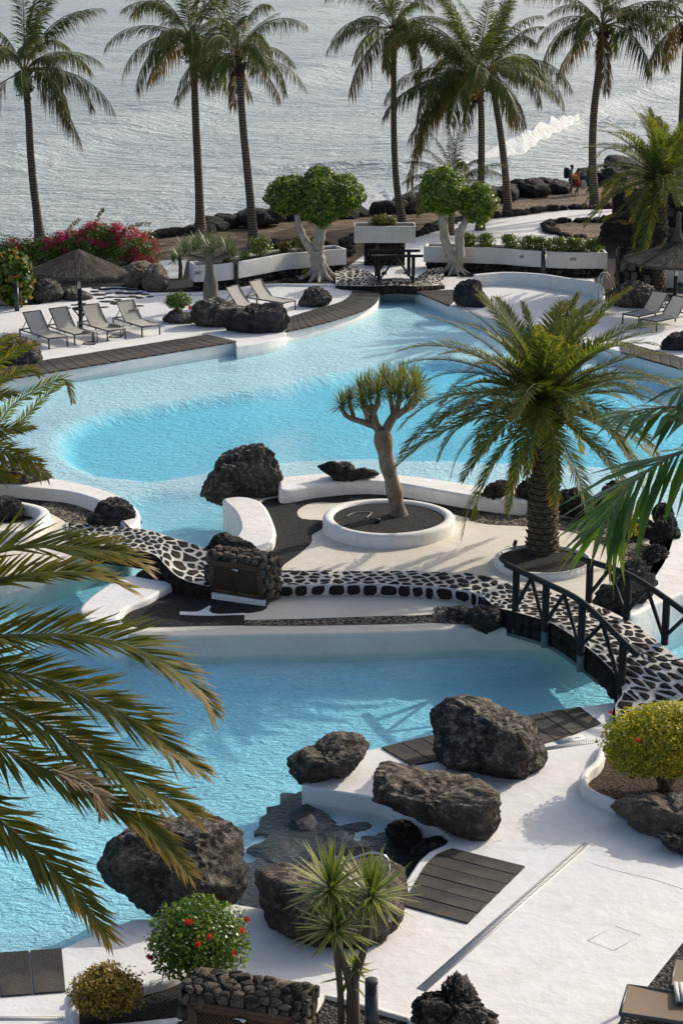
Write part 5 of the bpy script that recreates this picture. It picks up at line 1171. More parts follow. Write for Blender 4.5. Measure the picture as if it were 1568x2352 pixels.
bush('planter_shrub', 'low brown-green shrub growing in the raised white box planter', 'bush', g, .7, [(0, 0, .38, .50, .4, .28), (-.3, 0, .3, .3, .3, .22), (.3, 0, .32, .3, .3, .22)], 1800, .05, 'dull_leaf', seed=7, stems=9)
g = P(200, 634, FAR)
BG = [(-1.7, .6, .9, 1.6, .8, .65), (.2, .3, 1.25, 1.2, .9, .75), (1.5, .4, 1.2, 1.3, .8, .7), (-3.0, .9, .9, 1.2, .7, .5), (.6, .2, 1.75, .9, .6, .42), (2.3, .2, .7, .7, .7, .5), (-.8, .3, 1.1, 1.0, .8, .6)]
bg_ = bush('bougainvillea', 'wide bougainvillea with magenta flowers behind the left thatched parasol', 'bush', g, 2, BG, 17000, .062, 'hedge_leaf', seed=8, noise_amp=.3, stems=16, stem_r=.03)
mb = MB(); r8 = np.random.RandomState(12)
for x in BG:
    for _ in range(14 if x[0] > -1 else 5):
        d = r8.normal(size=3); d[1] = -abs(d[1]) * .7; d[2] = abs(d[2]); d /= np.linalg.norm(d); leaf_cloud(mb, np.array(x[:3]) + d * np.array(x[3:]) * 1.02, (.22, .18, .16), 46, .05, r8, noise_amp=.3)
mb.build('blossom', MATS['bract'], bg_)
mb = MB()
for a_, b__ in [((-2.2, .5, 1.2), (-4.2, .2, 1.75)), ((.3, .2, 1.9), (.8, 0, 2.75)), ((-1, .3, 1.4), (-.2, 0, 2.35)), ((1.5, .2, 1.8), (2.6, 0, 2.15))]:
    for i in range(11): leaf_cloud(mb, np.array(a_) + (np.array(b__) - a_) * i / 10 + [0, 0, .12 * math.sin(i / 10 * 3.1)], (.10, .1, .08), 14, .05, r8)
mb.build('long_shoots', MATS['dull_leaf'], bg_)
g = P(30, 702, FAR)
bush('sea_grape', 'sea grape bush with round green and reddish leaves at the left edge', 'bush', g, 2.2, [(0, 0, 1.1, .85, .8, 1.0), (-.9, .2, 1.2, .8, .8, .9), (.3, -.1, .7, .5, .5, .6), (.1, 0, 1.6, .6, .6, .5)], 1500, .14, 'grape_leaf', seed=9, asp=.85, noise_amp=.12, shell=.6, stems=5)
# ficus with clipped balls
def ficus(label, foot, limbs, balls, rt, seed):
    b = P(foot[0], foot[1], FAR + .02); root = thing('clipped_ficus', label, 'tree', b, 0, 'ficus trees clipped into balls'); rg = np.random.RandomState(seed); Yb = b[1]
    mb = MB(); qq = lambda u, v, dy=0: Q(u, v, Yb + dy) - b
    for pts, r0, r1 in limbs:
        C = cr([qq(*p) for p in pts], 6); n = len(C); r0 *= .75; r1 *= .72
        mb.tube(C, [(r0 + (r1 - r0) * i / (n - 1)) * (1 + .10 * math.sin(i * 1.7 + r0 * 40)) for i in range(n)], 12)
    for i in range(9):
        th = i * .7 + rg.uniform(-.2, .2); e = np.array([math.cos(th) * rt * rg.uniform(1.9, 2.8), math.sin(th) * rt * 1.9, -.04])
        limb(mb, [qq(limbs[0][0][0][0], foot[1] - 42) * [1, 1, 1], e * .45 + [0, 0, .22], e], rt * .42, rt * .12, 8, 4)
    mb.build('trunk', MATS['pale_bark'], root, True)
    for (u, v, dy, r) in balls:
        c = qq(u, v, dy); mb = MB(); leaf_cloud(mb, c, r, 7000 * r * r, .070, rg, noise_amp=.15, shell=.78, up=.3)
        mb.build('crown', MATS['ficus_leaf'], root)
        mb = MB()
        for _ in range(10):
            d = unit(rg.normal(size=3)); limb(mb, [c + [0, 0, -r * .8], c + d * r * .4, c + d * r * .85], .05, .015, 5, 3)
        mb.build('branches', MATS['pale_bark'], root, True)
ficus('clipped ficus with three merged green balls and a thick pale forked trunk', (732, 640),
      [([(735, 645), (730, 600), (728, 575)], .48, .36), ([(728, 590), (705, 560), (690, 530), (683, 498), (686, 470)], .25, .15), ([(730, 590), (735, 555), (740, 520), (738, 480)], .27, .17), ([(738, 530), (755, 510), (768, 490)], .15, .10), ([(726, 585), (724, 550), (735, 510)], .17, .12)],
      [(657, 450, 0, .78), (675, 437, .5, .62), (737, 462, -.3, .96), (788, 448, .1, .82), (735, 418, .6, .66)], .40, 31)
ficus('smaller clipped ficus with two green balls on twin pale trunks, right of the box planter', (1043, 628),
      [([(1045, 633), (1040, 600), (1030, 575), (1020, 540), (1015, 480)], .34, .24), ([(1045, 620), (1055, 590), (1055, 545), (1062, 520), (1078, 490)], .30, .18), ([(1053, 560), (1050, 525)], .2, .18)],
      [(1015, 440, 0, .98), (1097, 466, 0, .80)], .30, 32)
# planter shrubs
def row_bushes(pts, z, n, h, leaf, label, group, s=.05, w=(.35, .5), cnt=420, jy=.1, seed=1, first=None):
    p = np.array([P(u, v, z) for u, v in pts]); L = seg_len(p); r = random.Random(seed)
    for i in range(n):
        g = lerp_poly(p, L, (i + .5 + r.uniform(-.15, .15)) / n * L[-1]); ww = r.uniform(*w); hh = h * r.uniform(.75, 1.1)
        bush('shrub', label if not isinstance(label, list) else label[i], 'bush', g + [0, r.uniform(-jy, jy), 0], hh, [(0, 0, hh * .6, ww, ww * .8, hh * .42), (r.uniform(-.2, .2), 0, hh * .85, ww * .5, ww * .4, hh * .25)], cnt, s, leaf, seed=seed * 50 + i, group=group, noise_amp=.3, stems=5, stem_r=.018)
# ================================================================ PLANTERS, WALLS, FURNITURE
GEN = [(-.2, 0), (1.2, 0)]
# round planters on the island
def ring_planter(label, uc, vc, rad_px, ztop, zg, w=.26):
    c = P(uc, vc, ztop); r = rad_px / S(c); root = thing('round_planter', label, 'planter', (c[0], c[1], zg))
    th = np.linspace(0, 2 * math.pi, 65)[:-1]; rr = r - w / 2 + .02 * np.sin(th * 3 + 1)
    o = ribbon('planter_wall', np.c_[np.cos(th) * rr, np.sin(th) * rr], w, -.05, ztop - zg, MATS['white_wall'], True, .09, root)
    sl = sheet('soil', np.c_[np.cos(th) * (r - w + .02), np.sin(th) * (r - w + .02)], ztop - zg - .07, MATS['lava_soil'], root)
    return root
ring_planter('larger round white planter filled with black lava soil, around the dragon tree', 891, 1184.7, 152, IS + .32, IS)
ring_planter('low round white planter filled with black lava soil, around the big date palm', 1246, 1282, 114, IS + .16, IS, .12)

def wall_stones(ss, A, B, z0, z1, cell, rg, ax=1.2, mat='wall_stone', hgt=.035, gap=.012, out=None, skip=None, name='stone', mats=None):
    A = np.array(A[:2], float); B = np.array(B[:2], float); d = B - A; L = np.linalg.norm(d); d /= L
    n = np.array([d[1], -d[0]]) if out is None else np.array(out, float)
    f = lambda x, y, h: np.array([A[0] + d[0] * x + n[0] * h, A[1] + d[1] * x + n[1] * h, z0 + y])
    for c in vor_cells(L, z1 - z0, cell, rg, ax):
        m = c.mean(0)
        if skip and skip(m[0], m[1]): continue
        me, o = stone_mesh(c, f, gap, hgt * rg.uniform(.5, 1.4), rg, name, (mats[rg.randint(len(mats))] if mats else mat), .01); ss.add(me, o, name)
def top_stones(ss, O, dx, dy, L, W, z, cell, rg, mat='wall_stone', hgt=.04, gap=.012, name='stone', mats=None):
    f = lambda x, y, h: np.array([O[0] + dx[0] * x + dy[0] * y, O[1] + dx[1] * x + dy[1] * y, z + h])
    for c in vor_cells(L, W, cell, rg, 1.25):
        me, o = stone_mesh(c, f, gap, hgt * rg.uniform(.5, 1.5), rg, name, (mats[rg.randint(len(mats))] if mats else mat), .02); ss.add(me, o, name)
def cabinet(label, fl, fr, zg, h, dep, cell, seed, lower):
    A = P(*fl, zg)[:2]; B = P(*fr, zg)[:2]; L = np.linalg.norm(B - A); d = (B - A) / L; n = np.array([d[1], -d[0]]); bk = -n; rz = math.atan2(d[1], d[0])
    root = thing('stone_cabinet', label, 'cabinet', (A[0], A[1], zg)); rg = np.random.RandomState(seed); ss = StoneSet(root)
    a0 = np.zeros(2); b0_ = d * L; mats = ['wall_stone', 'wall_stone', 'wall_stone_dark']
    th = .14; dw0, dw1, dh0, dh1 = .09 * L, .93 * L, .12, h - .18
    mb = MB(); c = b0_ / 2 + bk * (dep / 2 + .05); mb.box((c[0], c[1], h / 2), (L - .06, dep - .1, h - .05), rz); mb.build('core', MATS['earth_mortar'], root)
    sk = lambda x, y: dw0 - .02 < x < dw1 + .02 and y < dh1 + .0
    wall_stones(ss, a0, b0_, .0, h, cell, rg, mats=mats, out=n, skip=sk, hgt=.05)
    wall_stones(ss, b0_ + n * .03, b0_ + bk * dep, 0, h, cell, rg, mats=mats, out=d, hgt=.06)
    wall_stones(ss, a0 + n * .03, a0 + bk * dep, 0, h, cell, rg, mats=mats, out=-d, hgt=.05)
    top_stones(ss, a0 + n * .04, d, bk, L, dep, h - .02, cell, rg, mats=mats, hgt=.05)
    fr3 = lambda x, y, o: np.array([d[0] * x + n[0] * o, d[1] * x + n[1] * o, y])
    mb = MB(); W2 = (dw0, dw1)
    for p, q_ in (((dw0, dh1), (dw1, dh1)), ((dw0, dh0), (dw1, dh0)), ((dw0, dh0), (dw0, dh1)), ((dw1, dh0), (dw1, dh1))): mb.bar(fr3(p[0], p[1], .02), fr3(q_[0], q_[1], .02), .08, .07, up=(n[0], n[1], 0))
    mb.build('door_frame', MATS['brown_wood'], root)
    mid = (dw0 + dw1) / 2
    MB().bar(fr3(dw0, (dh0 + dh1) / 2, -.03), fr3(dw1, (dh0 + dh1) / 2, -.03), dh1 - dh0, .01, up=(n[0], n[1], 0)).build('shade_panel', MATS['shade_glass_black'], root)  # near-black panel stands in for the shade inside the cabinet
    for x0, x1 in ((dw0 + .05, mid - .008), (mid + .008, dw1 - .05)):
        y0, y1 = dh0 + .05, dh1 - .05; mb = MB()
        for p, q_ in (((x0, y1), (x1, y1)), ((x0, y0), (x1, y0)), ((x0, y0), (x0, y1)), ((x1, y0), (x1, y1))): mb.bar(fr3(p[0], p[1], .045), fr3(q_[0], q_[1], .045), .075, .03, up=(n[0], n[1], 0))
        dr = mb.build('door', MATS['brown_wood'], root); k = 0
        ww, hh = x1 - x0, y1 - y0
        for sg in (1, -1):
            lat = []; sp = .062; m_ = int((ww + hh) / sp)
            for i in range(1, m_):
                t_ = i * sp
                p0 = (min(t_, ww), max(0, t_ - ww)); p1 = (max(0, t_ - hh), min(t_, hh))
                if sg < 0: p0 = (ww - p0[0], p0[1]); p1 = (ww - p1[0], p1[1])
                if math.hypot(p0[0] - p1[0], p0[1] - p1[1]) < .05: continue
                o_ = .040 + .007 * sg
                MB().bar(fr3(x0 + p0[0], y0 + p0[1], o_), fr3(x0 + p1[0], y0 + p1[1], o_), .022, .008, up=(n[0], n[1], 0)).build('lattice_slat', MATS['brown_wood'], dr)
    mb = MB(); mb.box(fr3(mid, dh1 - .10, .07), (.16, .012, .035), rz); mb.box(fr3(mid + .03, dh1 - .12, .074), (.05, .012, .09), rz); mb.build('latch', MATS['steel'], root)
    return root
cabinet('low stone cabinet with two brown lattice doors on the island', (476, 1368), (612, 1390), IS, .98, .6, .15, 5, False)
cabinet('low stone cabinet with brown lattice doors at the bottom edge of the picture', (420, 2428), (692, 2474), ND, 1.0, .62, .14, 6, True)
slab('cabinet_sill', PL([(484, 1362), (486, 1376), (607, 1393), (612, 1388)], IS), IS, IS + .12, MATS['white_wall'], .03)['kind'] = 'structure'

# trough planters on dark stone footings
def trough(label, front, zb, h, dep, soil_cut=.12, bs=1, foot=True, ends=None):
    f = cr([P(u, v, zb)[:2] for u, v in front], 5); b = P(front[0][0], front[0][1], zb)
    t_ = np.gradient(f, axis=0); t_ /= np.linalg.norm(t_, axis=1)[:, None]; nn = np.c_[-t_[:, 1], t_[:, 0]]
    bk = f + nn * dep; loop = np.r_[f, bk[::-1]] - b[:2]
    root = thing('trough_planter', label, 'planter', (b[0], b[1], zb))
    if area2(loop) < 0: loop = loop[::-1]
    w = .12; mid = offset2(loop, w / 2)
    ribbon('planter_wall', mid, w, 0, h, MATS['planter_wall'], True, .03, root)
    sheet('soil', offset2(loop, w * .9), h - .09, MATS['lava_soil'], root)
    if foot:
        fo = offset2(loop, .16); sl = slab('stone_footing', fo, FAR - zb, .0, MATS['dark_wall'], 0, root)
        rg = np.random.RandomState(bs); ss = StoneSet(root, 200); m = len(f)
        q = (f - b[:2]) + nn * .15
        for i in range(0, m - 3, 3):
            A, B = q[i], q[min(i + 3, m - 1)]
            wall_stones(ss, A, B, FAR - zb, -.01, .22, rg, mats=['dark_wall', 'wall_stone_dark', 'basalt_black'], hgt=.05, gap=.014)
        ss.done()
    return root, f, b, nn
lt_, LF, LB0, LN = trough('long white trough planter on the left with small shrubs, behind the dragon tree', [(447, 648), (507, 645), (548, 639.5), (609, 628), (660, 619), (697, 616.5), (745, 611.5), (795, 607.5)], .65, .66, 1.1, bs=3)
rt_, RF, RB0, RN = trough('long white trough planter with a row of green bushes on the right', [(973, 602), (1034, 603.5), (1085, 604.5), (1150, 607), (1199, 611), (1253, 614.5), (1314, 617), (1392, 617)], .62, .66, 1.0, bs=4)
def offs(F_, N_, i, d): return F_[i] + N_[i] * d
def px_on(F_, N_, u, d, z):
    us = [784 + CF * (p[0]) / depth(np.array([p[0], p[1], z])) for p in F_]; i = int(np.argmin([abs(x - u) for x in us])); q = F_[i] + N_[i] * d; return np.array([q[0], q[1], z])
HL = ['leftmost hedge bush in the right trough planter, behind the ficus', 'hedge bush just right of the ficus trunks in the right trough', 'third hedge bush from the left in the right trough', 'fourth hedge bush in the right trough, with pale gaps', 'fifth hedge bush in the right trough, left of the bollard', 'sixth hedge bush in the right trough, just behind the bollard', 'third hedge bush from the right end of the right trough', 'second hedge bush from the right end of the right trough', 'last rounded hedge bush at the right end of the right trough']
for i, u_ in enumerate([1072, 1108, 1160, 1195, 1228, 1262, 1300, 1335, 1368]):
    g = px_on(RF, RN, u_, .5, 1.18); h_ = .62
    bush('hedge_bush', HL[i], 'bush', g, h_, [(0, 0, .32, .40, .32, .30), (rnd.uniform(-.15, .15), 0, .5, .25, .2, .16)], 900, .05, 'hedge_leaf' if i != 8 else 'bush_leaf', seed=300 + i, group='hedge bushes in the right trough planter', noise_amp=.3, stems=4, stem_r=.018)
for i, (u_, w_, lf, lb_) in enumerate([(585, .22, 'hedge_leaf', 'small yellow-green shrub at the left in the left trough planter'), (618, .5, 'hedge_leaf', 'wide yellow-green shrub in the left trough planter left of the ficus'), (668, .3, 'dull_leaf', 'low brownish plant in the left trough beside the ficus'), (712, .38, 'dull_leaf', 'dark shrub in the left trough planter behind the ficus fork'), (540, .25, 'dull_leaf', 'small golden shrub in the left trough behind the bollard')]):
    g = px_on(LF, LN, u_, .55, 1.2)
    bush('trough_shrub', lb_, 'bush', g, .6, [(0, 0, w_ * .9, w_, w_ * .8, w_ * .85), (w_ * .3, 0, w_ * 1.4, w_ * .5, w_ * .5, w_ * .4)], 700 * (w_ / .35), .05, lf, seed=320 + i, noise_amp=.3, stems=6, stem_r=.018)
# raised box planter
g = P(883, 612, FAR); root = thing('box_planter', 'raised white box planter on a dark stone plinth behind the small bridge', 'planter', g)
wpx = S(g); bw = (953.5 - 812) / wpx; mb = MB(); mb.box((0, .45, .5), (1.72, .62, 1.02)); mb.build('plinth_core', MATS['dark_wall'], root)
rg = np.random.RandomState(77); ss = StoneSet(root); wall_stones(ss, (-.86 - .25 + .25, .14), (.86, .14), 0, 1.0, .22, rg, mats=['dark_wall', 'wall_stone_dark'], hgt=.05, gap=.014)
loop = np.array([(-bw / 2, 0), (bw / 2, 0), (bw / 2, 1.15), (-bw / 2, 1.15)]); 
o = ribbon('planter_wall', offset2(np.array(loop), .05), .10, 1.0, 1.70, MATS['planter_wall'], True, .02, root); sheet('soil', offset2(loop, .09), 1.62, MATS['lava_soil'], root)
sheet('bottom', offset2(loop, .02), 1.02, MATS['planter_wall'], root)
def plaque(pt, w, h, label, parent=None, sym=True):
    root = thing('sign_plaque', label, 'sign', pt); MB().box((0, 0, 0), (w, .015, h)).build('plate', MATS['sign_grey'], root)
    mb = MB(); mb.lathe([(.0, 0), (h * .22, .001), (h * .22, .004), (0, .005)], 12); V = np.concatenate(mb.v); mb.v = [np.c_[V[:, 0] - w * .2, -V[:, 2] - .008, V[:, 1]]]; mb.box((w * .12, -.009, h * .1), (w * .35, .003, h * .08)); mb.box((w * .12, -.009, -h * .12), (w * .28, .003, h * .08))
    mb.build('symbol', MATS['slot_dark'], root)
for u_, v_, F_, N_, lb_ in [(458, 622, LF, LN, 'small grey sign on the left end of the left trough planter'), (1198, 592, RF, RN, 'small pale sign on the right trough left of the bollard'), (1312, 600, RF, RN, 'small grey sign on the right trough right of the bollard')]:
    q_ = px_on(F_, N_, u_, -.012, 1.02); plaque(q_, .26, .14, lb_)
# bushes near the walls
for (u_, v_, w_, lf, lb_) in [(752, 606, .2, 'hedge_leaf', 'small green sprout behind the right root of the large ficus'), (700, 628, .12, 'hedge_leaf', 'tiny green sprout left of the large ficus trunk')]:
    g = P(u_, v_ + 14, FAR); bush('sprout', lb_, 'plant', g, .4, [(0, 0, .25, w_, w_, .25)], 160, .045, lf, seed=int(u_), stems=3, stem_r=.012)

# dark stone tower and pillar at the right
def stone_block(name, label, cat, fl, fr, zg, h, dep, cell, seed, cap=290, mats=('dark_wall', 'wall_stone_dark', 'dark_wall'), hgt=.06):
    A = P(*fl, zg)[:2]; B = P(*fr, zg)[:2]; L = np.linalg.norm(B - A); d = (B - A) / L; n = np.array([d[1], -d[0]])
    root = thing(name, label, cat, (A[0], A[1], zg)); rg = np.random.RandomState(seed); ss = StoneSet(root, cap); c = d * L / 2 - n * dep / 2
    MB().box((c[0], c[1], h / 2), (L, dep, h), math.atan2(d[1], d[0])).build('core', MATS['earth_mortar'] if False else MATS['dark_wall'], root)
    wall_stones(ss, (0, 0), d * L, 0, h, cell, rg, mats=mats, out=n, hgt=hgt, gap=.016)
    wall_stones(ss, (0, 0), -n * dep, 0, h, cell, rg, mats=mats, out=-d, hgt=hgt, gap=.016)
    top_stones(ss, (0, 0), d, -n, L, dep, h - .03, cell * 1.2, rg, mats=mats, hgt=.08)
    ss.done(); return root
stone_block('stone_wall', 'high dark lava-stone wall behind the far right date palm', 'wall', (1404, 565), (1700, 572), FAR, 2.55, 2.2, .32, 51)
stone_block('stone_pillar', 'dark irregular stone pillar with golden succulents on top, left of the date palm', 'wall', (1420, 672), (1492, 672), FAR, 2.6, 1.0, .30, 52, mats=('dark_wall', 'wall_stone_dark', 'wall_stone'))
pp = P(1455, 672, FAR); me = rock_mesh('rock', *rock_shape(140, 4, 3.0, 5, amp=.12, fine=.06), 'dark_wall')
tag(inst('capstone', me, None, pp + [-.15, .55, 2.35], (0, 0, .2), (1.35, .95, .75)), 'bulging dark rock cap of the stone pillar, under the golden succulents', 'rock')
rg = np.random.RandomState(4); mb = MB()
for i in range(9000):
    x, y = rg.uniform(-1.2, 1.2), rg.uniform(-.85, .95)
    if (x / 1.2) ** 2 + (y / .95) ** 2 > 1: continue
    z = .62 - .25 * ((x / 1.2) ** 4 + (y / .95) ** 4) + rg.uniform(-.03, .05) + .06 * nz(x * 3, y * 3); d = rg.normal(size=3) * .6 + [0, -.2, 1]; d = unit(d); a = unit(np.cross(d, rg.normal(size=3))) * .03
    p = np.array([x - .1, y, z]); mb.add([p - a, p + np.cross(d, a), p + a, p + d * .07], [(0, 1, 2, 3)])
o = mb.build('succulents', MATS['sedum']); o.location = pp + [0, .55, 2.30]; tag(o, 'golden succulent mat covering the stone pillar left of the date palm', 'plant', kind='stuff')
g = P(1440, 560, FAR); g = Q(1440, 448, P(1440, 565, FAR)[1] + .8); mb = MB(); rosette(mb, np.zeros(3), .35, 30, .06, rg); o = mb.build('succulent', MATS['gold_bush_leaf']); o.location = g; tag(o, 'small yellow-green succulent on the top edge of the high stone wall', 'plant')
# low dark wall strip under the right planters and raised tub wall
ribbon('tub_wall', cr(PL([(1090, 633), (1161, 628), (1240, 632), (1300, 641), (1350, 648), (1378, 660), (1382, 690)], .75), 5), .22, .1, .80, MATS['white_wall'], r=.05)['kind'] = 'structure'
ribbon('terrace_kerb', cr(PL([(343, 674), (400, 671), (450, 672), (520, 666), (593, 653), (640, 650), (689, 651), (782, 652)], .42), 5), .16, .1, .40, MATS['white_wall'], r=.05)['kind'] = 'structure'

# ---- log handrails
def railing(root, posts, top, zt, rtop, rpost, ztops, brace=True, over=.4):
    """posts: foot positions; rail through the tops"""
    tops = [np.array([p[0], p[1], z]) for p, z in zip(posts, ztops)]
    d0 = unit(tops[0] - tops[1]); d1 = unit(tops[-1] - tops[-2])
    pts = [tops[0] + d0 * over] + tops + [tops[-1] + d1 * over]; C = cr(pts, 5)
    MB().tube(C + [0, 0, .0], [rtop] * len(C), 10).build('handrail', MATS['worn_black'], root, True)
    for p, t_ in zip(posts, tops): MB().tube([p, (p + t_) / 2, t_], rpost, 12).build('post', MATS['worn_black'], root, True)
    if brace:
        for i in range(len(posts) - 1):
            a, b_ = posts[i], posts[i + 1]; ta, tb = tops[i], tops[i + 1]; m = (ta + tb) / 2; 
            MB().tube([a + (ta - a) * .18, m - [0, 0, .04]], rpost * .55, 8).build('brace', MATS['worn_black'], root, True)
            MB().tube([m - [0, 0, .04], b_ + (tb - b_) * .08], rpost * .55, 8).build('brace', MATS['worn_black'], root, True)
def foot(u, vt, vb, z, drop=.0):
    p = P(u, vb, z); t_ = Q(u, vt, p[1]); return p - [0, 0, drop], t_[2]
near = [foot(1182.8, 1308, 1403, .88, .12), foot(1251, 1340, 1436.7, .96, .12), foot(1333, 1384, 1491, .98, .12), foot(1426, 1474, 1577, .62, .15)]
far = [foot(1351, 1290, 1384, .88), foot(1437.6, 1320, 1424, 1.0), foot(1525, 1376, 1480, 1.0), foot(1618, 1446, 1550, .85)]
r1 = thing('log_railing', 'near dark round-log railing of the arched bridge', 'railing', (0, 0, 0)); r2 = thing('log_railing', 'far dark round-log railing of the arched bridge, nearer the sea', 'railing', (0, 0, 0))
for r_, ps in ((r1, near), (r2, far)):
    o = ps[0][0].copy(); r_.location = o
    railing(r_, [p - o for p, _ in ps], None, None, .062, .075, [z - o[2] for _, z in ps], over=.42)
    if r_ is r1:
        for p, _ in ps: MB().box(p - o - [0, 0, .16], (.13, .13, .34)).build('bracket', MATS['galv'], r_)
# steel beam under the bridge edge
mb = MB(); LBb = seg_len(BB)
e = [lerp_poly(BB, LBb, s_) - [0, -.06, .52] for s_ in np.linspace(LBb[-1] * .14, LBb[-1] * .62, 12)]
tag(mb.tube(e, .05, 6).build('steel_beam', MATS['galv'], brroot), None)
mb = MB(); c = P(1186, 1462, .2); mb.box((c[0], c[1] + .5, .25), (.5, .1, .5)); mb.build('abutment_plate', MATS['galv'], brroot)
# small bridge rails
for lb_, us, vt, vb, ov in [('near dark log railing of the small far bridge, with a V of braces', (869.7, 948.3), 588, 649, .30), ('far dark log railing of the small far bridge, partly hidden by the near one', (864, 938), 576, 634, .35)]:
    ps = [foot(u, vt, vb, .6) for u in us]; o = ps[0][0].copy(); r_ = thing('log_railing', lb_, 'railing', o)
    P0, P1 = ps[0][0] - o, ps[1][0] - o; zt = ps[0][1] - o[2]; T0, T1 = P0 + [0, 0, zt], P1 + [0, 0, zt]; dx = unit(T1 - T0)
    MB().tube([T0 - dx * ov, T1 + dx * ov * 1.3], .055, 10).build('handrail', MATS['worn_black'], r_, True)
    for p, t_ in ((P0, T0), (P1, T1)): MB().tube([p, t_], .075, 10).build('post', MATS['worn_black'], r_, True)
    m = (T0 + T1) / 2 - [0, 0, .06]
    for p in (P0, P1): MB().tube([p + [0, 0, .08], m], .04, 8).build('brace', MATS['worn_black'], r_, True)

# ---- loungers
def lounger(label, near_f, axis_px, zg, group, sling='sling', frame='grey_metal', wd=.72, ln=2.05, back=48, flip=1, proto={}):
    A = P(near_f[0], near_f[1], zg); B = P(near_f[0] + axis_px[0], near_f[1] + axis_px[1], zg); d = unit(B - A); rz = math.atan2(d[1], d[0])
    key = (sling, wd, ln, back, flip)
    if key not in proto:
        root = thing('sun_lounger', label, 'sun lounger', A, rz, group); w = wd * flip; h = .36; hx = ln * .60
        mb = MB()
        for y in (0, w): mb.bar((0, y, h), (ln, y, h), .035, .045)
        mb.bar((0, 0, h), (0, w, h), .035, .045); mb.bar((ln, 0, h), (ln, w, h), .035, .045); mb.bar((hx, 0, h), (hx, w, h), .03, .03); mb.build('frame', MATS[frame], root)
        for x in (.03, ln - .03):
            for y in (0, w): MB().bar((x, y, 0), (x, y, h), .042, .042, up=(1, 0, 0)).build('leg', MATS[frame], root)
        seat = MB(); n = 8; V = [(.02 + (hx - .02) * i / n, y, h + .028 - .03 * math.sin(math.pi * i / n) - .012 * (1 if y not in (w * .03, w * .97) else 0)) for i in range(n + 1) for y in (w * .03, w * .5, w * .97)]
        seat.add(V, [(i * 3 + j, i * 3 + j + 1, i * 3 + j + 4, i * 3 + j + 3) for i in range(n) for j in range(2)]); seat.build('seat_sling', MATS[sling], root, True)
        bl = ln * .40; ca, sa = math.cos(R(back)), math.sin(R(back)); pt = lambda s_, y, o=0: (hx + bl * s_ * ca - o * sa, y, h + .03 + bl * s_ * sa + o * ca)
        bk = MB(); V = [pt(i / 5, y, -.03 * math.sin(math.pi * i / 5)) for i in range(6) for y in (w * .03, w * .5, w * .97)]
        bk.add(V, [(i * 3 + j, i * 3 + j + 1, i * 3 + j + 4, i * 3 + j + 3) for i in range(5) for j in range(2)]); bk.build('backrest_sling', MATS[sling], root, True)
        mb = MB(); mb.bar(pt(0, w * .02), pt(1, w * .02), .03); mb.bar(pt(0, w * .98), pt(1, w * .98), .03); mb.bar(pt(1, 0), pt(1, w), .03)
        for y in (w * .05, w * .95): mb.bar(pt(.6, y), (ln - .12, y, h + .01), .022)
        mb.build('backrest_frame', MATS[frame], root); proto[key] = root; return root
    o = copy_tree(proto[key]); o.location = [float(c) for c in A]; o.rotation_euler.z = rz; o['label'] = label; o['group'] = group; return o
G1 = 'four grey loungers under the left thatched parasol'
lounger('leftmost grey sling lounger by the left parasol', (114.4, 802), (-78, -25), FAR, G1, flip=-1)
lounger('second grey sling lounger from the left, beside the parasol pole', (173.4, 792.6), (-74, -24), FAR, G1, flip=-1)
lounger('third grey sling lounger, just right of the parasol pole', (248.9, 784), (-72, -22), FAR, G1, flip=-1)
L4 = lounger('grey lounger with a slatted headrest board, rightmost of the left four', (327.8, 774.4), (-77, -24), FAR, G1, flip=-1)
G2 = 'two cream loungers behind the black boulder'
lounger('cream lounger nearer the bottle-trunked dragon tree, partly behind the boulder', (599, 733), (-100, -16), FAR, G2, flip=-1, ln=2.0)
lounger('cream lounger right of the other, its foot beside the pointed rock', (650.4, 718.3), (-100, -16), FAR, G2, flip=-1, ln=2.0)
G3 = 'loungers under the right thatched parasol'
lounger('grey lounger to the left of the right parasol pole', (1464.5, 750), (95, -22), FAR, G3, flip=1, ln=2.04)
lounger('grey lounger at the right edge in front of the right parasol', (1505, 762), (95, -20), FAR, G3, flip=1, ln=2.04)
G4 = 'tan loungers in the bottom right corner'
lounger('tan fabric lounger cut by the bottom right corner', (1420, 2385), (150, 22), ND, G4, 'tan_sling', flip=1, ln=2.06, wd=.74)
lounger('tan fabric lounger at the right edge behind the other tan one', (1534, 2322), (150, 22), ND, G4, 'tan_sling', flip=1, ln=2.06, wd=.74)
# slatted board on lounger 4
bd = thing('headrest_board', 'grey slatted board lying on the backrest of the rightmost left lounger', 'board', Q(304, 718, P(300, 752, FAR)[1] - .1)); bd.rotation_euler = (R(55), 0, R(-62)); bd.rotation_euler = (0, R(-38), L4.rotation_euler.z + math.pi)
for i in range(7): MB().box((-.2 + i * .066, 0, 0), (.056, .42, .02)).build('slat', MATS['table_grey'], bd)
MB().box((0, 0, -.014), (.46, .05, .008)).build('rail', MATS['table_grey'], bd)
# C-shaped side tables
def side_table(label, u, v, zg, rz, h=.42, mat='table_grey'):
    p = P(u, v, zg); r_ = thing('side_table', label, 'side table', p, rz, 'C-shaped grey side tables'); MB().box((0, 0, h), (.46, .40, .03)).build('table_top', MATS[mat], r_)
    mb = MB()
    for y in (-.19, .19): mb.bar((-.2, y, .02), (.2, y, .02), .03); mb.bar((.2, y, .02), (.2, y, h), .03, up=(1, 0, 0))
    mb.bar((-.2, -.19, .02), (-.2, .19, .02), .03); mb.bar((.2, -.19, .02), (.2, .19, .02), .03); mb.build('frame', MATS['grey_metal'], r_)
side_table('C-shaped side table between the second and third left loungers', 208, 789, FAR, -.15); side_table('C-shaped side table between the third and fourth left loungers', 268, 773, FAR, -.15)
p = P(1595, 2345, ND); r_ = thing('side_table', 'pale slatted side table at the right edge between the tan loungers', 'side table', p + np.array([0, 0, 0]), -.1)
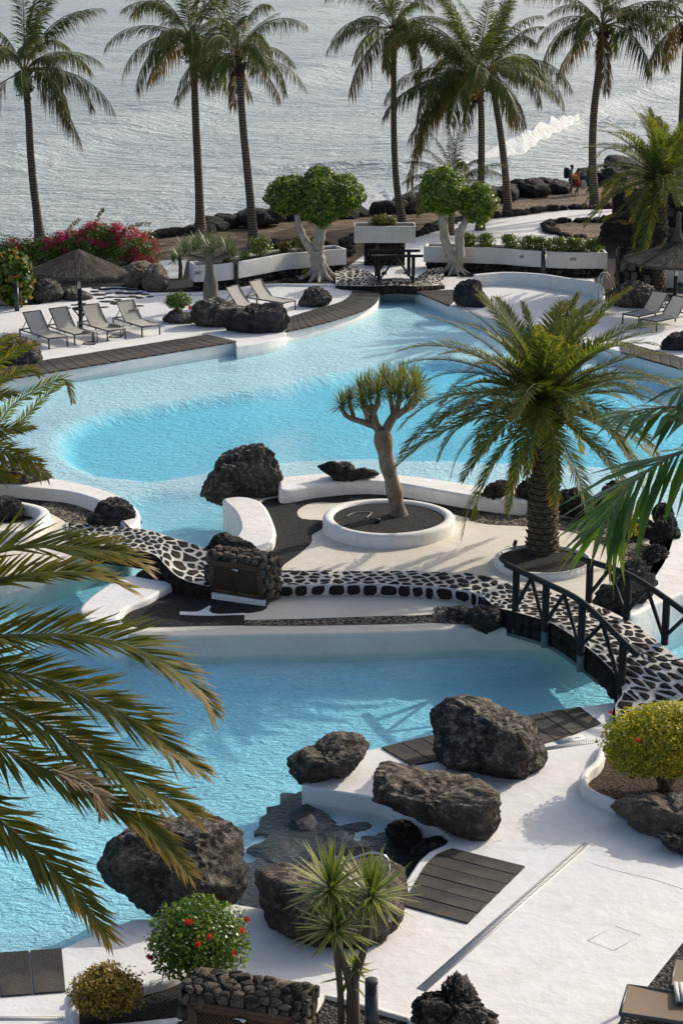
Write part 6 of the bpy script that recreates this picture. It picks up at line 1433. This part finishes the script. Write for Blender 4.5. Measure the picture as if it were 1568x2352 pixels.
for i in range(8): MB().box((-.26 + i * .07, 0, .42), (.06, .5, .02)).build('slat', MATS['sign_grey'], r_)
mb = MB()
for x in (-.26, .22):
    for y in (-.22, .22): mb.bar((x, y, 0), (x, y, .41), .035, up=(1, 0, 0))
mb.bar((-.26, -.22, .40), (.22, -.22, .40), .03); mb.bar((-.26, .22, .40), (.22, .22, .40), .03); mb.build('frame', MATS['grey_metal'], r_)

# ---- thatched parasols
t = NT('straw'); g_ = t.n('ShaderNodeNewGeometry')
t.fin(t.pr(t.ramp(g_.outputs['Random Per Island'], [(0, (.035, .029, .023)), (.5, (.085, .072, .056)), (1, (.19, .165, .13))]), .9, None, .15))
def parasol(label, u, vb, R0, zr, za, stem, seed, sides=10, tilt=(0, 0), prof=1.0, sign=True):
    b = P(u, vb, FAR); root = thing('thatched_parasol', label, 'parasol', b, 0, 'thatched parasols'); rg = np.random.RandomState(seed)
    MB().tube([(0, 0, 0), (0, 0, za - .25)], .075, 12).build('pole', MATS['worn_black'], root, True)
    def zf(r, th):
        k = r / R0; z = za - (za - zr) * (k ** prof); return z + tilt[0] * r * math.cos(th) + tilt[1] * r * math.sin(th) + .03 * nz(k * 3, th * 2, seed)
    def rad(th): c = 2 * math.pi / sides; a = (th % c) - c / 2; return R0 * math.cos(c / 2) / math.cos(a) * (1 + .012 * math.sin(th * 37))
    k = 80; V = []; F = []; n = 14
    for i in range(n + 1):
        for j in range(k):
            th = 2 * math.pi * j / k; r = rad(th) * i / n; V.append((r * math.cos(th), r * math.sin(th), zf(r, th)))
    for j in range(k): th = 2 * math.pi * j / k; r = rad(th) * .985; V.append((r * math.cos(th), r * math.sin(th), zf(r, th) - .10))
    V.append((0, 0, za - .2)); m = len(V) - 1
    F = [(i * k + j, (i + 1) * k + j, (i + 1) * k + (j + 1) % k, i * k + (j + 1) % k) for i in range(n + 1) for j in range(k)] + [((n + 1) * k + j, m, (n + 1) * k + (j + 1) % k) for j in range(k)]
    MB().add(V, F).build('thatch', MATS['thatch'], root, True)
    mb = MB()
    for i in range(5200):
        th = rg.uniform(0, 2 * math.pi); r0 = rad(th) * rg.uniform(.0, .97) ** .6; l = rg.uniform(.25, .6); sk = rg.normal(0, .06); r1 = min(r0 + l, rad(th) * 1.02); w = rg.uniform(.006, .014)
        a = np.array([r0 * math.cos(th), r0 * math.sin(th), zf(r0, th) + .012]); e = np.array([r1 * math.cos(th + sk / max(r1, .3)), r1 * math.sin(th + sk / max(r1, .3)), zf(r1, th) + rg.uniform(.01, .035)])
        s_ = np.array([-math.sin(th), math.cos(th), 0]) * w; mb.add([a - s_, a + s_, e + s_ * .6, e - s_ * .6], [(0, 1, 2, 3)])
    for i in range(900):
        th = rg.uniform(0, 2 * math.pi); r = rad(th) * rg.uniform(.97, 1.0); w = rg.uniform(.006, .012); s_ = np.array([-math.sin(th), math.cos(th), 0]) * w; a = np.array([r * math.cos(th), r * math.sin(th), zf(r, th) + .01]); e = a * [1.01, 1.01, 1] - [0, 0, rg.uniform(.06, .14)]
        mb.add([a - s_, a + s_, e + s_ * .6, e - s_ * .6], [(0, 1, 2, 3)])
    mb.build('straw', MATS['straw'], root)['kind'] = 'stuff'
    if stem:
        mb = MB(); mb.lathe([(.30, -.22), (.17, -.05), (.11, .2), (.085, .5), (.10, .8), (.03, .86)], 14, (0, 0, za)); mb.build('tied_peak', MATS['thatch'], root, True)
    for j in range(sides):
        th = 2 * math.pi * (j + .0) / sides; c = R0 * .93
        MB().bar((.08 * math.cos(th), .08 * math.sin(th), za - .3), (c * math.cos(th), c * math.sin(th), zf(c, th) - .12), .035).build('rib', MATS['dark_wood'], root)
    tb = MB(); tb.lathe([(.0, .70), (.29, .70), (.30, .715), (.30, .74), (.0, .745)], 28); o = tb.build('tray_table', MATS['dark_wood'], root)
    mb = MB()
    for j in range(4): th = j * math.pi / 2 + .4; mb.bar((.06 * math.cos(th), .06 * math.sin(th), .45), (.24 * math.cos(th), .24 * math.sin(th), .69), .05)
    mb.build('brace', MATS['dark_wood'], root)
    if sign: MB().box((0, -.083, 1.62), (.12, .008, .32)).build('notice', MATS['paper'], root)
    return root
parasol('broad shallow thatched parasol over the four loungers on the left', 186.8, 754, 1.70, 2.06, 2.86, False, 3, 10, (-.03, 0), .95)
parasol('thatched parasol with a tall tied peak at the right edge', 1546.6, 722, 1.95, 2.05, 2.95, True, 4, 24, (0, 0), .62)

# ---- bollard lights
def bollard(label, u, vb, zg, h=1.0, r=.085):
    p = P(u, vb, zg); root = thing('bollard_light', label, 'bollard light', p, 0, 'black bollard lights')
    MB().lathe([(r, 0), (r, h * .80)], 20).build('post', MATS['black_paint'], root, True)
    for i in range(6): MB().lathe([(r * .8, h * .81 + i * .026), (r, h * .815 + i * .026), (r, h * .825 + i * .026), (r * .8, h * .83 + i * .026)], 20).build('louvre', MATS['black_paint'], root)
    MB().lathe([(r * .55, h * .8), (r * .55, h * .96)], 12).build('lamp_glass', MATS['sign_grey'], root, True)
    MB().lathe([(r, h * .96), (r * 1.0, h * .995), (r * .9, h), (0, h)], 20).build('cap', MATS['black_paint'], root)
    return root
bollard('black bollard light in front of the left trough planter', 543, 661, FAR, 1.12, .095); bollard('black bollard light in front of the right trough planter', 1246, 640, FAR, 1.25, .10)
bollard('black bollard light at the bottom edge beside the yucca', 852, 2408, ND, 1.0, .085); bollard('black bollard light in front of the sea grape bush at the left', 40, 714, FAR, 1.1, .09)

# ---- steel handrails
p = P(892, 2105, ND); r_ = thing('pool_handrail', 'bent stainless steel handrail rising from the water behind the yucca', 'handrail', p)
C = cr([np.array([0, 0, -.2]), np.array([0, 0, .5]), np.array([0, 0, .80]), np.array([-.03, .02, .92]), np.array([-.12, .05, .97]), np.array([-.35, .2, .90]), np.array([-.95, .5, .45]), np.array([-1.3, .7, .0]), np.array([-1.4, .75, -.4])], 6)
MB().tube(C, .024, 10).build('rail', MATS['steel'], r_, True)
p = P(1372, 700, FAR); r_ = thing('pool_ladder', 'pair of arched steel grab rails at the end of the white tub wall', 'ladder', p)
for dx_ in (0, .12):
    C = cr([np.array([dx_, 0, 0]), np.array([dx_, 0, .9]), np.array([dx_ + .08, .1, 1.15]), np.array([dx_ + .25, .25, 1.15]), np.array([dx_ + .6, .5, .5])], 6)
    MB().tube(C, .028, 8).build('rail', MATS['steel'], r_, True)

# ---- drains, hatch, depth mark
def grate(name, label, a, b, w, z, n, root_kind=None):
    A = P(*a, z); B = P(*b, z); L = np.linalg.norm(B - A); d = (B - A) / L; rz = math.atan2(d[1], d[0]); root = thing(name, label, 'drain', A, rz)
    MB().box((L / 2, 0, .004), (L, w, .008)).build('grate', MATS['grate_white'], root)
    mb = MB(); k = 0
    for i in range(n):
        for row in (-1, 1): x = (i + .5 + .25 * row) / n * L; mb.box((x, row * w * .2, .0092), (L / n * .42, w * .26, .001))
    mb.build('slots', MATS['slot_dark'], root)['kind'] = 'stuff'
grate('drain_grate', 'long straight white drain grate running diagonally over the near terrace', (968, 2273), (1347, 1938), .15, ND + .004, 110)
grate('drain_grate', 'short drain grate beside the plank strip near the tall rounded boulder', (1245, 1721), (1378, 1700), .13, ND + .004, 26)
grate('drain_grate', 'drain grate with black slots in the bottom left corner', (-60, 2339), (146, 2338), .10, ND + .004, 34)
grate('drain_grate', 'faint drain line beside the far left boardwalk', (180, 823), (482, 764), .14, FAR + .004, 70)
hc = [P(u, v, ND + .004) for u, v in [(1349, 2133), (1386, 2124), (1470, 2140), (1428, 2179)]]
hc = [P(u, v, ND + .004) for u, v in [(1349, 2160), (1412, 2127), (1471, 2148), (1409, 2183)]]
root = thing('access_hatch', 'flush square access cover in the near terrace with thin dark joints', 'hatch', hc[0])
for i in range(4): MB().bar(hc[i] - hc[0], hc[(i + 1) % 4] - hc[0], .008, .001).build('joint', MATS['hatch_line'], root)
# hairline joints in the screed
def crack(name, pts, w=.012, z=ND):
    C = cr([P(u, v, z + .003) for u, v in pts], 8); C[:, 0] += [.012 * nz(i * .7, 1) for i in range(len(C))]
    mb = MB(); 
    for a, b_ in zip(C[:-1], C[1:]): mb.bar(a, b_, w, .0012)
    mb.build(name, MATS['seam'])['kind'] = 'structure'
m_simple('seam', (.73, .71, .67), .8, 0, 0, (.73, .71, .67))
crack('screed_joint', [(1358, 1983), (1430, 2003), (1500, 2020), (1580, 2045)])
crack('screed_joint', [(1060, 560), (1180, 540), (1260, 522)], .02, .32)
fc = bpy.data.curves.new('depth_mark', 'FONT'); fc.body = '1.60 m'; fc.size = .17; fc.align_x = 'CENTER'; fo_ = bpy.data.objects.new('depth_mark_text', fc); COL.objects.link(fo_)
a_, b_ = P(1293, 1705, ND), P(1330, 1698, ND); d_ = b_ - a_; rz_ = math.atan2(d_[1], d_[0])
dg = bpy.context.evaluated_depsgraph_get(); tm = bpy.data.meshes.new_from_object(fo_.evaluated_get(dg)); bpy.data.objects.remove(fo_); tm.materials.clear(); tm.materials.append(MATS['ink'])
dm = thing('depth_mark', 'tile with the depth 1.60 m set in the terrace at the plank strip', 'sign', (a_ + b_) / 2 + [0, 0, .004], rz_); MB().box((0, .06, .003), (.58, .24, .006)).build('tile', MATS['grate_white'], dm)
inst('lettering', tm, dm, (0, 0, .0085), (0, 0, 0), (.85, 1, 1))
# ---- small fittings
p = P(1140, 1172, IS); r_ = thing('garden_lamp', 'small pale garden lamp at the foot of the island rim', 'lamp', p); MB().lathe([(.13, 0), (.13, .05), (.06, .06)], 16).build('base', MATS['sign_grey'], r_); MB().lathe([(.07, .05), (.075, .17), (.05, .19), (0, .19)], 16).build('head', MATS['grey_pvc'], r_)
p = P(1180, 1262, IS + .12); r_ = thing('spotlight', 'small black garden spotlight at the left of the date palm planter', 'lamp', p); MB().tube([(0, 0, 0), (0, 0, .1)], .015, 6).build('stake', MATS['black_paint'], r_); MB().tube([(0, 0, .08), (.03, 0, .22)], .045, 8).build('head', MATS['black_paint'], r_)
p = P(866, 1200, IS + .26); r_ = thing('spotlight', 'small black spotlight on the soil left of the dragon tree trunk', 'lamp', p); MB().box((0, 0, .05), (.13, .08, .09)).build('head', MATS['black_paint'], r_); MB().tube([(0, 0, -.02), (0, 0, .05)], .012, 6).build('stake', MATS['black_paint'], r_)
def cable(label, pts, z, r=.012, m='cable'):
    C = cr([P(u, v, z) + [0, 0, r] for u, v in pts], 6); o = C[0].copy(); ob = MB().tube(C - o, r, 6).build('cable', MATS[m], None, True); ob.location = o; tag(ob, label, 'cable')
cable('pale grey cable lying on the soil of the dragon tree planter', [(797, 1187), (810, 1180), (830, 1177), (852, 1178), (842, 1190)], IS + .26, .012, 'grey_pvc')
cable('black cable looping at the left of the date palm planter', [(1180, 1262), (1168, 1256), (1155, 1262), (1150, 1270)], IS + .13, .01)
cable('black hose across the soil behind the far terrace kerb', [(630, 648), (680, 644), (720, 638), (760, 636)], FAR, .02)
cable('dark cable hanging over the soil right of the large ficus', [(790, 612), (815, 603), (845, 606), (862, 614)], FAR + .1, .02)
for (u_, v_, lb_) in [(642, 640, 'small black floodlight on the soil left of the large ficus'), (1243 - 58, 616 + 12, 'dark green junction box on the soil left of the right bollard'), (1370 - 2, 622 + 6, 'small dark floodlight on the soil near the stone pillar')]:
    p = P(u_, v_, FAR); r_ = thing('floodlight', lb_, 'lamp', p); MB().box((0, 0, .16), (.36, .22, .22)).build('housing', MATS['green_plastic'], r_); MB().box((0, -.115, .17), (.30, .01, .15)).build('glass', MATS['shade_glass_black'], r_); MB().box((0, 0, .03), (.2, .06, .08)).build('foot', MATS['black_paint'], r_)
p = P(1562, 700, FAR); r_ = thing('waste_bin', 'dark green rounded bin behind the right parasol pole', 'bin', p + np.array([.1, .5, 0])); MB().lathe([(.24, 0), (.28, .5), (.27, .52)], 20).build('body', MATS['green_plastic'], r_, True); MB().lathe([(.28, .52), (.27, .68), (.15, .78), (0, .80)], 20).build('lid', MATS['green_plastic'], r_, True)
p = P(0, 0, FAR) if False else P(1610, 640, FAR); slab('white_back_wall', PL([(1492, 660), (1700, 668), (1700, 655), (1492, 648)], FAR), FAR, FAR + .8, MATS['white_wall'], .03)['kind'] = 'structure'
# rope between bridge posts
p0_, p1_ = near[3][0] + np.array([0, 0, .98]), far[3][0] + np.array([.6, -.8, .1])
C = cr([near[3][0] + [0, 0, 1.0], (near[3][0] * .5 + far[3][0] * .5) + [.1, -.2, .55], far[3][0] + [.2, -.2, .72]], 8); o = C[0].copy(); ob = MB().tube(C - o, .014, 6).build('rope', MATS['cable'], None, True); ob.location = o; tag(ob, 'thin dark rope slung across the foot of the arched bridge', 'rope')

# ---- people on the shore path
def person(label, u, vb, ht, face, pose, clothes, hair_bun=False):
    b = P(u, vb, .17); root = thing('person', label, 'person', b, face); s = ht / 1.7
    J = {'pel': (0, 0, .93), 'ch': (.02, 0, 1.22), 'sh': (.04, 0, 1.40), 'nk': (.07, 0, 1.48), 'hd': (.10, 0, 1.58), 'hd2': (.11, 0, 1.66),
         'kl': (.12, .09, .50), 'al': (.02, .09, .09), 'tl': (.16, .09, .04), 'kr': (.10, -.09, .50), 'ar': (-.12, -.09, .12), 'tr': (.0, -.09, .04), 'hl': (0, .09, .88), 'hr': (0, -.09, .88),
         'sl': (.04, .18, 1.38), 'el': (.02, .24, 1.12), 'wl': (.14, .24, .92), 'fl': (.18, .24, .84), 'sr': (.04, -.18, 1.38), 'er': (-.02, -.25, 1.12), 'wr': (.10, -.26, .90), 'fr': (.13, -.26, .82)}
    J.update(pose)
    Rr = {'pel': .13, 'ch': .125, 'sh': .10, 'nk': .05, 'hd': .085, 'hd2': .075, 'kl': .06, 'al': .04, 'tl': .035, 'kr': .06, 'ar': .04, 'tr': .035, 'hl': .09, 'hr': .09, 'sl': .055, 'el': .042, 'wl': .03, 'fl': .035, 'sr': .055, 'er': .042, 'wr': .03, 'fr': .035}
    E = [('pel', 'ch'), ('ch', 'sh'), ('sh', 'nk'), ('nk', 'hd'), ('hd', 'hd2'), ('pel', 'hl'), ('hl', 'kl'), ('kl', 'al'), ('al', 'tl'), ('pel', 'hr'), ('hr', 'kr'), ('kr', 'ar'), ('ar', 'tr'), ('sh', 'sl'), ('sl', 'el'), ('el', 'wl'), ('wl', 'fl'), ('sh', 'sr'), ('sr', 'er'), ('er', 'wr'), ('wr', 'fr')]
    ks = list(J); me = bpy.data.meshes.new('body'); me.from_pydata([[c * s for c in J[k]] for k in ks], [(ks.index(a), ks.index(b_)) for a, b_ in E], []); me.materials.append(MATS['skin'])
    o = link('body', me, None, root); o.modifiers.new('skin', 'SKIN'); me.skin_vertices or None
    lay = me.skin_vertices[0] if len(me.skin_vertices) else None
    if lay:
        for i, k in enumerate(ks): lay.data[i].radius = (Rr[k] * s, Rr[k] * s)
        lay.data[ks.index('pel')].use_root = True
    o.modifiers.new('sub', 'SUBSURF').levels = 1
    hd = np.array(J['hd']) * s; mb = MB(); mb.add(ico(2)[0] * [.10 * s, .09 * s, .095 * s] + hd + [-.025 * s, 0, .04 * s], ico(2)[1])
    if hair_bun: mb.add(ico(1)[0] * .045 * s + hd + [-.13 * s, 0, .05 * s], ico(1)[1])
    mb.build('hair', MATS['hair'], root, True)
    for nm, prof, m in clothes: 
        mb = MB(); mb.lathe([(r * s, z * s) for r, z in prof], 16); V = np.concatenate(mb.v); V[:, 0] = V[:, 0] * .72 + .015 * s; mb.v = [V]; mb.build(nm, MATS[m], root, True)
    for nm in ('short_leg',):
        pass
    return root, s
pr_, s_ = person('woman with a navy backpack, orange bag and denim shorts walking on the shore', 1308, 448, 1.62, R(-10), {}, [('top', [(.13, .95), (.15, 1.1), (.16, 1.3), (.13, 1.42)], 'white_cloth'), ('shorts', [(.19, .76), (.18, .88), (.14, 1.0)], 'denim')], True)
bp_ = MB().add(rock_shape(1, 3, 4, 0, amp=.02, fine=0)[0] * [.15, .20, .29] + [-.22, 0, 1.18], ico(3)[1]).build('backpack', MATS['navy_cloth'], None, True); bp_.location = pr_.location; bp_.rotation_euler.z = R(-10); tag(bp_, 'navy backpack worn by the woman in denim shorts', 'backpack')
ob = MB().add(rock_shape(2, 3, 3, 0, amp=.05, fine=0)[0] * [.20, .13, .13] + [.18, -.16, .98], ico(3)[1]).build('orange_bag', MATS['orange_cloth'], None, True); ob.location = pr_.location; tag(ob, 'bright orange bag hanging in front of the woman with the backpack', 'bag')
person('child in a red dress walking barefoot beside the woman', 1323, 447, 1.42, R(-10), {}, [('dress', [(.24, .62), (.20, .9), (.17, 1.1), (.17, 1.3), (.12, 1.42)], 'red_cloth')])
pr3, _ = person('man in dark blue clothes half hidden by the palm trunk', 1350, 446, 1.75, R(0), {}, [('shirt', [(.17, .9), (.18, 1.2), (.17, 1.4), (.10, 1.46)], 'hair'), ('shorts', [(.20, .55), (.20, .8), (.16, .98)], 'blue_cloth')])
ob = MB().add(rock_shape(3, 3, 2.4, 0, amp=.05, fine=.01)[0] * [.18, .14, .24], ico(3)[1]).build('plastic_bag', MATS['white_cloth'], None, True); ob.location = Q(1339, 424, pr3.location.y - .1); tag(ob, 'white plastic bag carried by the man behind the palm trunk', 'bag')
